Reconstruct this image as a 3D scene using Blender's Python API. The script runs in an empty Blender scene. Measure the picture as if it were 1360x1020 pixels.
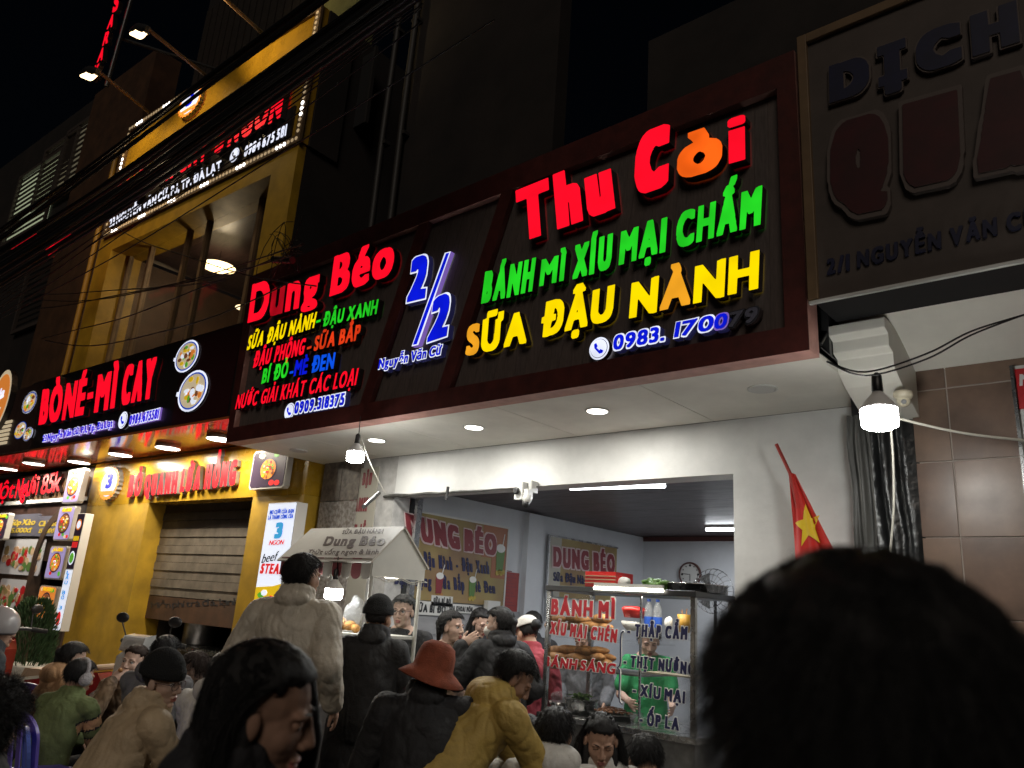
import bpy, bmesh, math, random
import numpy as np
from mathutils import Vector, Matrix, noise as mnoise
from mathutils.geometry import tessellate_polygon
random.seed(7); RNG = np.random.default_rng(7)
sc = bpy.context.scene
COL = sc.collection
R = math.radians
# ------------------------------------------------------------------ camera, world, light, exposure
FPX, CAMH = 1028.93, 1.55
YAW, PIT, ROL = -.72256, .28414, .06979
_f = np.array([math.sin(YAW)*math.cos(PIT), math.cos(YAW)*math.cos(PIT), math.sin(PIT)])
_r = np.array([math.cos(YAW), -math.sin(YAW), 0.]); _u = np.cross(_r, _f)
CR = math.cos(ROL)*_r + math.sin(ROL)*_u; CU = -math.sin(ROL)*_r + math.cos(ROL)*_u; CF = _f
cam = bpy.data.cameras.new('camera'); camo = bpy.data.objects.new('camera', cam); COL.objects.link(camo)
cam.sensor_width = 36; cam.lens = FPX/1360*36; cam.clip_start = .05; cam.clip_end = 500
camo.matrix_world = Matrix(((CR[0], CU[0], -CF[0], 0), (CR[1], CU[1], -CF[1], 0), (CR[2], CU[2], -CF[2], CAMH), (0, 0, 0, 1)))
cam.dof.use_dof = True; cam.dof.focus_distance = 6.0; cam.dof.aperture_fstop = 3.3
sc.camera = camo
W = bpy.data.worlds.new('World'); sc.world = W; W.use_nodes = True
nt = W.node_tree; bg = nt.nodes['Background']
sky = nt.nodes.new('ShaderNodeTexSky'); sky.sky_type = 'NISHITA'; sky.sun_disc = False
sky.sun_elevation = R(38); sky.sun_rotation = R(150)
nt.links.new(sky.outputs[0], bg.inputs[0]); bg.inputs[1].default_value = .00045
sun = bpy.data.lights.new('sun', 'SUN'); sun.energy = .52; sun.angle = R(25); sun.color = (1, .87, .73)  # weak night fill, added for unseen street light from behind the camera
suno = bpy.data.objects.new('sun', sun); COL.objects.link(suno)
suno.rotation_euler = Vector((-.45, .75, -.55)).to_track_quat('-Z', 'Y').to_euler()
sc.view_settings.view_transform = 'Standard'; sc.view_settings.look = 'None'
sc.view_settings.exposure = 0; sc.view_settings.gamma = 1
sc.render.engine = 'CYCLES'; cy = sc.cycles
cy.use_denoising = True; cy.max_bounces = 6; cy.diffuse_bounces = 3; cy.glossy_bounces = 3
cy.transmission_bounces = 5; cy.transparent_max_bounces = 10; cy.sample_clamp_indirect = 4; cy.caustics_reflective = False; cy.caustics_refractive = False
try: cy.denoiser = 'OPENIMAGEDENOISE'
except Exception: pass
# ------------------------------------------------------------------ frames and pixel rays (measuring only)
class Fr:
    def __init__(s, o=(0, 0, 0), u=(1, 0, 0), v=(0, 0, 1), n=(0, -1, 0)):
        s.o, s.u, s.v, s.n = [np.array(q, float) for q in (o, u, v, n)]
    def w(s, a, b, c=0): return s.o + s.u*a + s.v*b + s.n*c
    def px(s, x, y, c=0):
        r = CR*(x-680)/FPX - CU*(y-510)/FPX + CF; C = np.array([0, 0, CAMH])
        o = s.o + s.n*c; t = ((o-C) @ s.n)/(r @ s.n); p = C + r*t - s.o
        return float(p @ s.u), float(p @ s.v)
    def off(s, c): return Fr(s.o+s.n*c, s.u, s.v, s.n)
def YF(y): return Fr((0, y, 0))                                   # facade plane facing the street
def XF(x): return Fr((x, 0, 0), (0, 1, 0), (0, 0, 1), (1, 0, 0))  # side wall facing right
def ZF(z): return Fr((0, 0, z), (1, 0, 0), (0, 1, 0), (0, 0, 1))
def NF(y, x0=-7.4, deg=2.5):                                      # planes of the rotated yellow house
    a = R(deg); return Fr((x0, y, 0), (math.cos(a), math.sin(a), 0), (0, 0, 1), (math.sin(a), -math.cos(a), 0))
def DP(x, y, d): 
    r = CR*(x-680)/FPX - CU*(y-510)/FPX + CF; return np.array([0, 0, CAMH]) + r*d
WF = Fr((0, 0, 0), (1, 0, 0), (0, 1, 0), (0, 0, 1))               # x, y, z
# ------------------------------------------------------------------ materials
MATS = {}
def mat(name, col, rough=.6, metal=0, folds=0, var=0, scale=8, bump=0, bscale=None, emit=0, trans=0, alpha=1, spec=None, stretch=(1, 1, 1), col2=None, detail=5, coat=0, evar=0):
    if name in MATS: return MATS[name]
    m = bpy.data.materials.new(name); m.use_nodes = True; t = m.node_tree; p = t.nodes['Principled BSDF']; N = t.nodes.new; L = t.links.new
    c = (*col, 1); p.inputs['Base Color'].default_value = c; p.inputs['Roughness'].default_value = rough; p.inputs['Metallic'].default_value = metal
    if spec is not None: p.inputs['Specular IOR Level'].default_value = spec
    if coat: p.inputs['Coat Weight'].default_value = coat
    if trans: p.inputs['Transmission Weight'].default_value = trans
    if alpha < 1: p.inputs['Alpha'].default_value = alpha
    if var or bump or col2 is not None or evar:
        tc = N('ShaderNodeTexCoord'); mp = N('ShaderNodeMapping'); mp.inputs['Scale'].default_value = stretch
        L(tc.outputs['Object'], mp.inputs[0])
        nz = N('ShaderNodeTexNoise'); nz.inputs['Scale'].default_value = scale; nz.inputs['Detail'].default_value = detail; nz.inputs['Roughness'].default_value = .6
        L(mp.outputs[0], nz.inputs['Vector'])
        if var or col2 is not None:
            cr = N('ShaderNodeValToRGB'); e = cr.color_ramp.elements; e[0].position = .35; e[1].position = .68
            c2 = col2 if col2 is not None else tuple(max(0, k*(1-var)) for k in col)
            c1 = col if col2 is not None else tuple(min(1, k*(1+var*.5)) for k in col)
            e[0].color = (*c2, 1); e[1].color = (*c1, 1); L(nz.outputs['Fac'], cr.inputs[0]); L(cr.outputs[0], p.inputs['Base Color'])
            mr = N('ShaderNodeMapRange'); mr.inputs['To Min'].default_value = min(1, rough+.12); mr.inputs['To Max'].default_value = max(.02, rough-.08)
            L(nz.outputs['Fac'], mr.inputs['Value']); L(mr.outputs[0], p.inputs['Roughness'])
        if bump:
            n2 = N('ShaderNodeTexNoise'); n2.inputs['Scale'].default_value = bscale or scale*4; n2.inputs['Detail'].default_value = 6; L(mp.outputs[0], n2.inputs['Vector'])
            b = N('ShaderNodeBump'); b.inputs['Strength'].default_value = min(1, bump); b.inputs['Distance'].default_value = .01 if bump < 1 else .01*bump
            L(n2.outputs['Fac'], b.inputs['Height']); L(b.outputs[0], p.inputs['Normal'])
    if folds:
        tc = N('ShaderNodeTexCoord'); nf = N('ShaderNodeTexNoise'); nf.inputs['Scale'].default_value = 4.5; nf.inputs['Detail'].default_value = 2; nf.inputs['Distortion'].default_value = 1.6; L(tc.outputs['Object'], nf.inputs['Vector'])
        n4 = N('ShaderNodeTexNoise'); n4.noise_type = 'RIDGED_MULTIFRACTAL'; n4.inputs['Scale'].default_value = 7; n4.inputs['Detail'].default_value = 1.5; n4.inputs['Distortion'].default_value = 1.2; L(tc.outputs['Object'], n4.inputs['Vector'])
        ad = N('ShaderNodeMath'); ad.operation = 'MULTIPLY_ADD'; L(n4.outputs['Fac'], ad.inputs[0]); ad.inputs[1].default_value = .35; L(nf.outputs['Fac'], ad.inputs[2])
        b2 = N('ShaderNodeBump'); b2.inputs['Strength'].default_value = 1; b2.inputs['Distance'].default_value = folds; L(ad.outputs[0], b2.inputs['Height'])
        if bump: L(b.outputs[0], b2.inputs['Normal'])
        L(b2.outputs[0], p.inputs['Normal'])
    if emit:
        if spec is None: p.inputs['Specular IOR Level'].default_value = .12
        p.inputs['Emission Color'].default_value = c; p.inputs['Emission Strength'].default_value = emit
        if evar:
            n3 = N('ShaderNodeTexNoise'); n3.inputs['Scale'].default_value = 6; n3.inputs['Detail'].default_value = 1; L(tc.outputs['Object'], n3.inputs['Vector'])
            m3 = N('ShaderNodeMapRange'); m3.inputs['From Min'].default_value = .3; m3.inputs['From Max'].default_value = .7
            m3.inputs['To Min'].default_value = emit*(1-evar); m3.inputs['To Max'].default_value = emit*(1+evar*.4)
            L(n3.outputs['Fac'], m3.inputs['Value']); L(m3.outputs[0], p.inputs['Emission Strength'])
            p.inputs['Base Color'].default_value = tuple(.3*k for k in col)+(1,)
    MATS[name] = m; return m
mat('white_paint', (.74, .74, .73), .6, var=.12, scale=2.6, bump=.25, bscale=14)
mat('soffit_paint', (.8, .78, .71), .45, var=.1, scale=2.4, bump=.15, bscale=6)
mat('room_paint', (.66, .68, .71), .6, var=.1, scale=1.6, bump=.15, bscale=20)
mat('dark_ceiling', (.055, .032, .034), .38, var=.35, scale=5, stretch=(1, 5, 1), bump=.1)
mat('marble', (.55, .54, .53), .3, var=.3, scale=7, detail=10, bump=.05)
mat('patterned_tile', (.42, .4, .38), .35, col2=(.2, .17, .15), scale=26, detail=1)
mat('old_tile', (.16, .13, .11), .5, var=.6, scale=14)
mat('sign_frame_red', (.075, .018, .015), .42, var=.35, scale=9, bump=.1)
mat('sign_edge_pink', (.5, .26, .22), .5, var=.2)
mat('sign_slat', (.105, .082, .075), .5, var=.25, scale=22, stretch=(3, 3, .4))
mat('sign_slat_b', (.098, .078, .072), .55, var=.3, scale=22, stretch=(3, 3, .4))
mat('void_black', (.006, .006, .007), .8)
mat('letter_side', (.014, .008, .008), .45)
mat('letter_side_grey', (.3, .3, .3), .35, metal=.6)
mat('lit_red', (1, .004, .02), .4, emit=1.05, evar=.12)
mat('lit_red_dim', (.55, .004, .014), .4, emit=.75, evar=.3)
mat('lit_orange', (1, .13, .008), .4, emit=1.0, evar=.25)
mat('lit_orange_dim', (1, .42, .02), .4, emit=.85, evar=.2)
mat('lit_redorange', (.95, .055, .01), .4, emit=.8, evar=.3)
mat('lit_green', (.02, .72, .02), .4, emit=.9, evar=.25)
mat('lit_yellow', (1, .73, .0), .4, emit=1.0, evar=.1)
mat('lit_blue', (.003, .01, .75), .4, emit=.9, evar=.2)
mat('lit_blue_bright', (.004, .09, .85), .4, emit=.9, evar=.3)
mat('lit_white', (.8, .84, 1), .4, emit=1.1, evar=.2)
mat('lit_violet', (.35, .2, .8), .4, emit=.45)
mat('halo_side', (.03, .03, .12), .4, emit=.25)
mat('dead_grey', (.1, .1, .14), .5)
mat('dead_halo', (.028, .03, .04), .5)
mat('warm_white_led', (1, .72, .38), .4, emit=5)
mat('led_strip', (1, .93, .85), .4, emit=5)
mat('lamp_face', (1, .95, .85), .4, emit=9)
mat('lamp_rim', (.6, .6, .6), .4)
mat('tube_light', (.92, .96, 1), .4, emit=14)
mat('tube_warm', (1, .95, .8), .4, emit=12)
mat('bulb_glow', (1, 1, .95), .4, emit=110)
mat('cart_glow', (1, 1, .93), .4, emit=60)
mat('bulb_neck', (.75, .75, .75), .4)
mat('dark_plastic', (.02, .02, .022), .4)
mat('black_cable', (.008, .008, .009), .45)
mat('white_plastic', (.6, .6, .58), .4)
mat('cream_plastic', (.55, .5, .38), .4)
mat('white_wire', (.5, .48, .42), .5)
mat('yellow_paint', (.42, .25, .018), .5, var=.3, scale=2.5, bump=.1, bscale=30)
mat('yellow_gloss', (.42, .24, .018), .24, var=.25, scale=3)
mat('orange_gloss', (.4, .12, .035), .1, var=.12, scale=1.5)
mat('brown_board', (.05, .026, .022), .4, var=.3)
mat('near_black_board', (.018, .014, .014), .35, var=.2)
mat('maroon_board', (.035, .008, .01), .35)
mat('brown_wall', (.07, .034, .017), .6, var=.4, scale=3, bump=.2)
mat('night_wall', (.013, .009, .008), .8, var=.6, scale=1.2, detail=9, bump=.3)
mat('olive_wall', (.22, .23, .09), .7, var=.4, scale=1.2)
mat('roof_metal', (.03, .025, .021), .5, var=.3)
mat('drain_pipe', (.02, .018, .017), .6)
mat('steel', (.5, .5, .5), .25, metal=1, var=.2, scale=12)
mat('dull_steel', (.25, .25, .25), .38, metal=.9, var=.3, scale=10)
mat('dark_steel', (.06, .06, .062), .35, metal=.6)
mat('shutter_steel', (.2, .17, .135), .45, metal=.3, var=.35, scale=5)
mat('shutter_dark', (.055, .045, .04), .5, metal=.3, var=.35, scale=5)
mat('beige_board', (.075, .058, .05), .6, var=.25, scale=3)
mat('beige_frame', (.16, .1, .05), .6, var=.25, scale=4)
mat('navy_letter', (.012, .014, .045), .5, var=.3)
mat('dark_red_letter', (.05, .008, .01), .5, var=.3)
mat('pale_outline', (.1, .078, .07), .6)
mat('brown_tile', (.22, .145, .105), .34, var=.3, scale=3, bump=.1, bscale=6)
mat('brown_tile_b', (.19, .125, .095), .3, var=.3, scale=4, bump=.1, bscale=5)
mat('grout', (.42, .36, .32), .8)
mat('black_sheet', (.018, .019, .02), .28, var=.6, scale=5, bump=1.5, bscale=9)
mat('grey_sheet', (.085, .085, .08), .45, var=.6, scale=6, stretch=(1, 1, .3), bump=.8, bscale=9)
mat('flag_red', (.62, .022, .015), .6, var=.15, scale=6, bump=.3, bscale=60)
mat('flag_yellow', (.8, .55, .02), .6)
mat('red_pole', (.4, .04, .03), .5)
mat('asphalt', (.05, .05, .052), .8, var=.4, scale=14, bump=.6, bscale=120)
mat('pavement', (.2, .19, .18), .75, var=.35, scale=6, bump=.3)
mat('kerb', (.28, .27, .26), .8, var=.3)
mat('glass', (.1, .11, .11), .02, alpha=.07, spec=.5)
mat('dark_glass', (.05, .04, .03), .05, alpha=.22, spec=.6)
mat('green_plastic', (.03, .35, .04), .35)
mat('poly_bag', (.5, .52, .55), .12, alpha=.2, bump=3, bscale=40)
mat('menu_tan', (.26, .16, .08), .5, col2=(.34, .27, .1), scale=1.6, detail=2)
mat('menu_orange', (.34, .13, .06), .5)
mat('menu_pale', (.42, .4, .34), .5)
mat('print_maroon', (.22, .03, .04), .5)
mat('print_pink', (.6, .48, .48), .5)
mat('print_navy', (.012, .014, .07), .5)
mat('print_black', (.02, .02, .022), .5)
mat('print_white', (.7, .7, .68), .5)
mat('print_red', (.5, .015, .02), .45)
mat('print_glass_red', (.5, .012, .025), .4)
mat('notice_red', (.32, .035, .03), .5, var=.15)
mat('paper', (.6, .6, .58), .6)
mat('panel_white', (.32, .32, .33), .5, var=.15, scale=3, stretch=(1, 1, 6))
mat('clock_face', (.62, .62, .6), .4)
mat('brown_rim', (.09, .035, .03), .4)
mat('bread', (.42, .2, .065), .55, var=.4, scale=22, bump=.4)
mat('fried', (.55, .26, .06), .5, var=.45, scale=30, bump=.9)
mat('meat', (.36, .17, .09), .45, var=.5, scale=40, bump=.9)
mat('herb', (.08, .18, .03), .5, var=.5, scale=30)
mat('red_plastic', (.55, .02, .018), .3)
mat('blue_label', (.02, .08, .4), .4)
mat('cart_cream', (.52, .49, .43), .5, var=.15, scale=3)
mat('cart_white', (.6, .6, .56), .45, var=.1, scale=3)
mat('cart_print', (.1, .075, .065), .5)
mat('valance_maroon', (.24, .07, .08), .6, var=.2)
mat('valance_grey', (.42, .4, .37), .6, var=.2)
mat('skin', (.46, .28, .2), .62, spec=.3, var=.08, scale=14, bump=.1, bscale=300)
mat('skin_pale', (.56, .38, .3), .6, spec=.3, var=.08, scale=14, bump=.1, bscale=300)
mat('skin_tan', (.32, .19, .135), .65, spec=.25, var=.1, scale=14, bump=.1, bscale=300)
mat('lips', (.36, .13, .11), .4)
mat('eye_white', (.6, .58, .56), .2)
mat('eye_dark', (.01, .008, .007), .1)
mat('hair_black', (.012, .0115, .012), .5, spec=.35, bump=.5, bscale=260)
mat('hair_brown', (.026, .016, .012), .6, spec=.25, bump=.5, bscale=260)
mat('purple_plastic', (.13, .09, .38), .35)
mat('blue_plastic', (.09, .14, .5), .35)
mat('foliage', (.03, .07, .02), .7, var=.4, scale=20)
mat('planter', (.45, .43, .38), .7, var=.2)
mat('scooter_white', (.4, .4, .39), .2, coat=.6)
mat('scooter_red', (.25, .02, .02), .25, coat=.5)
mat('rubber', (.012, .012, .012), .8)
mat('seat_tan', (.4, .28, .18), .5)
mat('print_yellow', (.9, .6, .02), .4, emit=0.48)
mat('box_white', (.8, .86, 1), .4, emit=0.77)
mat('box_edge', (.55, .53, .5), .4)
mat('box_blue', (.03, .12, .75), .4, emit=0.41)
mat('box_cyan', (.06, .45, .85), .4, emit=0.51)
mat('box_red', (.85, .03, .03), .4, emit=0.48)
mat('box_orange', (.95, .3, .05), .4, emit=0.48)
mat('box_green', (.15, .55, .05), .4, emit=0.41)
mat('box_lilac', (.45, .38, .75), .4, emit=0.37)
mat('box_dark', (.05, .03, .06), .4, emit=.15)
mat('box_cream', (.9, .75, .5), .4, emit=0.41)
mat('box_brown', (.35, .12, .05), .4, emit=0.27)
mat('poster_green', (.1, .2, .05), .5); mat('poster_food', (.42, .2, .1), .5, col2=(.6, .45, .3), scale=9)
mat('poster_white', (.55, .55, .6), .5)
mat('gold_text', (.5, .36, .05), .4, emit=.12)
mat('dark_wood', (.055, .03, .018), .5, var=.4, scale=8)
mat('ribbed_wood', (.13, .07, .035), .5, var=.3, scale=10)
mat('louvre', (.06, .048, .042), .5)
mat('window_glow', (.55, .62, .4), .5, emit=.5)
mat('pendant_glow', (1, .75, .4), .5, emit=3.5)
mat('curtain', (.2, .15, .09), .6, var=.4, scale=9, stretch=(6, 6, .5))
mat('mesh_orange', (.45, .24, .03), .5)
mat('room_dusk', (.06, .07, .13), .6); mat('dim_glow', (.5, .45, .3), .5, emit=.14); mat('pale_led', (.8, .6, .35), .4, emit=.35)
# ------------------------------------------------------------------ mesh building
TORG = {}
class MB:
    def __init__(s, fr=WF): s.fr = fr; s.v = []; s.f = []; s.m = []; s.sm = []
    def add(s, vs, fs, m, smooth=False, raw=False):
        b = len(s.v)
        s.v.extend([tuple(p) if raw else tuple(s.fr.w(*p)) for p in vs])
        s.f.extend([tuple(b+i for i in f) for f in fs]); s.m.extend([m]*len(fs)); s.sm.extend([smooth]*len(fs))
    def box(s, a0, a1, b0, b1, c0, c1, m, ch=0):
        if ch: return s.prism([(a0+ch, b0), (a1-ch, b0), (a1, b0+ch), (a1, b1-ch), (a1-ch, b1), (a0+ch, b1), (a0, b1-ch), (a0, b0+ch)], c0, c1, m)
        vs = [(a0, b0, c0), (a1, b0, c0), (a1, b1, c0), (a0, b1, c0), (a0, b0, c1), (a1, b0, c1), (a1, b1, c1), (a0, b1, c1)]
        s.add(vs, [(0, 3, 2, 1), (4, 5, 6, 7), (0, 1, 5, 4), (1, 2, 6, 5), (2, 3, 7, 6), (3, 0, 4, 7)], m)
    def prism(s, poly, c0, c1, m, ms=None):
        n = len(poly); vs = [(a, b, c0) for a, b in poly]+[(a, b, c1) for a, b in poly]
        s.add(vs, [tuple(range(n))[::-1], tuple(range(n, 2*n))], m)
        s.add(vs, [(i, (i+1) % n, n+(i+1) % n, n+i) for i in range(n)], ms or m)
    def loops(s, loops, c0, c1, m, ms):          # outer loop with holes, in frame coordinates
        pts = [p for l in loops for p in l]; n = len(pts)
        tr = tessellate_polygon([[Vector((a, b, 0)) for a, b in l] for l in loops])
        vs = [(a, b, c1) for a, b in pts]+[(a, b, c0) for a, b in pts]
        fs = []
        for t in tr:
            A, B, C = [pts[i] for i in t]
            fs.append(t if (B[0]-A[0])*(C[1]-A[1])-(B[1]-A[1])*(C[0]-A[0]) > 0 else t[::-1])
        b0 = len(s.f); s.add(vs, fs, m)
        o = 0; q = []
        for l in loops:
            k = len(l); q += [(o+i, n+o+i, n+o+(i+1) % k, o+(i+1) % k) for i in range(k)]; o += k
        s.add(vs, q, ms)
    def tube(s, pts, r, m, n=8, cap=True, smooth=True):
        P = [Vector(s.fr.w(*p)) for p in pts]; rr = r if isinstance(r, (list, tuple)) else [r]*len(P)
        vs = []; fs = []; ref = None
        for i, p in enumerate(P):
            d = (P[min(i+1, len(P)-1)]-P[max(i-1, 0)]).normalized()
            if ref is None: ref = d.orthogonal().normalized()
            ref = (ref-d*ref.dot(d)); ref = ref.normalized() if ref.length > 1e-6 else d.orthogonal().normalized(); b = d.cross(ref)
            vs += [tuple(p+(ref*math.cos(2*math.pi*k/n)+b*math.sin(2*math.pi*k/n))*rr[i]) for k in range(n)]
        for i in range(len(P)-1): fs += [(i*n+k, i*n+(k+1) % n, (i+1)*n+(k+1) % n, (i+1)*n+k) for k in range(n)]
        s.add(vs, fs, m, smooth, raw=True)
        if cap: s.add(vs, [tuple(range(n))[::-1], tuple(range(len(vs)-n, len(vs)))], m, raw=True)
    def lathe(s, c, prof, m, n=20, ax=(0, 0, 1), smooth=True, ms=None, cap=True):   # prof: (radius, height along axis)
        A = Vector(s.fr.u)*ax[0]+Vector(s.fr.v)*ax[1]+Vector(s.fr.n)*ax[2]; A.normalize(); e = A.orthogonal().normalized(); g = A.cross(e)
        c = Vector(s.fr.w(*c)); vs = []
        for r, h in prof: vs += [tuple(c+A*h+(e*math.cos(2*math.pi*k/n)+g*math.sin(2*math.pi*k/n))*max(r, 1e-4)) for k in range(n)]
        b = len(s.v); s.v.extend(vs)
        for i in range(len(prof)-1):
            for k in range(n):
                s.f.append((b+i*n+k, b+i*n+(k+1) % n, b+(i+1)*n+(k+1) % n, b+(i+1)*n+k)); s.m.append(ms[i] if ms else m); s.sm.append(smooth)
        for q, mm in ((0, ms[0] if ms else m), (len(prof)-1, ms[-1] if ms else m)):
            if cap and prof[q][0] > 2e-3:
                f = tuple(b+q*n+k for k in range(n)); s.f.append(f[::-1] if q == 0 else f); s.m.append(mm); s.sm.append(False)
    def ell(s, c, r, m, seg=14, rings=9, noise_=0, M=None):
        vs = []; fs = []
        for i in range(rings+1):
            th = math.pi*i/rings
            for k in range(seg):
                ph = 2*math.pi*k/seg; p = Vector((math.sin(th)*math.cos(ph)*r[0], math.sin(th)*math.sin(ph)*r[1], math.cos(th)*r[2]))
                if noise_: p *= 1+noise_*mnoise.noise(p*9+Vector(c)*31)
                if M is not None: p = M @ p
                vs.append((c[0]+p.x, c[1]+p.y, c[2]+p.z))
        for i in range(rings): fs += [(i*seg+k, (i+1)*seg+k, (i+1)*seg+(k+1) % seg, i*seg+(k+1) % seg) for k in range(seg)]
        s.add(vs, fs, m, True)
    def build(s, name, parent=None, bevel=0, stuff=False, origin=None, structure=False):
        org = np.array(TORG.get(parent.name, (0, 0, 0)) if parent else (origin if origin is not None else (0, 0, 0)))
        me = bpy.data.meshes.new(name); V = np.array(s.v, float)-org
        me.from_pydata(V.tolist(), [], s.f); names = []
        for m in s.m:
            if m not in names: names.append(m)
        for m in names: me.materials.append(MATS[m])
        ix = {m: i for i, m in enumerate(names)}
        me.polygons.foreach_set('material_index', [ix[m] for m in s.m]); me.polygons.foreach_set('use_smooth', s.sm)
        me.validate(); me.update()
        o = bpy.data.objects.new(name, me); COL.objects.link(o)
        if bevel:
            md = o.modifiers.new('bevel', 'BEVEL'); md.width = bevel; md.segments = 2; md.limit_method = 'ANGLE'
        if parent: o.parent = parent; TORG[o.name] = tuple(org)
        else:
            o.location = org; TORG[o.name] = tuple(org)
            if structure: o['kind'] = 'structure'
        if stuff: o['kind'] = 'stuff'
        return o
def tag(o, label, cat, group=None, kind=None):
    o['label'] = label; o['category'] = cat
    if group: o['group'] = group
    if kind: o['kind'] = kind
    return o
def thing(name, label, cat, loc, group=None):
    o = bpy.data.objects.new(name, None); COL.objects.link(o); o.location = tuple(loc); o.empty_display_size = .1
    TORG[o.name] = tuple(float(x) for x in loc); return tag(o, label, cat, group)
def copy_tree(o, loc=None, rotz=None, label=None):
    def rec(a, par):
        c = a.copy(); COL.objects.link(c)
        if par: c.parent = par
        for ch in a.children: rec(ch, c)
        return c
    c = rec(o, None)
    if loc is not None: c.location = tuple(loc); TORG[c.name] = tuple(loc)
    if rotz is not None: c.rotation_euler = (0, 0, rotz)
    if label: c['label'] = label
    return c
# ------------------------------------------------------------------ lettering: bold outlines made from the built-in glyphs
_tc = bpy.data.curves.new('glyph', 'FONT'); _tc.size = 1; _to = bpy.data.objects.new('glyph', _tc); COL.objects.link(_to)
def _fill(ch):
    _tc.body = ch; bpy.context.view_layer.update(); dg = bpy.context.evaluated_depsgraph_get()
    me = _to.evaluated_get(dg).to_mesh(); me.calc_loop_triangles()
    v = np.array([p.co[:2] for p in me.vertices]); t = [tuple(x.vertices) for x in me.loop_triangles]
    r = v[np.array(t)] if t else np.zeros((0, 3, 2)); _to.evaluated_get(dg).to_mesh_clear(); return r
_h = _fill('H'); CAP = _h[..., 1].max()
RAW = {}; GL = {}
def raw(ch):
    if ch not in RAW: RAW[ch] = _fill(ch)/CAP
    return RAW[ch]
def contours(F):
    H_, W_ = F.shape; b = F > .5
    c = b[:-1, :-1]*1+b[:-1, 1:]*2+b[1:, 1:]*4+b[1:, :-1]*8
    ys, xs = np.nonzero((c > 0) & (c < 15)); nxt = {}; P = {}
    def ip(y0, x0, y1, x1):
        a, d = F[y0, x0], F[y1, x1]; t = (.5-a)/(d-a); return (x0+(x1-x0)*t, y0+(y1-y0)*t)
    T = {1: [(3, 0)], 2: [(0, 1)], 3: [(3, 1)], 4: [(1, 2)], 5: [(3, 0), (1, 2)], 6: [(0, 2)], 7: [(3, 2)], 8: [(2, 3)], 9: [(2, 0)], 10: [(0, 1), (2, 3)], 11: [(2, 1)], 12: [(1, 3)], 13: [(1, 0)], 14: [(0, 3)]}
    for y, x in zip(ys.tolist(), xs.tolist()):
        E_ = {0: ('h', y, x), 1: ('v', y, x+1), 2: ('h', y+1, x), 3: ('v', y, x)}
        for a, d in T[int(c[y, x])]:
            for k in (a, d):
                e = E_[k]
                if e not in P: P[e] = ip(e[1], e[2], e[1], e[2]+1) if e[0] == 'h' else ip(e[1], e[2], e[1]+1, e[2])
            nxt[E_[a]] = E_[d]
    out = []; seen = set()
    for st in nxt:
        if st in seen: continue
        L = []; e = st
        while e in nxt and e not in seen: seen.add(e); L.append(P[e]); e = nxt[e]
        if len(L) > 5: out.append(L)
    return out
def dp(L, tol):
    A = np.array(L); n = len(A); far = int(np.argmax(((A-A[0])**2).sum(1)))
    def rec(i, j):
        if j <= i+1: return []
        a, b = A[i % n], A[j % n]; d = b-a; q = A[np.arange(i+1, j) % n]-a; l = np.hypot(*d)
        h = abs(d[0]*q[:, 1]-d[1]*q[:, 0])/l if l > 1e-9 else np.hypot(q[:, 0], q[:, 1])
        k = int(np.argmax(h))
        return rec(i, i+1+k)+[i+1+k]+rec(i+1+k, j) if h[k] > tol else []
    ids = [0]+rec(0, far)+[far]+rec(far, n); return [tuple(A[i % n]) for i in ids]
def area(l): return sum(l[i-1][0]*l[i][1]-l[i][0]*l[i-1][1] for i in range(len(l)))/2
def inside(p, l):
    c = False
    for i in range(len(l)):
        (x0, y0), (x1, y1) = l[i-1], l[i]
        if (y0 > p[1]) != (y1 > p[1]) and p[0] < (x1-x0)*(p[1]-y0)/(y1-y0)+x0: c = not c
    return c
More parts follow.
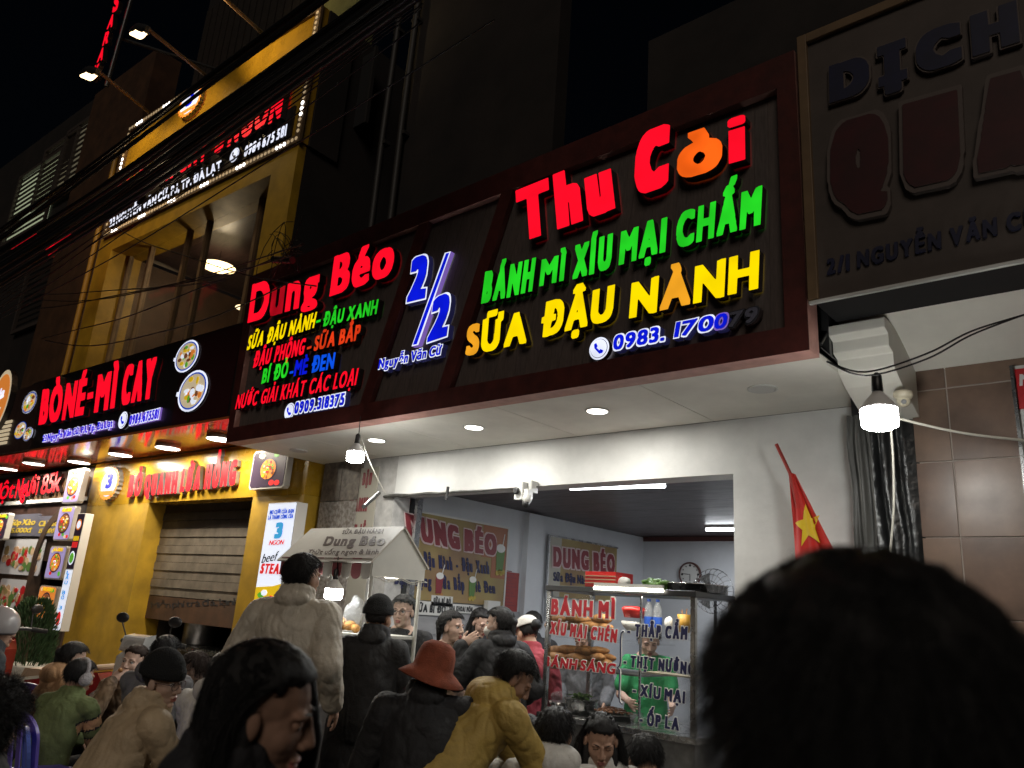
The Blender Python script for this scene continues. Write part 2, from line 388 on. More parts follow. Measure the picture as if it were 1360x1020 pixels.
def glyph(ch, sq, wx, wy, G=56):
    key = (ch, round(sq, 2), wx, wy, G)
    if key in GL: return GL[key]
    T = raw(ch).copy(); T[..., 0] *= round(sq, 2)
    if len(T) == 0: GL[key] = ([], 0, 0); return GL[key]
    x0, x1 = T[..., 0].min(), T[..., 0].max(); y0, y1 = T[..., 1].min(), T[..., 1].max(); pad = max(wx, wy)+.08
    ox, oy = x0-pad, y0-pad; nx, ny = int((x1-x0+2*pad)*G)+2, int((y1-y0+2*pad)*G)+2; m = np.zeros((ny, nx), bool)
    for t in T:
        q = (t-[ox, oy])*G; lo = np.floor(q.min(0)).astype(int)-1; hi = np.ceil(q.max(0)).astype(int)+1; lo = np.maximum(lo, 0); hi = np.minimum(hi, [nx-1, ny-1])
        X, Y = np.meshgrid(np.arange(lo[0], hi[0]+1), np.arange(lo[1], hi[1]+1))
        (ax, ay), (bx, by), (cx, cy_) = q
        d = (by-cy_)*(ax-cx)+(cx-bx)*(ay-cy_)
        if abs(d) < 1e-9: continue
        a = ((by-cy_)*(X-cx)+(cx-bx)*(Y-cy_))/d; b = ((cy_-ay)*(X-cx)+(ax-cx)*(Y-cy_))/d
        m[lo[1]:hi[1]+1, lo[0]:hi[0]+1] |= (a >= -.02) & (b >= -.02) & (1-a-b >= -.02)
    kx, ky = int(round(wx*G)), int(round(wy*G)); o = m.copy()
    for k in range(1, kx+1):
        o[:, k:] |= m[:, :-k]; o[:, :-k] |= m[:, k:]
    m = o; o = m.copy()
    for k in range(1, ky+1): o[k:] |= m[:-k]; o[:-k] |= m[k:]
    F = o.astype(float); F = np.pad(F, 1)
    F = (F[:-2]+2*F[1:-1]+F[2:])/4; F = (F[:, :-2]+2*F[:, 1:-1]+F[:, 2:])/4; F[0] = F[-1] = 0; F[:, 0] = F[:, -1] = 0
    Ls = [[(x/G+ox, y/G+oy) for x, y in dp(L, .45)] for L in contours(F)]
    Ls = [l for l in Ls if len(l) > 2 and abs(area(l)) > 2/(G*G)]
    if not Ls: GL[key] = ([], 0, 0); return GL[key]
    big = max(Ls, key=lambda l: abs(area(l))); s0 = 1 if area(big) > 0 else -1
    outs = [l for l in Ls if area(l)*s0 > 0]; holes = [l for l in Ls if area(l)*s0 < 0]
    shapes = [[l]+[h for h in holes if inside(h[0], l)] for l in outs]
    xs = [p[0] for l in outs for p in l]; GL[key] = (shapes, min(xs), max(xs)); return GL[key]
def text(fr, body, bl, br, tl, face, depth=.04, side='letter_side', parent=None, bold=(.06, .04), halo=None, halo_w=.07, gap=.09, space=.46,
         letters=False, name='lettering', faces=None, c=0, raster=56, tl_units=1.0, ab=False, desc=1):
    """text laid on frame fr: bl, br baseline ends and tl the cap height over bl, as pixels of the photograph measured on that plane (ab: frame coordinates)"""
    q = (lambda p: np.array(p)) if ab else (lambda p: np.array(fr.px(p[0], p[1], c)))
    A, B, T = q(bl), q(br), q(tl); U = B-A; V = (T-A)/tl_units; W_ = np.hypot(*U)/np.hypot(*V)
    ink = [ch for ch in body if ch != ' ']; tw = sum((raw(ch)[..., 0].max()-raw(ch)[..., 0].min()) for ch in ink)
    fixed = 0; prev = None
    for ch in body:
        if ch == ' ': fixed += space
        elif prev not in (None, ' '): fixed += gap
        prev = ch
    fixed += 2*bold[0]*len(ink); sq = max(.25, (W_-fixed)/tw); sq = round(sq*20)/20 or .3
    def run(bx, by):
        pos = 0; prev = None; res = []
        for ch in body:
            if ch == ' ': pos += space; prev = ch; continue
            if prev not in (None, ' '): pos += gap
            g0 = glyph(ch, sq, bold[0], bold[1], raster); g = g0 if (bx, by) == bold else glyph(ch, sq, bx, by, raster)
            res.append((ch, g[0], pos-g0[1])); pos += g0[2]-g0[1]; prev = ch
        return res, pos
    res, tot = run(*bold); k = 1/tot if tot else 1
    def mp(p, dx): 
        r = A+U*((p[0]+dx)*k)+V*(p[1] if p[1] > 0 else p[1]*desc); return (float(r[0]), float(r[1]))
    objs = []; mb = MB(fr); faces = faces or {}
    hres = run(bold[0]+halo_w, bold[1]+halo_w)[0] if halo else None
    for i, (ch, shapes, dx) in enumerate(res):
        if letters: mb = MB(fr)
        fc = faces.get(i, face)
        fm, hm = (fc if isinstance(fc, tuple) else (fc, halo))
        for s in shapes: mb.loops([[mp(p, dx) for p in l] for l in s], c+(.004 if halo and depth < .004 else 0), c+depth, fm, side)
        if halo:
            for s in hres[i][1]: mb.loops([[mp(p, hres[i][2]) for p in l] for l in s], c, c+depth-min(.006, depth*.5), hm, side)
        if letters: objs.append(mb.build('letter', parent))
    if not letters: objs = [mb.build(name, parent)]
    return objs
def quadpx(fr, pts, c=0): return [fr.px(x, y, c) for x, y in pts]
def area_light(name, loc, power, size, col, parent, down=(0, 0, -1), shape='DISK', sy=None):
    l = bpy.data.lights.new(name, 'AREA'); l.shape = shape; l.size = size; l.energy = power; l.color = col
    if sy: l.size_y = sy
    o = bpy.data.objects.new(name, l); COL.objects.link(o); org = TORG.get(parent.name, (0, 0, 0)); o.parent = parent
    o.location = tuple(np.array(loc)-np.array(org)); o.rotation_euler = Vector(down).to_track_quat('-Z', 'Y').to_euler(); return o
def cable(mb, p0, p1, sag, r, m, n=14, wob=0):
    p0, p1 = Vector(p0), Vector(p1); ph = random.random()*6; pts = []
    for i in range(n+1):
        t = i/n; p = p0.lerp(p1, t); p.z -= sag*4*t*(1-t); p.z += wob*math.sin(ph+t*9)*math.sin(math.pi*t); pts.append(tuple(p))
    mb.tube(pts, r, m, 5, cap=False)
def poly_disc(cx, cy_, r, n=20, ry=None, ph=0): return [(cx+r*math.cos(ph+2*math.pi*k/n), cy_+(ry or r)*math.sin(ph+2*math.pi*k/n)) for k in range(n)]
# ------------------------------------------------------------------ ground and street
g = MB(); g.box(-60, 30, -30, 3.2, -.3, 0, 'asphalt'); g.build('road', structure=True)
g = MB(); g.box(-60, 30, 3.2, 60, -.3, -.002, 'asphalt'); g.build('ground', structure=True)
g = MB()
for i in range(30): g.box(-24+i*1.0, -23.01+i*1.0, 3.21, 5.16, 0, .12, 'pavement')
g.box(-24, 6, 3.05, 3.2, 0, .125, 'kerb'); g.build('pavement', structure=True)
# ------------------------------------------------------------------ middle shop: walls and room
sh = thing('shop_building', 'white painted shop house with open front and dark room ceiling behind the soy milk cart', 'building', (-4, 5.2, 0))
w = MB(); w.box(-2.41, -1.53, 5.2, 5.42, .12, 3.0, 'white_paint'); w.box(-6.07, -2.41, 5.2, 5.42, 2.6, 3.0, 'white_paint'); w.box(-1.53, -1.51, 5.2, 6.2, .12, 3, 'white_paint'); w.build('front_wall', sh)
w = MB(); w.box(-6.62, -6.07, 5.2, 5.42, .12, 3.0, 'marble'); w.build('marble_pier', sh)
fr5 = YF(5.19)
tw = [(-7.28+i*.34, -7.28+i*.34+.33) for i in range(2)]
for a0, a1 in tw:
    for k in range(6):
        b0 = .12+k*.49; t = MB(); t.box(a0, min(a1, -6.63), 5.17, 5.3, b0, b0+.482, 'old_tile' if k == 5 else 'patterned_tile'); t.build('tile', sh)
w = MB(); w.box(-7.3, -6.62, 5.3, 5.42, .12, 3, 'marble'); w.build('tile_backing', sh)
r = MB(); r.box(-6.3, -6.1, 5.42, 10.1, .02, 2.72, 'room_paint'); r.box(-6.1, -6.02, 7.32, 7.6, .02, 2.70, 'room_paint'); r.build('side_wall', sh)
r = MB(); r.box(-6.3, -1.3, 10.1, 10.3, .02, 2.72, 'room_paint'); r.build('rear_wall', sh)
r = MB(); r.box(-1.5, -1.3, 5.42, 10.1, .02, 2.72, 'room_paint'); r.build('side_wall', sh)
for i in range(9):
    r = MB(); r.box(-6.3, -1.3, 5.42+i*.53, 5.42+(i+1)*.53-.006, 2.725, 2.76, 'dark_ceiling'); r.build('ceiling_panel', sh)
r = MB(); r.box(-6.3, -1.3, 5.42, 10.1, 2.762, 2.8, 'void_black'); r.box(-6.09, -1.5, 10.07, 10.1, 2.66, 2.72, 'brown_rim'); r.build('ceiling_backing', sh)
r = MB(); r.box(-6.3, -1.3, 5.42, 10.1, -.02, .06, 'pavement'); r.build('room_floor', sh)
for k in range(5):    # white panelled dado under the menu board
    r = MB(); r.box(-6.098, -6.07, 5.45, 7.3, .1+k*.29, .1+k*.29+.282, 'panel_white'); r.build('wall_panel', sh)
# upper dark storey
up = thing('dark_upper_house', 'dark stained upper storey with drain pipes above the long red framed signboard', 'building', (-4, 5.7, 3))
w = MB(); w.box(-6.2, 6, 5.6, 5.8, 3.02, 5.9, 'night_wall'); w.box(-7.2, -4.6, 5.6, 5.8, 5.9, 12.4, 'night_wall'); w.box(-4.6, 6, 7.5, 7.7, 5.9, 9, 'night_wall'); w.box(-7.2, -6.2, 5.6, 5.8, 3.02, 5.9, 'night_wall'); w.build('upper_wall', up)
w = MB(); w.box(-4.6, 6, 5.5, 7.5, 5.9, 6.0, 'roof_metal'); w.build('roof_slab', up)
for x in (500, 524):
    a, b = YF(5.5).px(x, 240); w = MB(); w.tube([(a, 5.52, 4.6), (a-.02, 5.52, 7.6), (a+.05, 5.52, 12)], .045, 'drain_pipe', 8)
    for z in (5.6, 7.4, 9.2): w.box(a-.07, a+.07, 5.5, 5.6, z, z+.05, 'drain_pipe')
    w.build('drain_pipe', up)
F_ = YF(5.58); w = MB(F_); a, b = F_.px(497, 90); w.box(a-.6, a, b-.9, b+.3, 0, .02, 'void_black'); w.box(a-.64, a-.6, b-.94, b+.34, 0, .05, 'drain_pipe'); w.box(a, a+.04, b-.94, b+.34, 0, .05, 'drain_pipe'); w.build('window', up)
# ------------------------------------------------------------------ canopy with white soffit
cn = thing('shop_canopy', 'white panelled canopy soffit under the long red framed signboard', 'canopy', (-4.4, 4.5, 3.0))
xs = [-7.34, -6.27, -5.03, -3.79, -2.55, -1.40]
for i in range(5):
    w = MB(); w.box(xs[i]+.004, xs[i+1]-.004, 4.0, 5.19, 3.0, 3.03, 'soffit_paint'); w.build('soffit_panel', cn)
w = MB(); w.box(-7.34, -1.4, 4.16, 5.15, 3.032, 3.06, 'void_black'); w.build('canopy_backing', cn)
w = MB()
for z0, z1 in ((3.03, 3.07), (3.9, 3.94), (4.8, 4.84)): w.box(-1.44, -1.40, 4.16, 5.1, z0, z1, 'dark_steel')
for y in (4.3, 5.1): w.box(-1.44, -1.40, y, y+.04, 3.07, 4.84, 'dark_steel')
w.tube([(-1.42, 4.2, 3.1), (-1.42, 5.05, 3.9)], .015, 'dark_steel', 6); w.build('canopy_frame', cn)
w = MB(); w.box(-7.4, -1.46, 5.14, 5.16, 3.06, 4.85, 'void_black'); w.build('rear_sheet', cn)
# ------------------------------------------------------------------ long signboard
S = YF(4.0)
sb = thing('signboard', 'long signboard in red brown frame with lit letters above the white soffit', 'sign', (-4.4, 4, 3))
OB = [(-7.34, 2.998), (-1.397, 2.996), (-1.413, 4.925), (-7.44, 4.871)]
def lerp(p, q, t): return (p[0]+(q[0]-p[0])*t, p[1]+(q[1]-p[1])*t)
IT0 = S.px(344, 382); IT1 = (-1.527, 4.70); IB0 = (-7.24, 3.15); IB1 = (-1.527, 3.15)
for nm, q in (('frame_board', [OB[0], OB[1], IB1, IB0]), ('frame_board', [OB[1], OB[2], IT1, IB1]), ('frame_board', [OB[2], OB[3], IT0, IT1]), ('frame_board', [OB[3], OB[0], IB0, IT0])):
    w = MB(S); w.prism(q, -.12, .03, 'sign_frame_red', 'sign_edge_pink'); w.build(nm, sb, bevel=.004)
w = MB(S); w.box(-7.38, -1.42, 3.02, 4.86, -.16, -.125, 'void_black'); w.build('back_sheet', sb)
def topat(a): t = (a-IT0[0])/(IT1[0]-IT0[0]); return IT0[1]+(IT1[1]-IT0[1])*t
b1t = S.px(566, 296)[0]; b1b = S.px(486, 547)[0]; b2t = S.px(676, 262)[0]; b2b = S.px(591, 528)[0]
def slats(t0, b0, t1, b1):              # a panel of dark vertical slats between two slanted edges
    w = MB(S); n = max(3, int((max(t1, b1)-min(t0, b0))/.1)); 
    for i in range(n):
        x0, x1 = t0+(t1-t0)*i/n, t0+(t1-t0)*(i+1)/n-.0015; y0, y1 = b0+(b1-b0)*i/n, b0+(b1-b0)*(i+1)/n-.0015
        w.prism([(y0, 3.15), (y1, 3.15), (x1, topat(x1)), (x0, topat(x0))], -.1, -.03+.0008*(i % 2), 'sign_slat' if i % 3 else 'sign_slat_b')
    return w.build('slatted_panel', sb)
slats(IT0[0], IB0[0], b1t-.05, b1b-.05); slats(b1t+.05, b1b+.05, b2t-.05, b2b-.05); slats(b2t+.05, b2b+.05, IT1[0], IB1[0])
for t, b in ((b1t, b1b), (b2t, b2b)):
    w = MB(S); w.prism([(b-.065, 3.15), (b+.065, 3.15), (t+.065, topat(t+.065)), (t-.065, topat(t-.065))], -.02, .028, 'sign_frame_red'); w.build('slanted_bar', sb, bevel=.003)
L3 = dict(parent=sb, letters=True, depth=.075, c=-.02)
def T(body, bl, br, tl, face, **k): 
    kk = dict(L3); kk.update(k); return text(S, body, bl, br, tl, face, **kk)
T('Dung', (337, 431), (430, 404), (343, 384), 'lit_red', bold=(.058, .045), gap=.09, desc=.45, faces={1: ('lit_red_dim', None)})
T('Béo', (446, 396), (530, 366), (452, 347), 'lit_red', bold=(.075, .04), gap=.08)
Y_ = 'lit_yellow'; G_ = 'lit_green'; B_ = dict(bold=(.045, .028), depth=.06)
T('SỮA ĐẬU NÀNH', (334, 467), (424, 437), (338, 449), Y_, **B_)
T('-', (426, 435), (432, 433), (428, 420), 'lit_green', **B_)
T('ĐẬU XANH', (435, 436), (507, 419), (438, 419), G_, **B_)
T('ĐẬU PHỘNG', (342, 490), (410, 472), (346, 471), 'lit_red', **B_)
T('-', (414, 470), (420, 468), (416, 455), 'lit_redorange', **B_)
T('SỮA BẮP', (423, 468), (484, 453), (426, 450), 'lit_redorange', **B_)
T('BÍ ĐỎ', (354, 511), (388, 502), (357, 493), G_, **B_)
T('-', (391, 502), (396, 501), (393, 487), 'lit_blue_bright', **B_)
T('MÈ ĐEN', (397, 501), (450, 491), (400, 482), 'lit_blue_bright', faces={0: ('lit_blue', None), 1: ('lit_blue', None)}, **B_)
T('NƯỚC GIẢI KHÁT CÁC LOẠI', (319, 545), (480, 513), (323, 527), 'lit_red', bold=(.045, .016), depth=.06, raster=70)
def phone(bx, by, rx, fr=S, par=sb, c=-.02, ring='lit_white', horn='lit_blue'):
    a, b = fr.px(bx, by); a2, _ = fr.px(bx+rx, by); r = abs(a2-a)*1.1; w = MB(fr)
    w.prism(poly_disc(a, b, r, 28), c, c+.04, ring, 'letter_side'); w.prism(poly_disc(a, b, r*.84, 28), c+.04, c+.043, 'dead_halo'); w.prism(poly_disc(a, b, r*.8, 28), c+.043, c+.046, ring)
    w.loops([[(a-r*.45, b+r*.4), (a-r*.25, b+r*.5), (a-r*.1, b+r*.2), (a-r*.2, b+r*.08), (a+r*.1, b-r*.22), (a+r*.22, b-r*.12), (a+r*.5, b-r*.28), (a+r*.38, b-r*.48), (a+r*.1, b-r*.5), (a-r*.4, b+r*.05)]], c+.046, c+.05, horn, horn)
    return w.build('phone_symbol', par)
phone(387, 547, 6)
def H(body, bl, br, tl, **k): 
    kk = dict(parent=sb, letters=True, depth=.058, c=-.02, halo='lit_white', side='halo_side', halo_w=.075, bold=(.045, .03)); kk.update(k); return text(S, body, bl, br, tl, 'lit_blue', **kk)
H('0909.318375', (397, 551), (463, 539), (399, 537), halo_w=.11, gap=.16)
H('2', (547, 402), (571, 396), (553, 350), halo_w=.035, bold=(.09, .06)); H('2', (574, 455), (600, 446), (581, 403), halo_w=.035, bold=(.09, .06))
sl = [S.px(*q) for q in ((549, 461), (558, 459), (601, 335), (593, 337))]; w = MB(S); w.prism(sl, -.024, .02, 'lit_white', 'lit_violet')
si = [S.px(*q) for q in ((551, 459), (556, 458), (599, 337), (595, 338))]; w.prism(si, .02, .024, 'lit_blue'); w.build('slash', sb)
H('Nguyễn Văn Cừ', (509, 492), (592, 473), (511, 480), halo_w=.09, gap=.16, bold=(.04, .02))
T('Thu', (697, 323), (825, 278), (693, 263), 'lit_red', bold=(.085, .075), gap=.1, raster=70)
T('C', (849, 262), (895, 246), (853, 193), 'lit_red', bold=(.1, .08), raster=70)
T('ò', (906, 244), (966, 226), (908, 189), 'lit_orange', bold=(.1, .05), raster=70)
T('i', (974, 223), (998, 216), (973, 165), 'lit_red', bold=(.1, .025), raster=70)
GB = dict(bold=(.06, .045), depth=.06, gap=.07)
T('BÁNH', (646, 405), (714, 388), (651, 367), G_, **GB); T('MÌ', (723, 382), (756, 374), (726, 351), G_, **GB)
T('XÍU', (767, 373), (818, 358), (770, 333), G_, **GB); T('MẠI', (828, 354), (890, 336), (831, 315), G_, **GB); T('CHẤM', (903, 333), (1016, 300), (906, 291), G_, **GB)
YB = dict(bold=(.078, .055), depth=.06, gap=.09)
T('SỮA', (625, 474), (706, 456), (628, 438), Y_, faces={0: ('lit_orange_dim', None)}, **YB)
T('ĐẬU', (724, 450), (820, 426), (728, 411), Y_, **YB)
T('NÀNH', (842, 424), (1013, 385), (845, 383), Y_, faces={1: ('lit_orange_dim', None)}, **YB)
phone(798, 464, 12)
H('0983.', (820, 468), (888, 455), (822, 450), halo_w=.1, gap=.16); H('170', (901, 451), (952, 441), (904, 433), halo_w=.1, gap=.16)
H('0', (953, 441), (970, 438), (956, 423), halo_w=.1, halo='lit_violet'); H('79', (972, 438), (1010, 430), (975, 420), halo_w=.1, gap=.16, halo='dead_halo', faces={0: ('dead_grey', 'dead_halo'), 1: ('dead_grey', 'dead_halo')}, side='letter_side')
# downlights in the soffit
def downlight(lit):
    t = thing('downlight', 'x', 'ceiling lamp', (0, 0, 3.0), 'round downlights in the white soffit'); w = MB(); w.lathe((0, 0, 2.992), [(.001, .004), (.075, .004), (.075, 0), (.092, 0), (.094, .009)], 'white_plastic', 28); w.build('trim_ring', t).location.z = 0
    w = MB(); w.prism(poly_disc(0, 0, .074, 28), 2.9905, 2.993, 'lamp_face' if lit else 'white_plastic'); w.build('diffuser', t)
    if lit: area_light('downlight_beam', (0, 0, 2.985), 17, .14, (1, .97, .88), t)
    return t
names = {0: 'lit downlight right of the middle of the white soffit', 1: 'lit downlight in the middle of the white soffit', 2: 'lit downlight just right of the hanging bulb over the cart', 3: 'unlit round downlight at the right end of the white soffit', 4: 'unlit round downlight at the left end of the white soffit'}
for i, x in enumerate((-3.16, -4.4, -5.65, -1.905, -6.9)):
    d = downlight(i < 3); d.location = (x, 4.55, 3.0); d['label'] = names[i]
# hanging LED bulbs
def bulb(pt, top, label, r=.07, strength='bulb_glow'):
    t = thing('hanging_bulb', label, 'light bulb', (pt[0], pt[1], top)); w = MB()
    w.lathe(tuple(pt), [(.001, -r*.62), (r*.7, -r*.6), (r*.97, -r*.45), (r, -r*.2), (r, r*.55)], strength, 24); w.build('diffuser', t)
    w = MB(); w.lathe(tuple(pt), [(r, r*.55), (r*.98, r*.7), (r*.7, r*1.1), (r*.35, r*1.5), (r*.3, r*1.6)], 'bulb_neck', 20); w.build('housing', t)
    w = MB(); w.lathe(tuple(pt), [(r*.3, r*1.6), (r*.32, r*1.7), (r*.28, r*2.6), (r*.1, r*2.8)], 'dark_plastic', 14); w.build('socket', t)
    w = MB(); w.tube([(pt[0], pt[1], pt[2]+r*2.7), (pt[0]+.01, pt[1], (pt[2]+top)/2), (pt[0], pt[1], top)], .004, 'black_cable', 6); w.build('cord', t); return t
b1 = DP(472, 607, 6.3); bulb(b1, 3.0, 'bright white bulb hanging under the left half of the white soffit')
b2 = DP(1168, 556, 3.6); bulb(b2, float(DP(1163, 489, 3.52)[2]), 'large bright bulb hanging beside the dome camera and brown tiled wall', .08)
w = MB(); c0 = DP(478, 600, 6.2); c1 = DP(512, 655, 6.6); cable(w, (b1[0]+.01, b1[1], b1[2]+.2), (c1[0], c1[1], c1[2]), .03, .004, 'white_wire'); tag(w.build('loose_wire'), 'thin pale wire running from the hanging bulb down to the torn awning arm', 'wire')
# ------------------------------------------------------------------ fluorescent tubes, cameras, clock, fan
def tube_lamp(p0, p1, label):
    t = thing('fluorescent_lamp', label, 'tube lamp', p0); d = Vector(p1)-Vector(p0); n = Vector((-d.y, d.x, 0)).normalized()*.035
    w = MB(); z = p0[2]; w.prism([(p0[0]+n.x, p0[1]+n.y), (p0[0]-n.x, p0[1]-n.y), (p1[0]-n.x, p1[1]-n.y), (p1[0]+n.x, p1[1]+n.y)], z-.005, z+.025, 'white_plastic'); w.build('lamp_body', t)
    w = MB(); w.tube([(p0[0], p0[1], z-.028), (p1[0], p1[1], z-.028)], .017, 'tube_light', 10); w.build('tube', t)
    m = (np.array(p0)+np.array(p1))/2; l = area_light('tube_beam', (m[0], m[1], z-.055), 30, d.length, (.93, .96, 1), t, shape='RECTANGLE', sy=.04); l.rotation_euler = (0, 0, math.atan2(d.y, d.x))
zc = 2.7
tube_lamp((-4.27, 5.76, zc), (-3.36, 5.9, zc), 'long lit fluorescent tube on the dark ceiling near the beam'); tube_lamp((-4.5, 8.92, zc), (-3.4, 9.0, zc), 'lit fluorescent tube at the back of the dark ceiling')
P = YF(5.15).px(703, 655); c = thing('security_camera', 'white two eyed security camera with black dome under the beam', 'camera', (P[0], 5.15, 2.6))
w = MB(); x, z = P; w.box(x-.08, x+.06, 5.1, 5.199, z+.0, z+.1, 'white_plastic', .01); w.box(x-.075, x+.02, 5.03, 5.1, z-.07, z+.08, 'white_plastic', .01); w.build('housing', c, bevel=.004)
w = MB(); w.lathe((x-.03, 5.02, z-.0), [(.03, 0), (.03, .02), (.02, .025)], 'dark_plastic', 14, ax=(0, -1, 0)); w.build('lens', c)
w = MB(); w.ell((x+.035, 5.08, z-.06), (.045, .045, .05), 'white_plastic'); w.box(x, x+.07, 5.05, 5.12, z-.06, z+.02, 'white_plastic', .008); w.build('swivel', c)
w = MB(); w.ell((x+.035, 5.07, z-.105), (.034, .034, .034), 'dark_plastic'); w.build('dome', c)
P = DP(1200, 531, 4.3); c = thing('dome_camera', 'small cream dome camera beside the large hanging bulb', 'camera', P); w = MB(); w.lathe(tuple(P), [(.05, .045), (.052, .02), (.035, 0)], 'cream_plastic', 18); w.build('base', c)
w = MB(); w.ell((P[0], P[1], P[2]-.005), (.037, .037, .037), 'cream_plastic'); w.build('eyeball', c); w = MB(); w.lathe((P[0]+.008, P[1]-.03, P[2]-.018), [(.014, 0), (.013, .012)], 'dark_plastic', 12, ax=(.2, -.9, -.4)); w.build('lens', c)
FB = YF(10.08); a, b = FB.px(917, 763); c = thing('wall_clock', 'round white clock with brown rim on the back wall of the room', 'clock', (a, 10.08, b)); r = .17
w = MB(FB); w.lathe((a, b, 0), [(r*.86, .03), (r*.9, .04), (r, .03), (r, 0)], 'brown_rim', 32, ax=(0, 0, 1), cap=False); w.build('rim', c)
w = MB(FB); w.prism(poly_disc(a, b, r*.88, 32), .002, .012, 'clock_face')
w.build('face', c)
w = MB(FB)
for k in range(12): an = math.pi/6*k; q = r*.72; w.prism(poly_disc(a+q*math.cos(an), b+q*math.sin(an), .01 if k % 3 else .018, 6), .012, .014, 'print_black')
w.build('hour_marks', c); w = MB(FB); w.prism([(a-.004, b), (a+.004, b), (a+.004, b-.09), (a-.004, b-.09)], .015, .018, 'print_black'); w.prism([(a, b-.004), (a, b+.004), (a-.12, b+.012), (a-.12, b+.004)], .019, .021, 'print_black'); w.build('hands', c)
P = DP(947, 785, 8.2); c = thing('pedestal_fan', 'grey wire cage fan behind the glass food case', 'fan', (P[0], P[1], .06)); w = MB(YF(P[1])); a, b = P[0], P[2]
for k in range(24): an = 2*math.pi*k/24; w.tube([(a+.03*math.cos(an), b+.03*math.sin(an), .1), (a+.2*math.cos(an), b+.2*math.sin(an), .07), (a+.23*math.cos(an), b+.23*math.sin(an), 0)], .003, 'steel', 4)
for rr in (.1, .17, .23): w.tube([(a+rr*math.cos(2*math.pi*k/24), b+rr*math.sin(2*math.pi*k/24), .07 if rr < .2 else 0) for k in range(25)], .004, 'steel', 5)
w.build('cage', c); w = MB(YF(P[1]))
for k in range(3): an = 2*math.pi*k/3; w.prism([(a+.03*math.cos(an), b+.03*math.sin(an)), (a+.19*math.cos(an-.35), b+.19*math.sin(an-.35)), (a+.19*math.cos(an+.35), b+.19*math.sin(an+.35))], .02, .025, 'dull_steel')
w.build('blades', c); w = MB(); w.tube([(P[0], P[1]+.05, P[2]), (P[0], P[1]+.05, .08)], .018, 'dark_plastic'); w.lathe((P[0], P[1]+.05, .06), [(.2, 0), (.2, .02), (.03, .05)], 'dark_plastic', 20); w.build('stand', c)
# ------------------------------------------------------------------ boards on the room's left wall
X1 = XF(-6.09)
def board(pts, label, mats_, thick=.02, name='menu_board'):
    q = [X1.px(*p) for p in pts]; a0, a1 = q[0][0], q[2][0]; b1 = q[0][1]; b0 = q[2][1]; t = thing(name, label, 'menu board', (-6.09, a0, b0)); return t, a0, a1, b0, b1
t, a0, a1, b0, b1 = board([(540, 678), (671, 702), (665, 805)], 'large tan menu board with maroon heading on the room left wall', None)
w = MB(X1); a0 = 5.5; w.box(a0, a1, b0, b1, .012, .03, 'menu_tan'); w.box(a1-.42, a1-.003, b1-.36, b1-.003, .031, .033, 'menu_orange'); w.box(a1-.25, a1-.003, b0+.3, b1-.36, .031, .033, 'menu_orange'); w.build('printed_sheet', t)
w = MB(X1); w.box(a0-.02, a1+.02, b1, b1+.02, .01, .04, 'print_white'); w.box(a1, a1+.02, b0, b1, .01, .04, 'print_white'); w.build('frame', t)
TB = dict(parent=t, depth=.003, c=.034, side='print_navy', name='menu_text')
text(X1, 'DUNG', (540, 713), (611, 729), (537, 683), 'print_maroon', halo='print_pink', halo_w=.06, bold=(.1, .06), side='print_pink', parent=t, depth=.01, c=.034)
text(X1, 'BÉO', (616, 730), (659, 737), (616, 704), 'print_maroon', halo='print_pink', halo_w=.06, bold=(.1, .06), side='print_pink', parent=t, depth=.01, c=.034)
text(X1, 'Đậu Nành', (563, 751), (601, 757), (562, 734), 'print_navy', **TB); text(X1, '- Đậu Xanh', (606, 757), (650, 762), (605, 741), 'print_navy', **TB)
text(X1, 'Đậu Phộng', (523, 775), (573, 780), (523, 759), 'print_navy', **TB); text(X1, 'Sữa Bắp', (584, 781), (617, 784), (583, 765), 'print_navy', **TB); text(X1, 'Mè Đen', (628, 785), (658, 788), (627, 771), 'print_navy', **TB)
def cup(bx, by, h, col, par, fr=X1, c=.034):
    a, b = fr.px(bx, by); w = MB(fr); w.prism([(a-h*.16, b), (a+h*.16, b), (a+h*.22, b+h*.7), (a-h*.22, b+h*.7)], c, c+.004, col); w.prism(poly_disc(a, b+h*.72, h*.22, 14, h*.14), c, c+.005, 'print_white'); w.prism([(a+.02, b+h*.7), (a+.03, b+h*.7), (a+.06, b+h*1.2), (a+.05, b+h*1.2)], c, c+.004, 'print_white')
    for k in range(4): w.prism(poly_disc(a-h*.1+k*h*.1, b-.03+.02*(k % 2), h*.08, 9), c, c+.004, 'print_yellow_dull' if col == 'poster_green' else 'bread')
    w.build('drink_picture', par)
mat('print_yellow_dull', (.45, .35, .06), .5)
cup(579, 788, .25, 'print_maroon', t); cup(623, 792, .25, 'poster_green', t); cup(660, 758, .35, 'poster_green', t)
t, a0, a1, b0, b1 = board([(728, 712), (824, 730), (815, 800)], 'small brown menu board with maroon heading behind the glass food case', None)
w = MB(X1); w.box(a0, a0+.25, b0, b1, .012, .03, 'menu_pale'); w.box(a0+.25, a1, b0, b1, .012, .03, 'menu_tan'); w.build('printed_sheet', t)
w = MB(X1); w.box(a0-.02, a1+.02, b1, b1+.02, .01, .04, 'steel'); w.box(a0-.02, a0, b0-.3, b1, .01, .04, 'steel'); w.build('frame', t)
text(X1, 'DUNG BÉO', (734, 751), (816, 760), (734, 727), 'print_maroon', halo='print_pink', halo_w=.07, bold=(.09, .06), side='print_pink', parent=t, depth=.01, c=.034, gap=.12)
text(X1, 'Sữa Đậu Nành', (735, 771), (783, 776), (735, 760), 'print_navy', parent=t, depth=.003, c=.034, side='print_navy', name='menu_text')
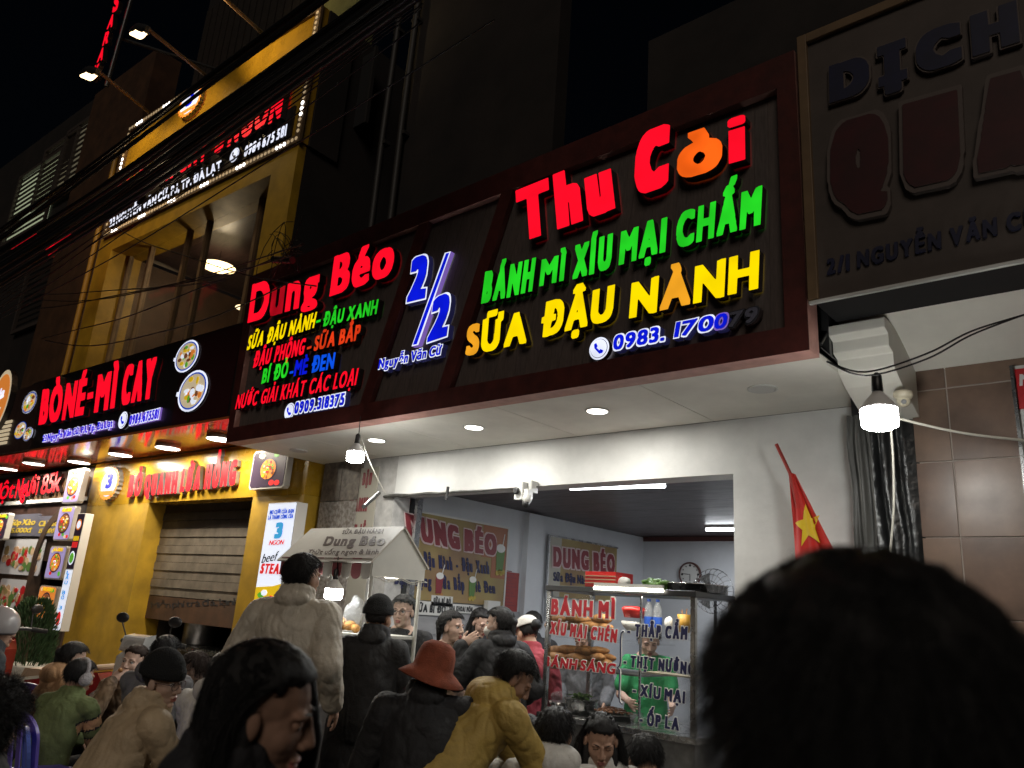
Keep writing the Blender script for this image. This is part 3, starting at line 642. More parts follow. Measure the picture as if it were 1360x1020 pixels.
a0, b1 = X1.px(669, 759); a1, b0 = X1.px(686, 809); t = thing('red_notice', 'tall red paper notice beside the large menu board', 'notice', (-6.09, a0, b0)); w = MB(X1); w.box(a0, a1, b0-.05, b1, .002, .008, 'notice_red'); w.build('sheet', t)
w = MB(X1)
for k in range(12): w.box(a0+.04, a1-.04-.05*(k % 3), b0+.03+k*.035, b0+.04+k*.035, .008, .009, 'print_maroon')
w.build('printed_lines', t)
for (p0, p1, s_, lab) in (((570, 790), (597, 806), 'SỮA BÍ ĐỎ', 'small white paper reading SỮA BÍ ĐỎ under the big menu'), ((546, 797), (590, 818), 'SỮA BÍ ĐỎ', 'wide white paper strip reading SỮA BÍ ĐỎ behind the young man in glasses'), ((591, 801), (626, 815), 'SỮA KHOAI MÔN', 'white paper strip reading SỮA KHOAI MÔN beside the strip for pumpkin milk'), ((627, 806), (650, 818), 'SỮA CHUA', 'pale paper slip low under the big menu'), ((640, 797), (655, 812), '', 'white paper tissue box fixed under the big menu')):
    a0, b1 = X1.px(*p0); a1, b0 = X1.px(*p1); t = thing('paper_notice', lab, 'notice', (-6.09, a0, b0)); w = MB(X1); w.box(a0, a1, b0, b1, .036, .04 if s_ else .1, 'paper'); w.build('sheet', t)
    if s_: h = b1-b0; text(X1, s_, (a0+.03, b0+h*.22), (a1-.03, b0+h*.22), (a0+.03, b0+h*.72), 'print_black', ab=True, parent=t, depth=.002, c=.0405, side='print_black', bold=(.07, .05), raster=30)
# banner on the marble pier and torn awning arm
Bn = YF(5.19); q0 = Bn.px(460, 624); q1 = Bn.px(494, 700); t = thing('vertical_banner', 'grey vertical banner with red words on the marble pier', 'banner', (q0[0], 5.19, q1[1]-.9)); w = MB(Bn); w.box(q0[0]+.03, q1[0]+.02, q1[1]-1.0, q0[1], .002, .012, 'menu_pale'); w.build('sheet', t)
text(Bn, 'SỮA ĐẬU', (465, 645), (493, 643), (467, 631), 'print_maroon', parent=t, depth=.004, c=.012, side='print_maroon', bold=(.08, .05)); text(Bn, 'NÀNH', (463, 679), (487, 678), (465, 663), 'print_maroon', parent=t, depth=.004, c=.012, side='print_maroon', bold=(.08, .05)); text(Bn, 'BÁN LẺ', (461, 712), (484, 711), (463, 698), 'print_maroon', parent=t, depth=.004, c=.012, side='print_maroon', bold=(.08, .05))
t = thing('folded_awning', 'torn grey plastic awning rolled along the beam with a dark metal arm', 'awning', (-6, 5.1, 2.6)); w = MB(); pts = []
for k in range(22): x = -6.2+k*.1; pts.append((x, 5.17, 2.585+.004*math.sin(k*1.3)))
w.tube(pts, [.012+.012*abs(math.sin(k*.7))*(1-k/24)**2-.0004*k for k in range(22)], 'grey_sheet', 8); w.build('rolled_sheet', t)
w = MB(); p = DP(483, 673, 6.5); q = DP(503, 655, 6.9); w.tube([tuple(p), tuple(q)], .02, 'dark_steel', 6); p = DP(536, 633, 6.9); w.tube([(p[0], 5.12, p[2]), (p[0]-.01, 5.12, p[2]-.12)], .014, 'dark_steel', 6); w.build('arm', t)
w = MB(); w.box(-6.12, -6.06, 5.43, 5.5, .1, 2.6, 'dark_steel'); w.box(-6.0, -5.96, 5.43, 5.5, .1, 2.6, 'steel'); tag(w.build('door_track'), 'dark vertical roller door track at the left edge of the opening', 'door track')
# ------------------------------------------------------------------ flag
t = thing('national_flag', 'red flag with a yellow star on a slim red pole before the white wall', 'flag', (-1.97, 4.9, 2.7))
F5 = YF(4.9); tp = F5.px(1031, 590); bt = (F5.px(1062, 690)[0]+.25, 1.0)
w = MB(F5); w.tube([(tp[0], tp[1], 0), (F5.px(1049, 628)[0], F5.px(1049, 628)[1], 0), (-1.62, 1.15, .0)], .012, 'red_pole', 8); w.build('pole', t)
w = MB(F5); tl = F5.px(1048, 627); bl = F5.px(1056, 760); tr = F5.px(1056, 630); br = F5.px(1130, 770); nu, nv = 26, 22; vs = []; fs = []; mm = []
st = F5.px(1074, 699); ang = [math.pi/2+.15+k*math.pi/5 for k in range(10)]; rad = [.155 if k % 2 == 0 else .062 for k in range(10)]
def wv(s_, t_): return -.02*math.sin(s_*10+t_*2.5)*(.25+t_)+.006*math.sin(s_*23+t_*6)
for j in range(nv+1):
    for i in range(nu+1):
        s_, t_ = i/nu, j/nv; L0 = lerp(tl, bl, t_); R0 = lerp(tr, br, t_**.85); p = lerp(L0, R0, s_); vs.append((p[0], p[1], wv(s_, t_)))
for j in range(nv): fs += [(j*(nu+1)+i, j*(nu+1)+i+1, (j+1)*(nu+1)+i+1, (j+1)*(nu+1)+i) for i in range(nu)]
w.add(vs, fs, 'flag_red', True); cl = w.build('cloth', t); md = cl.modifiers.new('solid', 'SOLIDIFY'); md.thickness = .003
w = MB(F5); stp = [(st[0]+.62*rad[k]*math.cos(ang[k]), st[1]+1.0*rad[k]*math.sin(ang[k])) for k in range(10)]; sv = []; sf = []; SR = 5
for q in range(SR+1):
    for k in range(20):
        a, b = stp[k//2], stp[(k//2+1) % 10]; e = lerp(a, b, (k % 2)/2); e = lerp(st, e, .92*q/SR); tt = (tl[1]-e[1])/(tl[1]-bl[1]); L0 = lerp(tl, bl, tt); R0 = lerp(tr, br, max(tt, 0)**.85); ss = (e[0]-L0[0])/(R0[0]-L0[0]); sv.append((e[0], e[1], wv(ss, tt)+.012))
for q in range(SR): sf += [(q*20+k, (q+1)*20+k, (q+1)*20+(k+1) % 20, q*20+(k+1) % 20) for k in range(20)]
w.add(sv, sf, 'flag_yellow', True); w.build('star', t)
# ------------------------------------------------------------------ right hand house
rb = thing('tiled_house', 'neighbouring house with brown tiled wall and white balcony slab at the right', 'building', (-.5, 4.9, 0))
w = MB(); w.box(-1.12, 3, 4.909, 5.1, .12, 3.3, 'grout'); w.build('wall_backing', rb)
xe = [-1.14, -.945, -.50, -.05, .4, .85, 1.3, 1.75]
zs = [.12+.35*k for k in range(8)]+[3.06]
zref = YF(4.9).px(1264, 612)[1]; zr = [zref-.43*k for k in range(5, -2, -1)]; zr = [z for z in zr if z < 3.2]+[3.2]
for i in range(len(xe)-1):
    for j in range(len(zr)-1):
        w = MB(); w.box(xe[i]+.004, xe[i+1]-.004, 4.9, 4.925, zr[j]+.004, zr[j+1]-.004, 'brown_tile' if (i+j) % 2 else 'brown_tile_b'); w.build('tile', rb, bevel=.0015)
w = MB()                                   # balcony: dark under-strip, curved white ceiling
w.box(-1.36, 3, 4.0, 4.32, 3.262, 3.4, 'void_black'); vs = []; fs = []
for i in range(9):
    a = i/8; vs += [(-1.36, 4.3+.64*a, 3.27-.2*a**1.6), (3, 4.3+.64*a, 3.27-.2*a**1.6)]
fs = [(2*i, 2*i+2, 2*i+3, 2*i+1) for i in range(8)]; w.add(vs, fs, 'soffit_paint', True); w.box(-1.36, 3, 4.32, 5, 3.3, 3.5, 'void_black'); w.build('balcony_slab', rb)
w = MB(Fr((0, 0, 0), (0, 1, 0), (0, 0, 1), (1, 0, 0)))     # moulded bracket, profile in depth and height
prof = [(4.30, 3.24), (4.30, 3.18), (4.36, 3.16), (4.36, 3.09), (4.43, 3.07), (4.43, 2.99), (4.55, 2.93), (4.92, 2.80), (4.92, 3.24)]
w.prism(prof, -1.40, -1.10, 'soffit_paint'); w.build('bracket', rb, bevel=.006)
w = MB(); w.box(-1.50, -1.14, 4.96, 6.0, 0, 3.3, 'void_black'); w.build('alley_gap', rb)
# plastic sheets in the gap
t = thing('plastic_sheets', 'grey and black plastic sheets hanging in the gap beside the white wall', 'plastic sheet', (-1.4, 4.9, .2))
def sheet(x0, x1, y, z0, z1, m, seed, name):
    w = MB(); vs = []; nu, nv = 10, 30
    for j in range(nv+1):
        for i in range(nu+1):
            s_, t_ = i/nu, j/nv; vs.append((x0+(x1-x0)*s_+.02*mnoise.noise(Vector((seed, t_*7, s_))), y+.035*mnoise.noise(Vector((s_*5, t_*3, seed)))+.02*math.sin(s_*14+seed+t_*3), z0+(z1-z0)*t_))
    w.add(vs, [(j*(nu+1)+i, j*(nu+1)+i+1, (j+1)*(nu+1)+i+1, (j+1)*(nu+1)+i) for j in range(nv) for i in range(nu)], m, True); w.build(name, t)
sheet(-1.51, -1.38, 4.92, .2, 2.86, 'grey_sheet', 1.3, 'grey_sheet'); sheet(-1.38, -1.13, 4.90, .2, 2.80, 'black_sheet', 4.2, 'black_sheet')
# beige sign of the right hand house
Rf = YF(3.97); t = thing('beige_signboard', 'unlit beige signboard with dark QUA and DỊCH letters at the upper right', 'sign', (-.5, 3.97, 3.25))
w = MB(Rf); w.box(-1.385, 1.2, 3.27, 4.98, -.06, 0, 'beige_board'); w.build('panel', t)
w = MB(Rf); w.box(-1.385, -1.33, 3.27, 4.98, .001, .03, 'beige_frame'); w.box(-1.33, 1.2, 4.92, 4.98, .001, .03, 'beige_frame'); w.build('frame', t, bevel=.004)
w = MB(Rf); w.box(-1.385, 1.2, 3.25, 3.268, -.008, .02, 'white_plastic'); w.build('bottom_trim', t, bevel=.004)
RK = dict(parent=t, letters=True, c=.002, side='pale_outline', halo='pale_outline')
text(Rf, 'DỊCH', (1104, 137), (1356, 55), (1103, 96), 'navy_letter', depth=.03, bold=(.13, .09), halo_w=.03, gap=.22, **RK)
text(Rf, 'QUAN', (1106, 272), (1520, 180), (1106, 177), 'dark_red_letter', depth=.04, bold=(.12, .06), halo_w=.045, gap=.16, **RK)
text(Rf, '2/1 NGUYỄN VĂN CỪ', (1099, 365), (1382, 298), (1099, 346), 'navy_letter', parent=t, depth=.012, c=.002, side='navy_letter', bold=(.06, .04), gap=.14, name='address_lettering')
q = [Rf.off(-.95).px(*p) for p in ((1340, 487), (1349, 755))]; t = thing('red_white_board', 'white framed board with a red heading block on the brown tiles at the right edge', 'sign', (q[0][0], 4.88, 2)); Rg = YF(4.87); a0, b1 = Rg.px(1341, 487); _, b0 = Rg.px(1350, 662); bm = Rg.px(1341, 545)[1]
w = MB(Rg); w.box(a0, a0+.6, b0, b1, -.028, 0, 'white_plastic'); w.box(a0+.02, a0+.6, bm, b1-.02, .001, .004, 'print_red'); w.build('panel', t); w = MB(Rg); w.box(a0, a0+.018, b0, b1, .001, .02, 'steel'); w.box(a0, a0+.6, b0-.018, b0, -.02, .02, 'steel'); w.build('frame', t)
text(Rg, 'N', (1354, 512), (1372, 510), (1354, 498), 'print_white', parent=t, depth=.003, c=.004, side='print_white')
w = MB(Rg); w.box(a0+.02, a0+.5, 1.0, b0-.03, -.028, .02, 'dark_steel'); tag(w.build('meter_box'), 'dark metal box under the red and white board at the right edge', 'box')
for pts, r, lab, m in (([(1098, 480), (1150, 494), (1230, 470), (1290, 440), (1360, 418)], .0045, 'pair of thick black cables crossing the white balcony ceiling', 'black_cable'), ([(1182, 556), (1186, 610), (1187, 670), (1184, 715), (1179, 765)], .006, 'pale cord hanging straight down below the large bulb', 'white_wire'), ([(1180, 552), (1230, 565), (1290, 577), (1362, 585)], .007, 'pale wire stretched right from the large bulb', 'white_wire'), ([(1205, 705), (1250, 709), (1300, 705), (1362, 696)], .007, 'black cable low across the brown tiles', 'black_cable'), ([(1235, 552), (1262, 545), (1300, 537), (1342, 539)], .004, 'thin dark wire along the top of the brown tiles', 'black_cable')):
    d = 4.0 if m == 'white_wire' else (3.55 if 'pair' in lab else 5.1); w = MB(); n = 1 if 'pair' not in lab else 2
    for k in range(n):
        P_ = [DP(x, y+k*7*math.sin(math.pi*i/(len(pts)-1)), min(d, 5.0) if i else d) for i, (x, y) in enumerate(pts)]
        Q = []
        for i in range(len(P_)-1):
            for s_ in range(6):
                tt = s_/6; p0, p1, p2, p3 = P_[max(i-1, 0)], P_[i], P_[i+1], P_[min(i+2, len(P_)-1)]; Q.append(tuple(.5*((2*p1)+(-p0+p2)*tt+(2*p0-5*p1+4*p2-p3)*tt**2+(-p0+3*p1-3*p2+p3)*tt**3)))
        Q.append(tuple(P_[-1])); w.tube(Q, r, m, 6)
    tag(w.build('cable' if m == 'black_cable' else 'wire'), lab, 'cable')

# ------------------------------------------------------------------ yellow house at the left
NA, NB, NU = NF(4.06), NF(5.0), NF(4.78)
def P4(fr, *pts, c=0): return [fr.px(x, y, c) for x, y in pts]
yh = thing('yellow_house', 'yellow painted restaurant house with steel shutter and tall glazed upper floor', 'building', tuple(NB.w(-3, 0)))
aR = NB.px(418, 612)[0]; aL = NB.px(112, 690)[0]; aS0 = NB.px(198, 668)[0]; aS1 = NB.px(337, 655)[0]; zl = NB.px(198, 668)[1]; zt = 3.28
aR = min(aR, .05)
w = MB(NB); w.box(aL, aS0, 0, zl, -.45, 0, 'yellow_paint'); w.build('yellow_column', yh)
w = MB(NB); w.box(aS1, aR, 0, zl, -.4, 0, 'yellow_paint'); w.build('yellow_column', yh)
w = MB(NB); w.box(aL, aR, zl+.002, zt, -.45, .002, 'yellow_gloss'); w.build('lintel', yh)
# soffit (glossy panels) and lower signboard
zs0 = NA.px(303, 556)[1]; aA0, aA1 = NA.px(0, 602)[0]-4, NA.px(303, 556)[0]; zA1 = NA.px(301, 434)[1]
for i in range(5):
    w = MB(NA); x0, x1 = aA1-.004-1.5*(i+1), aA1-.004-1.5*i; w.box(x0+.003, x1-.003, zs0, zs0+.03, -.93, -.001, 'orange_gloss'); w.build('soffit_panel', yh)
w = MB(NA); w.box(aA0, aA1-7.52, zs0, zs0+.03, -.93, -.001, 'orange_gloss'); w.build('soffit_panel', yh)
sg = thing('noodle_signboard', 'dark signboard with lit red BÒ NÉ MÌ CAY lettering on the yellow house', 'sign', tuple(NA.w(-3, zs0)))
aM = NA.px(66, 502)[0]; w = MB(NA); w.box(NA.px(42, 515)[0], aA1, zs0+.034, zA1, -.7, 0, 'near_black_board'); w.build('board', sg, bevel=.005)
w = MB(NA); w.box(NA.px(236, 520)[0], aA1-.03, zs0+.03, zA1-.03, .001, .004, 'maroon_board'); w.build('maroon_field', sg)
w = MB(NA); w.box(aA1+.001, aA1+.006, zs0, zA1, -.7, -.01, 'orange_gloss'); w.build('end_panel', sg)
def TA(fr, par, body, bl, br, tl, face, **k):
    kk = dict(parent=par, letters=True, depth=.07, c=.005, side='letter_side'); kk.update(k); return text(fr, body, bl, br, tl, face, **kk)
TA(NA, sg, 'BÒ', (58, 564), (87, 557), (63, 522), 'lit_red', bold=(.075, .05), gap=.06); TA(NA, sg, 'NÉ', (89, 557), (118, 550), (95, 514), 'lit_red', bold=(.075, .05), gap=.06)
TA(NA, sg, '-', (122, 540), (130, 538), (125, 505), 'lit_red', bold=(.05, .05)); TA(NA, sg, 'MÌ', (132, 547), (160, 540), (137, 503), 'lit_red', bold=(.075, .05), gap=.06); TA(NA, sg, 'CAY', (167, 538), (210, 528), (173, 491), 'lit_red', bold=(.075, .05), gap=.06)
def TW(fr, par, body, bl, br, tl, **k):
    kk = dict(parent=par, depth=.03, c=.005, halo='lit_white', side='lit_violet', halo_w=.1, bold=(.04, .03), gap=.12, raster=40); kk.update(k); return text(fr, body, bl, br, tl, 'lit_blue', **kk)
TW(NA, sg, '23 Nguyễn Văn Cừ, P.1, Tp. Đà Lạt', (59, 587), (152, 567), (60, 579)); phone(168, 559, 5, NA, sg, .005); TW(NA, sg, '0984.675581', (174, 565), (213, 556), (176, 553))
def bowl(fr, par, bx, by, rx, ry, seed=0, rim='lit_white', glow=True):
    rnd = random.Random(seed); a, b = fr.px(bx, by); r = abs(fr.px(bx+rx, by)[0]-a); q = abs(fr.px(bx, by-ry)[1]-b); w = MB(fr); D_ = lambda k, n=24: poly_disc(a, b, r*k, n, q*k)
    w.prism(D_(1.0), .005, .03, rim, 'dead_grey'); w.prism(D_(.9), .03, .032, 'box_blue'); w.prism(D_(.82), .032, .034, 'box_cream'); w.prism([(a-r*1.15, b+q*.1), (a-r*.95, b+q*.1), (a-r*.95, b-q*.1), (a-r*1.15, b-q*.1)], .005, .028, rim)
    for k in range(26):
        an, d = rnd.random()*6.3, rnd.random()**.5*.65; w.prism(poly_disc(a+r*d*math.cos(an), b+q*d*math.sin(an), r*rnd.uniform(.07, .2), 7, q*rnd.uniform(.07, .2), rnd.random()), .034, .036+k*.0003, rnd.choice(['box_green', 'box_orange', 'box_cream', 'box_white', 'box_brown', 'print_yellow']))
    return w.build('bowl_picture', par)
bowl(NA, sg, 251, 474, 15, 20, 1); bowl(NA, sg, 259, 520, 19, 26, 2); bowl(NA, sg, 42, 535, 9, 14, 3); bowl(NA, sg, 30, 572, 8, 12, 4, 'dead_grey'); bowl(NA, sg, 40, 577, 6, 9, 5)
# lamps under that soffit
def round_lamp():
    t = thing('soffit_lamp', 'x', 'ceiling lamp', (0, 0, 0), 'round surface lamps under the orange soffit'); w = MB(); w.lathe((0, 0, -.045), [(.001, 0), (.15, 0), (.155, .004), (.155, .045)], 'lamp_rim', 28, ms=['lamp_face', 'lamp_rim', 'lamp_rim', 'lamp_rim']); w.build('lamp_housing', t)
    area_light('lamp_beam', (0, 0, -.06), 34, .26, (1, .9, .72), t); return t
lamp_px = [((292, 582), 'soffit lamp nearest the long signboard, over the food picture'), ((223, 594), 'soffit lamp above the start of the red lettering on the lintel'), ((160, 603), 'soffit lamp just right of the yellow column top'), ((105, 613), 'soffit lamp above the tall narrow picture boxes'), ((45, 615), 'soffit lamp above the script lettering of the brown shop'), ((10, 622), 'leftmost soffit lamp at the picture edge')]
L0 = None
for (x, y), lb in lamp_px:
    a, b = ZF(zs0-.03).px(x, y); L0 = round_lamp() if L0 is None else copy_tree(L0); L0.location = (a, b, zs0-.001); L0['label'] = lb
# lettering on lintel: red channel letters
TL_ = dict(depth=.05, c=.01, side='letter_side_grey', bold=(.08, .05), gap=.12)
l1 = thing('lintel_sign', 'red raised BỎ QUANH LỬA HỒNG letters with round badge on the yellow lintel', 'sign', tuple(NB.w(-3, 2.9)))
TA(NB, l1, 'BỎ', (173, 660), (191, 657), (177, 634), 'lit_red', **TL_); TA(NB, l1, 'QUANH', (195, 658), (239, 654), (198, 633), 'lit_red', **TL_); TA(NB, l1, 'LỬA', (243, 653), (269, 649), (247, 626), 'lit_red', **TL_); TA(NB, l1, 'HỒNG', (275, 649), (317, 643), (279, 620), 'lit_red', **TL_)
def badge(fr, par, bx, by, rx, ry, c=.01):
    a, b = fr.px(bx, by); r = abs(fr.px(bx+rx, by)[0]-a); q = abs(fr.px(bx, by-ry)[1]-b); w = MB(fr); pts = []
    for k in range(48): an = 2*math.pi*k/48; m_ = 1 if k % 2 else .9; pts.append((a+r*m_*math.cos(an), b+q*m_*math.sin(an)))
    w.prism(pts, c, c+.07, 'box_orange', 'letter_side_grey'); w.prism(poly_disc(a, b, r*.78, 24, q*.78), c+.07, c+.073, 'lit_white'); w.prism([(a-r*.6, b-q*.45), (a+r*.6, b-q*.45), (a+r*.5, b-q*.7), (a-r*.5, b-q*.7)], c+.073, c+.076, 'box_orange'); w.build('round_badge', par)
    text(fr, '3', (a-r*.25, b-q*.25), (a+r*.28, b-q*.25), (a-r*.25, b+q*.5), 'lit_blue', ab=True, parent=par, c=c+.073, depth=.005, side='lit_blue', bold=(.08, .05))
badge(NB, l1, 152, 643, 13, 22)
def food_box(fr, pts, label, bg, seed, c=.02, d=.08, price=None, cap_='box_lilac', name='picture_lightbox', edge='box_edge', group=None):
    rnd = random.Random(seed); q = [fr.px(x, y, c+d) for x, y in pts]; (a0, b1), (a1, _), (a2, b0) = q[0], q[1], q[2]; a0, a1 = min(a0, a1), max(a0, a1)
    t = thing(name, label, 'light box', tuple(fr.w(a0, b0, c)), group); w = MB(fr); w.box(a0, a1, b0, b1, c, c+d, edge, .03); w.build('case', t, bevel=.004)
    w = MB(fr); e = .02; W_, H_ = a1-a0, b1-b0; c1 = c+d; w.box(a0+e, a1-e, b0+e, b1-e, c1+.001, c1+.004, bg, .03)
    cx, cyy = (a0+a1)/2, b0+H_*.5; r = min(W_*.42, H_*.36); q_ = min(H_*.3, r*1.1); w.prism(poly_disc(cx, cyy, r, 22, q_), c1+.004, c1+.006, 'box_dark'); w.prism(poly_disc(cx, cyy, r*.88, 22, q_*.86), c1+.006, c1+.008, 'box_orange' if seed % 2 else 'box_brown')
    for k in range(34):
        an, dd = rnd.random()*6.3, rnd.random()**.5*.72; w.prism(poly_disc(cx+r*dd*math.cos(an), cyy+q_*dd*math.sin(an), r*rnd.uniform(.06, .2), 6, q_*rnd.uniform(.06, .16), rnd.random()), c1+.008, c1+.009+k*.0002, rnd.choice(['box_green', 'box_orange', 'box_cream', 'box_red', 'box_brown', 'print_yellow', 'box_white']))
    for k in range(5): w.prism(poly_disc(a0+W_*rnd.uniform(.12, .88), b0+H_*rnd.choice([rnd.uniform(.1, .2), rnd.uniform(.8, .9)]), W_*.08, 7, W_*.05), c1+.004, c1+.0055, rnd.choice(['box_green', 'box_cream', 'box_red']))
    w.build('printed_food', t)
    if price: text(fr, price, (a0+W_*.2, b0+H_*.84), (a0+W_*.8, b0+H_*.84), (a0+W_*.2, b0+H_*.94), 'print_yellow', ab=True, parent=t, c=c1+.005, depth=.004, side='print_yellow', bold=(.08, .06), raster=26, name='price')
    return t
food_box(NB, [(338, 600), (384, 596), (384, 647)], 'picture light box of a noodle bowl at the right end of the yellow lintel', 'box_dark', 11, price=None)
# tall white light box: panel in front of the right yellow column
NS = NF(4.72); q = P4(NS, (357, 668), (395, 668), (333, 822)); a0, a1, b1, b0 = q[0][0], q[1][0], q[0][1], q[2][1]-.35
t = thing('steak_lightbox', 'tall white light box with beef steak lettering beside the steel shutter', 'light box', tuple(NS.w(a0, b0)))
w = MB(NS); w.box(a0, a1, b0, b1, -.14, 0, 'box_edge'); w.build('case', t, bevel=.006)
w = MB(NS); w.box(a0+.012, a1-.012, b0+.012, b1-.012, .001, .004, 'box_white'); yb = NS.px(345, 780)[1]; w.prism([(a0+.012, b0+.012), (a1-.012, b0+.012), (a1-.012, yb+.06), (a0+.3, yb+.02), (a0+.012, yb)], .004, .006, 'print_yellow')
rnd = random.Random(5)
for k in range(60): w.prism(poly_disc(a0+.05+rnd.random()*(a1-a0-.1), yb-.05-rnd.random()*.55, rnd.uniform(.02, .06), 7, rnd.uniform(.02, .04), rnd.random()*3), .006, .007+k*.0001, rnd.choice(['box_orange', 'box_green', 'box_red', 'box_white', 'box_brown']))
w.build('printed_face', t)
SB_ = dict(parent=t, c=.004, depth=.003, raster=36)
text(NS, 'NỤ CƯỜI CỦA BẠN', (358, 683), (390, 681), (359, 678), 'box_blue', side='box_blue', **SB_); text(NS, 'LÀ THÀNH CÔNG CỦA', (356, 690), (389, 688), (357, 685), 'box_blue', side='box_blue', **SB_)
text(NS, '3', (364, 714), (374, 713), (367, 696), 'box_cyan', side='box_blue', bold=(.1, .07), **SB_); text(NS, 'NGON', (357, 724), (376, 723), (359, 718), 'box_red', side='box_red', bold=(.02, .01), **SB_)
text(NS, 'STEAK', (345, 761), (377, 762), (348, 749), 'box_red', side='box_red', bold=(.08, .05), **SB_)
text(NS, 'beef', (347, 748), (367, 744), (351, 736), 'print_black', side='print_black', bold=(.01, .01), **SB_)
# shutter with slats and kitchen shelf behind
NC = NF(5.25); z0s = NC.px(200, 790)[1]; sh_ = thing('roller_shutter', 'half closed steel roller shutter between the yellow columns', 'shutter', tuple(NC.w((aS0+aS1)/2, z0s)))
zz = z0s; k = 0
while zz < zl+.15:
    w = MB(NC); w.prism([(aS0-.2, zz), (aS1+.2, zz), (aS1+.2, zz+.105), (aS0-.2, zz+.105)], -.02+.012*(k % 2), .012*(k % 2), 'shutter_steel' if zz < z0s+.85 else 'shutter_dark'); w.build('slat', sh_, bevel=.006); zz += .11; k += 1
w = MB(NC); w.box(aS0-.2, aS1+.2, z0s-.3, z0s-.01, -.05, .0, 'brown_wall'); w.build('bottom_rail', sh_)
text(NC, 'Miễn phí trà đá, lạnh', (200, 808), (318, 803), (200, 800), 'print_black', parent=sh_, c=.001, depth=.002, side='print_black', bold=(.01, .01), raster=30)
kt = thing('kitchen_niche', 'dark kitchen niche with worktop under the half closed shutter', 'kitchen', tuple(NC.w(-3, 0)))
w = MB(NC); w.box(aS0-.3, aS1+.3, 0, zl+.2, -1.4, -1.3, 'brown_wall'); w.box(aS0-.4, aS0-.02, 0, z0s, -1.3, -.01, 'beige_board'); w.box(aS1+.02, aS1+.4, 0, z0s, -1.3, -.01, 'brown_wall'); w.build('niche_walls', kt)
w = MB(NC); w.box(aS0, aS1, .78, .84, -1.3, -.1, 'steel'); w.box(aS0, aS1, 0, .78, -1.2, -.2, 'dark_steel'); w.build('worktop', kt); w = MB(NC); p_ = NC.px(177, 820); w.box(p_[0]-.05, p_[0]+.05, p_[1]-.08, p_[1]+.08, .0, .01, 'white_plastic'); 
NK = NC.off(-.5); p_ = NK.px(265, 855); w = MB(); c_ = NK.w(p_[0], .84); w.lathe(tuple(c_), [(.22, 0), (.23, .02), (.23, .5), (.24, .51)], 'dull_steel', 28); w.lathe(tuple(c_+[0, 0, .51]), [(.24, 0), (.2, .03), (.02, .05)], 'steel', 24); tag(w.build('stock_pot', origin=c_), 'large dark steel stock pot on the kitchen worktop', 'pot')
p_ = NK.px(225, 828); w = MB(); c_ = NK.w(p_[0], p_[1]); w.lathe(tuple(c_), [(.01, -.03), (.13, -.02), (.19, .04)], 'dark_steel', 24, ax=(.5, -.8, .2)); w.tube([tuple(c_+[.1, -.02, -.1]), tuple(c_+[.2, -.05, -.45])], .015, 'dark_plastic', 6); tag(w.build('frying_pan', origin=c_), 'black frying pan standing tilted beside the pot', 'pan')
# ---------- upper floor: yellow frame, glazing, upper sign
zU0 = NU.px(136, 318)[1]; zU1 = NU.px(154, 185)[1]; aU0 = NU.px(140, 318)[0]; aU1 = NU.px(397, 200)[0]; aPR = NU.px(379, 300)[0]
aC0 = NU.px(132, 328)[0]
aWl = NU.px(148, 332)[0]; dW = min(np.linspace(.2, 1.5, 60), key=lambda d: abs(NU.px(142, 480, -d)[0]-aWl)); NW = NU.off(-dW); aWr = NU.px(348, 300)[0]; zw0 = zs0+.5; zw1 = NU.px(148, 332)[1]
w = MB(NU); w.box(aC0, aWl, zs0+.04, zU0, -dW-.2, 0, 'yellow_paint'); w.build('yellow_pilaster', yh)
w = MB(NU); w.box(aWr, aPR, zs0+.04, zU0, -.12, 0, 'yellow_paint'); w.build('yellow_pilaster', yh); w = MB(NU); w.box(aWr+.02, aPR, zs0+.04, zU1, -dW-1.5, -.121, 'night_wall'); w.build('party_wall', yh); w = MB(NU); w.box(aPR, aU1+.02, zU0-.01, zU1, -.6, -.13, 'night_wall'); w.build('party_wall', yh)
w = MB(NU); w.box(aWl, aWr, zw1, zU0, -dW-.2, -.002, 'yellow_paint'); w.build('yellow_beam', yh)
w = MB(NU); w.box(aWl, aWr, zs0+.04, zw0-.3, -dW-.05, -dW+.1, 'brown_wall'); w.build('sill_wall', yh)
w = MB(NU); w.box(aWl-.1, aWr+.1, zs0, zw1+.1, -3.2, -3.1, 'curtain'); w.box(aWl-.1, aWl, zs0, zw1, -3.1, -dW-.2, 'brown_wall'); w.box(aWr, aWr+.1, zs0, zw1, -3.1, -dW-.2, 'brown_wall'); w.box(aWl-.1, aWr+.1, zw1+.1, zw1+.2, -3.2, -dW-.2, 'dark_ceiling'); w.box(aWl, aWr, zs0+.1, zs0+.2, -3.1, -dW-.2, 'dark_wood'); w.build('dining_room', yh)
nmu = [aWl+.03]+[NW.px(*p)[0] for p in ((186, 408), (234, 402), (260, 395), (331, 370))]+[aWr-.03]
for i, x in enumerate(nmu):
    w = MB(NW); w.box(x-.035, x+.035, zs0+.3, zw1, -.04, .04, 'beige_frame'); w.build('window_mullion', yh)
for i in range(len(nmu)-1):
    w = MB(NW); w.box(nmu[i]+.037, nmu[i+1]-.037, zs0+.3, zw1, -.006, 0, 'dark_glass'); w.build('pane', yh)
w = MB(NW); w.box(aWl, aWr, zw0-.1, zw0-.04, -.03, .035, 'beige_frame'); w.build('transom', yh)
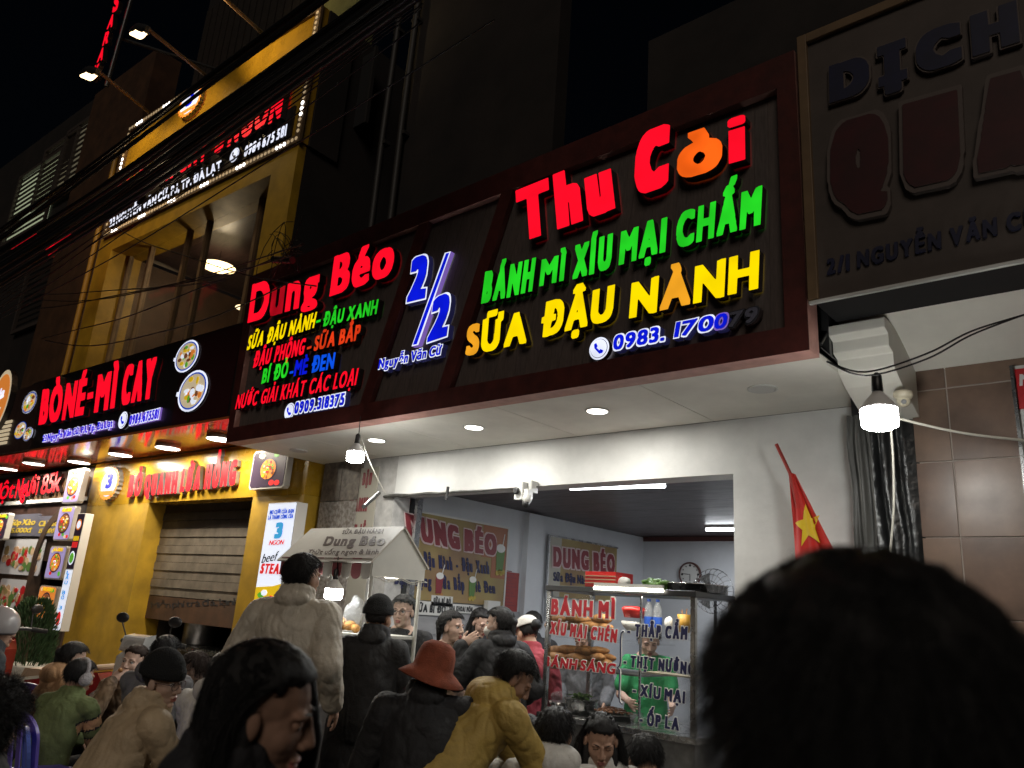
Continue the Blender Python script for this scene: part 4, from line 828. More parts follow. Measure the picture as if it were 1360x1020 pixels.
for (x, y), lb in (((213, 390), 'left glowing disc pendant lamp behind the upper windows'), ((290, 354), 'middle glowing disc pendant lamp behind the upper windows'), ((325, 409), 'small glowing lamp behind the upper window beside the signboard')):
    NP = NU.off(-dW-.8); p_ = NP.px(x, y); c_ = NP.w(*p_); t = thing('pendant_lamp', lb, 'pendant lamp', tuple(c_), 'disc pendant lamps in the upper dining room'); k = 1 if y != 409 else .5
    w = MB(); w.lathe(tuple(c_), [(.05*k, .05), (.1*k, .04), (.28*k, -.0), (.285*k, -.01)], 'pendant_glow', 24); w.build('shade', t); w = MB(); w.ell(tuple(c_+[0, 0, -.02]), (.05*k, .05*k, .05*k), 'warm_white_led'); w.build('bulb', t)
    w = MB(); w.tube([tuple(c_+[0, 0, .05]), (c_[0], c_[1], zw1+.1)], .006, 'black_cable', 5); w.build('cord', t)
    if k == 1: 
        l = bpy.data.lights.new('pendant_light', 'POINT'); l.energy = 45; l.color = (1, .8, .5); l.shadow_soft_size = .1; o = bpy.data.objects.new('pendant_light', l); COL.objects.link(o); o.parent = t; o.location = (0, 0, -.12)
# upper sign
us = thing('upper_signboard', 'yellow upper signboard edged with white bulbs behind the cable bundle', 'sign', tuple(NU.w(aU0+3, zU0)))
w = MB(NU); w.box(aU0, aU1, zU0, zU1, -.12, 0, 'yellow_gloss'); w.build('board', us)
w = MB(NU); aa, bb = NU.px(143, 300); w.box(aU0+.25, aU1-.22, zU0+.14, zU0+.62, .001, .03, 'near_black_board'); w.build('address_strip', us)
def tilt(p, q, r, **k): return p
TU = dict(depth=.09, c=.03, side='near_black_board', bold=(.06, .045))
TA(NU, us, 'BÒ', (146, 283), (166, 274), (151, 256), 'lit_red', **TU); TA(NU, us, 'NÉ', (170, 272), (194, 260), (175, 243), 'lit_red', **TU); TA(NU, us, 'MÌ', (215, 248), (237, 237), (221, 222), 'lit_red', **TU); TA(NU, us, 'CAY', (244, 233), (281, 214), (249, 203), 'lit_red', **TU); TA(NU, us, '3', (292, 207), (304, 200), (296, 172), 'lit_red', **TU); TA(NU, us, 'NGON', (309, 197), (380, 158), (316, 160), 'lit_red', **TU)
text(NU, '23 NGUYỄN VĂN CỪ, P.1, TP. ĐÀ LẠT', (148, 303), (297, 226), (149, 293), 'lit_white', parent=us, c=.031, depth=.04, side='letter_side', bold=(.05, .04), raster=40, space=.3)
text(NU, '0984 675 581', (327, 210), (383, 181), (329, 197), 'lit_white', parent=us, c=.031, depth=.04, side='letter_side', bold=(.05, .04), raster=40, space=.3); phone(317, 209, 5, NU, us, .03, horn='print_black')
badge(NU, us, 258, 138, 14, 17)
w = MB(NU)
for a0_, a1_, b0_, b1_ in ((aU0-.03, aU1+.03, zU0-.03, zU0+.09), (aU0-.03, aU1+.03, zU1-.1, zU1+.03), (aU0-.03, aU0+.09, zU0+.09, zU1-.1), (aU1-.09, aU1+.03, zU0+.09, zU1-.1)): w.box(a0_, a1_, b0_, b1_, .001, .04, 'beige_frame')
w.build('trim', us)
def ledrow(x0, y0, x1, y1, d0):
    n = int(math.hypot(x1-x0, y1-y0)/.085)
    for i in range(n):
        x, y = x0+(x1-x0)*(i+.5)/n, y0+(y1-y0)*(i+.5)/n; on = (i % 11) in (3, 4, 5)
        MBl.prism(poly_disc(x, y, .028, 6), .04, .05, 'led_strip' if on else 'pale_led')
MBl = MB(NU); ledrow(aU0, zU0+.03, aU1, zU0+.03, 0); ledrow(aU0, zU1-.03, aU1, zU1-.03, 0); ledrow(aU0+.03, zU0+.1, aU0+.03, zU1-.1, 0); ledrow(aU1-.03, zU0+.1, aU1-.03, zU1-.1, 0); MBl.build('edge_bulbs', us, stuff=True)
# storey above the sign and the olive wall
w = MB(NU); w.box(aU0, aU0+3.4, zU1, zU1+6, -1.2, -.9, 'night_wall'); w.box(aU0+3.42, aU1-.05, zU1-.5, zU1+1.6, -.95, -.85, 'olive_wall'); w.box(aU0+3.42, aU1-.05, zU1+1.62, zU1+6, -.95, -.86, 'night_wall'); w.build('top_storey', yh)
for k in range(14):
    w = MB(NU); w.box(aU0+.1+k*.24, aU0+.1+k*.24+.2, zU1+.1, zU1+3.2, -.9, -.84, 'roof_metal'); w.build('metal_sheet', yh)
# spot lamps on arms
for (hx, hy, bx, by, lb) in ((118, 94, 200, 152, 'lowest spotlight on a long arm above the upper signboard'), (184, 38, 272, 100, 'middle spotlight on a long arm above the upper signboard'), (262, -25, 345, 42, 'spotlight arm leaving the top of the picture')):
    p_ = NU.px(bx, by); base = NU.w(p_[0], p_[1], -.05); NH = NU.off(1.15); h_ = NH.px(hx+13, hy+1); hd = NH.w(*h_); t = thing('spot_lamp', lb, 'spotlight', tuple(base), 'spotlights on arms above the upper signboard')
    w = MB(); w.tube([tuple(base), tuple(hd)], .03, 'beige_frame', 8); w.build('arm', t)
    tip = NH.w(*NH.px(hx-11, hy+5)); d = tip-hd; w = MB(); w.prism([(0, 0)]*0+[(hd[0], hd[1])]*0 or [(0, 0), (0, 0), (0, 0)], 0, 0, 'dark_steel') if 0 else None
    w.tube([tuple(hd), tuple(hd+d*.15), tuple(hd+d*.5+[0, 0, .03]), tuple(tip+[0, 0, .02])], [.05, .08, .09, .03], 'dark_steel', 10); w.build('head', t)
    w = MB(); w.tube([tuple(hd+d*.1+[0, 0, -.05]), tuple(hd+d*.45+[0, 0, -.06]), tuple(hd+d*.95+[0, 0, -.03])], [.03, .075, .02], 'warm_white_led', 10); w.build('lens', t)
    l = bpy.data.lights.new('spot_beam', 'SPOT'); l.energy = 90; l.color = (1, .72, .36); l.spot_size = R(110); l.spot_blend = .6; l.shadow_soft_size = .08; o = bpy.data.objects.new('spot_beam', l); COL.objects.link(o); o.parent = t
    o.location = tuple(hd+d*.5+[0, 0, -.18]-base); o.rotation_euler = Vector(tuple(base+([0, 0, -1.6] if hy > 0 else [.6, 0, .1])-(hd+d*.5))).to_track_quat('-Z', 'Y').to_euler()
# ------------------------------------------------------------------ brown shop and dark house, far left
bs = thing('brown_shop', 'brown fronted eatery with arched doorway left of the yellow column', 'building', tuple(NB.w(aL-2.5, 0)))
w = MB(NB); w.box(aL-6, aL-.01, 0, 3.25, -.9, -.8, 'dark_wood'); w.build('rear_wall', bs)
NBr = NB.off(-.02); za = NB.px(40, 700)[1]
w = MB(NB); w.box(aL-6, aL-.02, za, 3.24, -.3, -.02, 'brown_board'); w.build('fascia', bs)
rib = MB(NB); zb_ = NB.px(40, 668)[1]
for k in range(60): rib.box(aL-.2-k*.07, aL-.15-k*.07, zb_+.05, 3.1, -.02, .01, 'ribbed_wood')
rb_ = rib.build('ribbed_cladding', bs); w = MB(NB); w.box(aL-6, aL-.1, zb_-.02, zb_+.04, -.02, .04, 'lamp_rim'); w.build('fascia_strip', bs)
scp = thing('script_sign', 'red script sign reading Một Người 85k on ribbed brown boards', 'sign', tuple(NB.w(aL-1.5, 2.9))); TS = dict(depth=.06, c=.02, side='letter_side', bold=(.025, .02), gap=.02)
TA(NB, scp, 'Một', (-10, 666), (22, 661), (-5, 645), 'lit_red', **TS); TA(NB, scp, 'Người', (24, 662), (54, 657), (29, 638), 'lit_red', **TS); TA(NB, scp, '85k', (58, 657), (84, 652), (63, 632), 'lit_red', **TS)
for (x, y) in ((10, 677), (50, 676)):
    p_ = ZF(NB.px(40, 676)[1]).px(x, y)
for (p0, p1, s_) in (((17, 684), (47, 712), 'Súp Xào 5.000đ'), ((53, 686), (78, 712), 'Cà Xào 15.000đ')):
    a0, b1 = NB.px(*p0); a1, b0 = NB.px(*p1); t = thing('price_board', 'dark glass price board with gold print '+('left of its twin' if p0[0] < 20 else 'nearest the picture boxes'), 'price board', tuple(NB.w(a0, b0))); w = MB(NB); w.box(a0, a1, b0, b1, -.02, .02, 'dead_grey', .02); w.build('board', t, bevel=.005)
    h = b1-b0; i_ = s_.rfind(' '); text(NB, s_[:i_], (a0+.08, b0+h*.5), (a1-.08, b0+h*.5), (a0+.1, b0+h*.75), 'gold_text', ab=True, parent=t, c=.021, depth=.004, side='gold_text', raster=26); text(NB, s_[i_+1:], (a0+.15, b0+h*.16), (a1-.15, b0+h*.16), (a0+.17, b0+h*.36), 'gold_text', ab=True, parent=t, c=.021, depth=.004, side='gold_text', raster=26)
# arch
w = MB(NB); ac, ab_ = NB.px(62, 800)[0], NB.px(62, 745)[1]; rO, rI = .82, .68; outer = [(ac-rO, 0)]+[(ac+rO*math.cos(t_), ab_+rO*math.sin(t_)) for t_ in np.linspace(math.pi, 0, 18)]+[(ac+rO, 0)]; inner = [(ac+rI, 0)]+[(ac+rI*math.cos(t_), ab_+rI*math.sin(t_)) for t_ in np.linspace(0, math.pi, 18)]+[(ac-rI, 0)]
w.prism(outer+inner, -.12, .03, 'dark_wood'); w.build('arch_frame', bs)
w = MB(NB); w.box(ac-rI, ac+rI, 0, ab_+rI, -.7, -.69, 'room_dusk'); w.build('arch_backdrop', bs)
w = MB(NB); w.box(aL-6, ac-rO, 0, za, -.3, -.02, 'dark_wood'); w.box(ac+rO, aL-.02, 0, za, -.3, -.02, 'dark_wood'); w.prism([(ac-rO, ab_+.02), (ac-rO, za), (ac+rO, za), (ac+rO, ab_+.02)]+[(ac+(rO-.01)*math.cos(t_), ab_+(rO-.01)*math.sin(t_)) for t_ in np.linspace(0, math.pi, 16)], -.3, -.03, 'dark_wood'); w.build('shop_front', bs)
for (p0, p1, lb, sd) in (((8, 716), (50, 765), 'faded food poster left of the arch', 3), ((2, 768), (30, 815), 'lower food poster left of the arch', 4)):
    a0, b1 = NB.px(*p0); a1, b0 = NB.px(*p1); t = thing('food_poster', lb, 'poster', tuple(NB.w(a0, b0))); w = MB(NB); w.box(a0, a1, b0, b1, -.015, .0, 'poster_white', .03); w.build('sheet', t); w = MB(NB); rnd = random.Random(sd)
    for k in range(40): w.prism(poly_disc(a0+.1+rnd.random()*(a1-a0-.2), b0+.1+rnd.random()*(b1-b0-.25), rnd.uniform(.04, .12), 7, rnd.uniform(.03, .08), rnd.random()*3), 0, .001+k*.0002, rnd.choice(['poster_food', 'poster_green', 'print_red', 'menu_tan', 'poster_food']))
    w.build('print', t)
NL = NB.off(.12)
food_box(NL, [(92, 624), (113, 622), (113, 667)], 'top picture light box of the stacked column beside the yellow wall', 'box_lilac', 21, price='85K')
food_box(NL, [(80, 673), (101, 672), (101, 718)], 'second picture light box from the top with a yellow noodle bowl', 'box_lilac', 22, price='40.000')
food_box(NL, [(68, 725), (90, 724), (90, 771)], 'third picture light box from the top with a red noodle bowl', 'box_lilac', 23, price='45.000')
food_box(NL, [(54, 777), (77, 777), (77, 825)], 'lowest picture light box with an orange hot pot', 'box_orange', 24, price='50.000')
food_box(NL, [(-5, 682), (13, 682), (13, 717)], 'picture light box cut by the left picture edge', 'box_dark', 25, price='39.000')
# tall multi-picture lightbox, side on
NV = NB.off(.35); t = thing('column_lightbox', 'narrow tall light box with badge, pictures and blue lettering beside the yellow wall', 'light box', tuple(NV.w(aL-.2, 1))); (a0, b1), (a1, _) = P4(NV, (104, 682), (113, 682)); b0 = NV.px(75, 838)[1]
w = MB(NV); w.box(a0, a1+.02, b0, b1, -.12, 0, 'box_edge'); w.build('case', t, bevel=.006); w = MB(NV); W_, H_ = a1-a0, b1-b0
w.box(a0+.01, a1+.01, b0+H_*.52, b1-.01, .001, .003, 'box_dark'); w.box(a0+.01, a1+.01, b0+.01, b0+H_*.51, .001, .003, 'box_white'); w.prism(poly_disc((a0+a1)/2, b0+H_*.9, W_*.36, 18), .003, .005, 'box_orange'); w.prism(poly_disc((a0+a1)/2, b0+H_*.9, W_*.26, 18), .005, .007, 'lit_white'); w.box(a0+.03, a1-.02, b0+H_*.76, b0+H_*.8, .003, .005, 'print_yellow'); w.box(a0+.03, a1-.02, b0+H_*.7, b0+H_*.75, .003, .005, 'box_red')
w.prism(poly_disc((a0+a1)/2, b0+H_*.61, W_*.38, 18, H_*.06), .003, .005, 'box_white'); w.prism(poly_disc((a0+a1)/2, b0+H_*.61, W_*.3, 18, H_*.045), .005, .007, 'box_green')
w.prism(poly_disc((a0+a1)/2, b0+H_*.1, W_*.3, 14, H_*.06), .003, .005, 'box_red'); w.build('printed_face', t)
for k, ch in enumerate('LẨU BÒ 3'): 
    if ch != ' ': text(NV, ch, (a0+.06, b0+H_*(.47-k*.042)), (a1-.06, b0+H_*(.47-k*.042)), (a0+.06, b0+H_*(.5-k*.042)), 'box_cyan', ab=True, parent=t, c=.003, depth=.004, side='box_blue', bold=(.06, .05), raster=24)
# left-most shop board with logo
t = thing('logo_signboard', 'dark shop board with round orange logo at the left picture edge', 'sign', tuple(NA.w(-8, 3.4))); a1 = NA.px(42, 590)[0]-.02; w = MB(NA); w.box(a1-4, a1, zs0+.02, zA1-.05, -.6, .03, 'brown_board'); w.build('board', t)
a, b = NA.px(10, 535); w = MB(NA); r = abs(NA.px(22, 535)[0]-a); q_ = r*1.35; w.prism(poly_disc(a, b, r, 28, q_), .03, .12, 'box_cream', 'near_black_board'); w.prism(poly_disc(a, b, r*.86, 28, q_*.86), .12, .123, 'box_orange'); w.build('round_logo', t); text(NA, 'da', (a-r*.4, b), (a+r*.4, b+.05), (a-r*.4, b+q_*.35), 'lit_white', ab=True, parent=t, c=.123, depth=.005, side='lit_white', bold=(.03, .03)); text(NA, 'DALAT', (a-r*.4, b-q_*.42), (a+r*.4, b-q_*.4), (a-r*.4, b-q_*.26), 'lit_white', ab=True, parent=t, c=.123, depth=.005, side='lit_white', raster=26)
w = MB(NA); x0, y1 = NA.px(-4, 562); x1, y0 = NA.px(12, 590)
for k in range(6): w.box(x0, x1, y0+(y1-y0)*k/6, y0+(y1-y0)*(k+.6)/6, .03, .05, 'box_cream')
w.build('striped_plate', t)
dh = thing('dark_house', 'dark far left house with louvred shutters lit from inside and a brown pilaster', 'building', tuple(NB.w(aL-4, 4)))
ND = NB.off(.0); a0 = NU.px(60, 480)[0]; a1 = aC0-.02; ap = NU.px(100, 480)[0]
w = MB(NU); w.box(a1-2.6, a1, zs0+.1, zU1+2, -.7, -.2, 'brown_wall'); w.build('brown_pilaster', dh)
w = MB(NU); w.tube([(a1-.5, zs0+.3, -.12), (a1-.5, zU1, -.12)], .05, 'mesh_orange', 8); w.tube([(a1-.25, zs0+.3, -.12), (a1-.25, zU1, -.12)], .04, 'brown_wall', 8); w.build('downpipe', dh)
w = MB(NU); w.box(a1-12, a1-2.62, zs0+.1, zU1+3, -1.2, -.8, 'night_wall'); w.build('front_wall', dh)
NS2 = NU.off(-.75)
def louvre(cx0, cx1, y_t, y_b, px0, px1, glow, tilt_=0, name='louvred_shutter'):
    (x0, y1) = NS2.px(cx0, y_t); (x1, y0) = NS2.px(cx1, y_b)
    w = MB(NS2); w.box(x0, x0+.08, y0, y1, 0, .06, 'louvre'); w.box(x1-.08, x1, y0, y1, 0, .06, 'louvre'); w.box(x0, x1, y1, y1+.08, 0, .06, 'louvre'); w.box(x0, x1, y0-.08, y0, 0, .06, 'louvre'); fr_ = w.build(name, dh)
    w = MB(NS2); w.box(x0+.08, x1-.08, y0, y1, -.03, -.02, glow); w.build('lit_room', fr_)
    n = int((y1-y0)/.14)
    for k in range(n):
        w = MB(NS2); yk = y0+(y1-y0)*k/n; w.add([(x0+.08, yk, .0), (x1-.08, yk, .0), (x1-.08, yk+.05, .03), (x0+.08, yk+.05, .03)], [(0, 1, 2, 3)], 'louvre'); w.build('slat', fr_)
louvre(28, 62, 240, 292, 0, 0, 'window_glow'); louvre(62, 88, 205, 250, 0, 0, 'dim_glow'); louvre(92, 116, 180, 240, 0, 0, 'dim_glow'); louvre(42, 70, 350, 420, 0, 0, 'void_black')
# red vertical sign far up left
NR = NU.off(.9); t = thing('vertical_red_sign', 'tall narrow vertical sign of red lit letters at the top left', 'sign', tuple(NR.w(*NR.px(135, 100))))
for ch, x, y, h in (('S', 160, 20, 22), ('A', 153, 42, 16), ('R', 147, 64, 16), ('A', 140, 86, 16), ('K', 133, 109, 17)):
    text(NR, ch, (x-5, y), (x+2, y-4), (x-1, y-h), 'lit_red', parent=t, letters=True, depth=.08, side='letter_side', bold=(.05, .05))
w = MB(NR); p0, p1 = NR.px(128, 115), NR.px(164, -10); w.tube([(p0[0]+.15, p0[1], -.1), (p1[0]+.15, p1[1], -.1)], .04, 'dark_steel', 6); w.tube([(p0[0]+.15, p0[1]+1, -.1), (p0[0]+.9, p0[1]+1, -1.6)], .03, 'dark_steel', 6); w.build('bracket', t)
t = thing('red_neon_fragment', 'red lit script letters half hidden behind the cables at the left', 'sign', tuple(NR.w(*NR.px(75, 320)))); 
text(NR, 'Nướng', (18, 332), (48, 314), (19, 326), 'lit_red_dim', parent=t, depth=.06, side='lit_red_dim', raster=30); text(NR, 'Lẩu', (64, 333), (94, 312), (66, 318), 'lit_red', parent=t, depth=.06, side='lit_red_dim', raster=30); text(NR, '0', (68, 343), (75, 338), (71, 329), 'lit_red', parent=t, depth=.06, side='lit_red_dim')
# ------------------------------------------------------------------ bundle of overhead cables
Yc = YF(2.6); rr_ = random.Random(3)
def cab(x0, y0, x1, y1, y, r, sag): 
    f_ = YF(y); a, b = f_.px(x0, y0), f_.px(x1, y1); w = MB(); cable(w, (a[0], y, a[1]), (b[0], y, b[1]), sag, r, 'black_cable', 16, .02); return w
def bundle(ya, yb, y0, r, grp, lab):   # heights at the picture columns 0 and 420
    sl_ = (yb-ya)/420; w = cab(-40, ya-40*sl_, 620, ya+620*sl_, y0, r, rr_.uniform(.08, .13) if ya > 318 else .03); tag(w.build('overhead_cable'), lab, 'cable', grp)
for k in range(7): bundle(305+2.4*k+rr_.uniform(-2, 2), -8+2.2*k+rr_.uniform(-4, 4), 2.5+.1*rr_.random(), rr_.choice([.008, .012, .018]), 'cables of the upper thin bundle', 'black cable in the narrow upper bundle over the top edge of the yellow signboard')
for k in range(21):
    t_ = k/20; 
    if k in (3, 9, 10, 18): continue
    bundle(330+44*t_+rr_.uniform(-3, 3), 42+42*t_+rr_.uniform(-8, 8), 2.5+.3*rr_.random(), rr_.choice([.014, .018, .024, .028]), 'cables of the thick core bundle', 'black cable in the thick bundle hiding the middle of the yellow signboard')
for k in range(9): 
    t_ = k/8; w = cab(-30, 400+40*t_, 470+130*t_*rr_.random()+60, -10+rr_.uniform(-14, 60)*t_, 2.7+.2*rr_.random(), .006, rr_.uniform(.05, .12)); tag(w.build('overhead_cable'), 'thin black cable fanning out below the thick bundle towards the top centre', 'cable', 'thin cables fanning out below the thick bundle')
for (x0, y0, x1, y1, y, sg_, lb) in ((55, 450, 360, 345, 3.4, .08, 'thin cable over the upper windows ending low at the dark house'), (20, 395, 385, 340, 3.5, .2, 'thin cable dipping over the yellow pilaster'), (40, 410, 400, 325, 3.5, .12, 'thin cable just under the upper yellow beam'), (60, 452, 375, 380, 3.4, .25, 'slack thin cable crossing low over the windows'), (0, 385, 300, 372, 3.6, .1, 'almost level thin cable crossing the pilaster'), (150, 300, 420, 380, 3.6, .12, 'thin cable falling rightwards across the windows')):
    w = cab(x0, y0, x1, y1, y, .007, sg_); tag(w.build('thin_cable'), lb, 'cable')
w = MB(); rr2 = random.Random(9)
P0 = YF(3.7).px(385, 345)
for k in range(10): an = [rr2.uniform(-1, 1) for _ in range(6)]; w.tube([(P0[0]+.35*math.sin(i*.5+an[0]*3)*an[1]-.1, 3.7+.1*an[2], P0[1]+.3*math.cos(i*.6+an[3]*3)*abs(an[4])+.1) for i in range(12)], .004, 'black_cable', 5, cap=False)
w.tube([(P0[0]-.3, 3.7, P0[1]+.08), (P0[0]+.05, 3.7, P0[1]-.02)], .035, 'dark_plastic', 8); tag(w.build('cable_coil'), 'tangle of thin black cable loops above the corner of the long signboard', 'cable')
# ------------------------------------------------------------------ soy milk cart
yc = 3.45; CFt = YF(yc); eL = CFt.px(402, 737); eR = CFt.px(496, 743); x0, x1 = eL[0]-.25, eR[0]; ze = (eL[1]+eR[1])/2+.0
yb_ = XF(x1).px(565, 752)[0]; ym = (yc+yb_)/2; za = XF(x1).px(537, 699)[1]; zg = XF(x1).px(496, 765)[1]
ct = thing('milk_cart', 'cream roofed street cart with Dung Béo lettering and striped scalloped valance', 'food cart', ((x0+x1)/2, ym, 0))
sl = np.array([0, ym-yc, za-ze]); sl /= np.linalg.norm(sl); RF = Fr((0, yc-.03, ze-.03*sl[2]/sl[1]), (1, 0, 0), sl, np.cross((1, 0, 0), sl)); Ls = (ym-yc+.03)/sl[1]
w = MB(RF); w.box(x0-.03, x1+.012, 0, Ls, -.012, 0, 'cart_cream'); w.build('roof_panel', ct)
RB = Fr((0, yb_+.03, ze-.03*sl[2]/sl[1]), (-1, 0, 0), (0, -sl[1], sl[2]), (0, sl[2], sl[1])); w = MB(RB); w.box(-x1-.012, -x0+.03, 0, Ls, -.012, 0, 'cart_cream'); w.build('roof_panel', ct)
for x in (x0, x1):
    GX = XF(x-.012); w = MB(GX); w.prism([(yc, zg), (yb_, zg), (yb_, ze), (ym, za-.008), (yc, ze)], 0, .012, 'cart_white'); w.build('gable', ct)
tr = dict(parent=ct, depth=.002, c=.001, side='cart_print')
text(RF, 'Dung Béo', (429, 724), (510, 724), (434, 713), 'cart_print', bold=(.06, .04), gap=.12, **tr); text(RF, 'SỮA ĐẬU NÀNH', (454, 709), (508, 708), (456, 704), 'cart_print', bold=(.02, .01), gap=.12, raster=30, **tr); text(RF, 'Thức uống ngon & lành', (408, 736), (502, 736), (411, 730), 'cart_print', bold=(.015, .01), gap=.12, raster=30, **tr)
n = 10; sw = (x1-x0)/n
for k in range(n):
    a = x0+sw*k; w = MB(CFt); pts = [(a+.003, ze-.005), (a+.003, ze-.1)]+[(a+sw/2-(sw/2-.003)*math.cos(t_), ze-.1-.045*math.sin(t_)) for t_ in np.linspace(0, math.pi, 8)]+[(a+sw-.003, ze-.1), (a+sw-.003, ze-.005)]; w.prism(pts, .006, .012, 'valance_maroon' if k % 2 == 0 else 'valance_grey'); w.build('scallop', ct)
for x in (x0+.02, x1-.02):
    for y in (yc+.02, yb_-.02): w = MB(); w.tube([(x, y, .3), (x, y, ze)], .014, 'cart_white', 8); w.build('post', ct)
w = MB(); w.box(x0, x1, yc, yb_, .35, .86, 'panel_white'); w.build('cabinet', ct, bevel=.01)
zt1 = YF(yc+.1).px(462, 840)[1]; zt2 = YF(yc+.1).px(447, 874)[1]
for z in (zt1, zt2): w = MB(); w.box(x0+.02, x1-.02, yc+.01, yb_-.01, z-.02, z, 'cart_white'); w.build('tray', ct)
w = MB(); w.box(x0+.02, x1-.02, yb_-.02, yb_-.012, .86, ze-.06, 'glass'); w.box(x0+.02, x0+.026, yc+.02, yb_-.03, .86, ze-.06, 'glass'); w.build('glass_pane', ct)
for dx in (.05, x1-x0-.05):
    w = MB()
    for y in (yc+.08, yb_-.08): w.lathe((x0+dx-.02, y, .17), [(.15, -.02), (.17, 0), (.15, .02)], 'rubber', 18, ax=(1, 0, 0))
    w.build('wheel', ct)
bc = DP(443, 789, 5.35); bulb((bc[0], bc[1], bc[2]), ze-.0, 'bright bulb hanging inside the cart under the striped valance', .062, 'cart_glow')
w = MB(); a_ = DP(500, 767, 5.7); w.box(x1-.12, x1-.02, ym-.05, ym+.05, zg-.0, zg+.012, 'tube_warm'); t = tag(w.build('cart_lamp', origin=(x1-.07, ym, zg)), 'small flat white lamp under the cart gable', 'lamp')
w = MB(); w.tube([(x1+.01, yc+.02+.04*i, zg+.012*math.sin(i*1.3)-.01) for i in range(int((yb_-yc)/.04)+1)], .004, 'white_wire', 5); w.tube([(x1+.015, yc+.02+.04*i, zg+.012*math.cos(i*1.1)-.02) for i in range(int((yb_-yc)/.04)+1)], .003, 'white_wire', 5); tag(w.build('looped_wire', origin=(x1, yc, zg)), 'pale looped wire along the bottom of the cart gable', 'wire')
rnd = random.Random(2); pi_ = 0
PX = [(430, 812), (437, 818), (430, 828), (442, 830), (452, 831), (462, 832), (436, 822), (457, 826), (470, 833), (447, 824)]
for i, (px_, py_) in enumerate(PX):
    a, b = YF(yc+.12).px(px_, py_); c_ = (a, yc+.08+.08*rnd.random(), b); w = MB(); w.ell(c_, (.05, .042, .034), 'fried', 12, 8, .7); tag(w.build('fried_pastry', origin=c_), 'golden fried pastry on the upper tray of the cart', 'pastry', 'fried pastries on the upper cart tray')
for i, (px_, py_) in enumerate([(441, 862), (448, 866), (444, 870), (452, 869), (438, 868)]):
    a, b = YF(yc+.12).px(px_, py_); c_ = (a, yc+.1+.05*rnd.random(), b); w = MB(); w.ell(c_, (.055, .045, .035), 'fried', 12, 8, .7); tag(w.build('fried_pastry', origin=c_), 'brown fried pastry on the lower tray of the cart', 'pastry', 'fried pastries on the lower cart tray')
a, b = YF(yc+.15).px(469, 818); w = MB(); w.ell((a, yc+.15, b), (.075, .06, .1), 'poly_bag', 18, 14, .9); w.ell((a+.02, yc+.15, b+.1), (.06, .03, .05), 'poly_bag', 14, 9, 1.2); tag(w.build('plastic_bag', origin=(a, yc+.15, b)), 'crumpled clear plastic bag standing on the cart tray', 'bag')
# ------------------------------------------------------------------ glass food case
yk = 4.85; K = YF(yk); k0 = K.px(727, 777); k1 = K.px(923, 786); kb = K.px(722, 945)[1]; kt_ = k0[1]; xa, xb = k0[0], k1[0]; yk2 = yk+.6
fc = thing('food_case', 'stainless steel glass food case with red and navy lettering in the shop opening', 'food case', ((xa+xb)/2, yk+.3, 0))
for x in (xa, xb-.035):
    for y in (yk, yk2-.035): w = MB(); w.box(x, x+.035, y, y+.035, kb, kt_-.04, 'steel'); w.build('post', fc, bevel=.003)
w = MB(); w.box(xa-.01, xb+.01, yk-.01, yk2+.01, kt_-.04, kt_, 'dark_steel'); w.build('top', fc, bevel=.004)
w = MB(); w.box(xa-.01, xb+.03, yk-.04, yk2+.01, kb-.04, kb, 'steel'); w.build('counter', fc, bevel=.004); w = MB(); w.box(xa, xb, yk, yk2, .15, kb-.045, 'dull_steel'); w.build('base_cabinet', fc, bevel=.004)
w = MB(); w.box(xa+.036, xb-.036, yk+.012, yk+.018, kb, kt_-.041, 'glass'); w.build('front_glass', fc); w = MB(); w.box(xb-.02, xb-.014, yk+.036, yk2-.036, kb, kt_-.041, 'glass'); w.build('side_glass', fc)
xm = K.px(846, 800)[0]; zsh = YF(yk+.2).px(870, 845)[1]; w = MB(); w.box(xm, xb-.04, yk+.1, yk2-.02, zsh-.008, zsh, 'glass'); w.box(xm-.012, xm, yk+.06, yk+.075, kb, kt_-.05, 'steel'); w.build('glass_shelf', fc)
zbr = YF(yk+.25).px(770, 885)[1]; w = MB(); w.box(xa+.04, xm-.02, yk+.1, yk2-.02, zbr-.012, zbr, 'dull_steel'); w.build('bread_shelf', fc)
zpl = YF(yk+.2).px(870, 892)[1]; w = MB(); w.box(xm, xb-.04, yk+.1, yk+.3, zpl-.01, zpl, 'cream_plastic'); w.build('cutting_ledge', fc)
CT_ = dict(parent=fc, c=-.0, depth=.004, halo='print_white', halo_w=.05, side='print_white', raster=50, bold=(.07, .045), gap=.14)
KG = YF(yk+.008)
for s_, bl, br, tl, col in (('BÁNH MÌ', (732, 815.5), (816.6, 821), (733, 796), 'print_glass_red'), ('XÍU MẠI CHÉN', (730, 841), (819, 853), (732, 826), 'print_glass_red'), ('BÁNH SÁNG', (722, 884), (817, 895), (724, 872), 'print_glass_red'),
    ('- THẬP CẨM', (833, 844), (913, 849), (834, 829), 'print_navy'), ('- THỊT NƯỚNG', (828, 884), (922, 896), (829, 870), 'print_navy'), ('- XÍU MẠI', (840, 922), (910, 934), (841, 908), 'print_navy'), ('- ỐP LA', (849, 961), (902, 970), (850, 946), 'print_navy')):
    text(KG, s_, bl, br, tl, col, **CT_)
pts = [KG.px(*q) for q in ((829, 838), (826, 841), (825, 850), (825, 878), (824, 884), (821, 887), (824, 890), (824, 897), (823, 924), (824, 932), (827, 935))]
w = MB(KG); w.tube([(a, b, .003) for a, b in pts], .009, 'print_white', 6); w.tube([(a, b, .008) for a, b in pts], .006, 'print_navy', 6); w.build('printed_brace', fc)
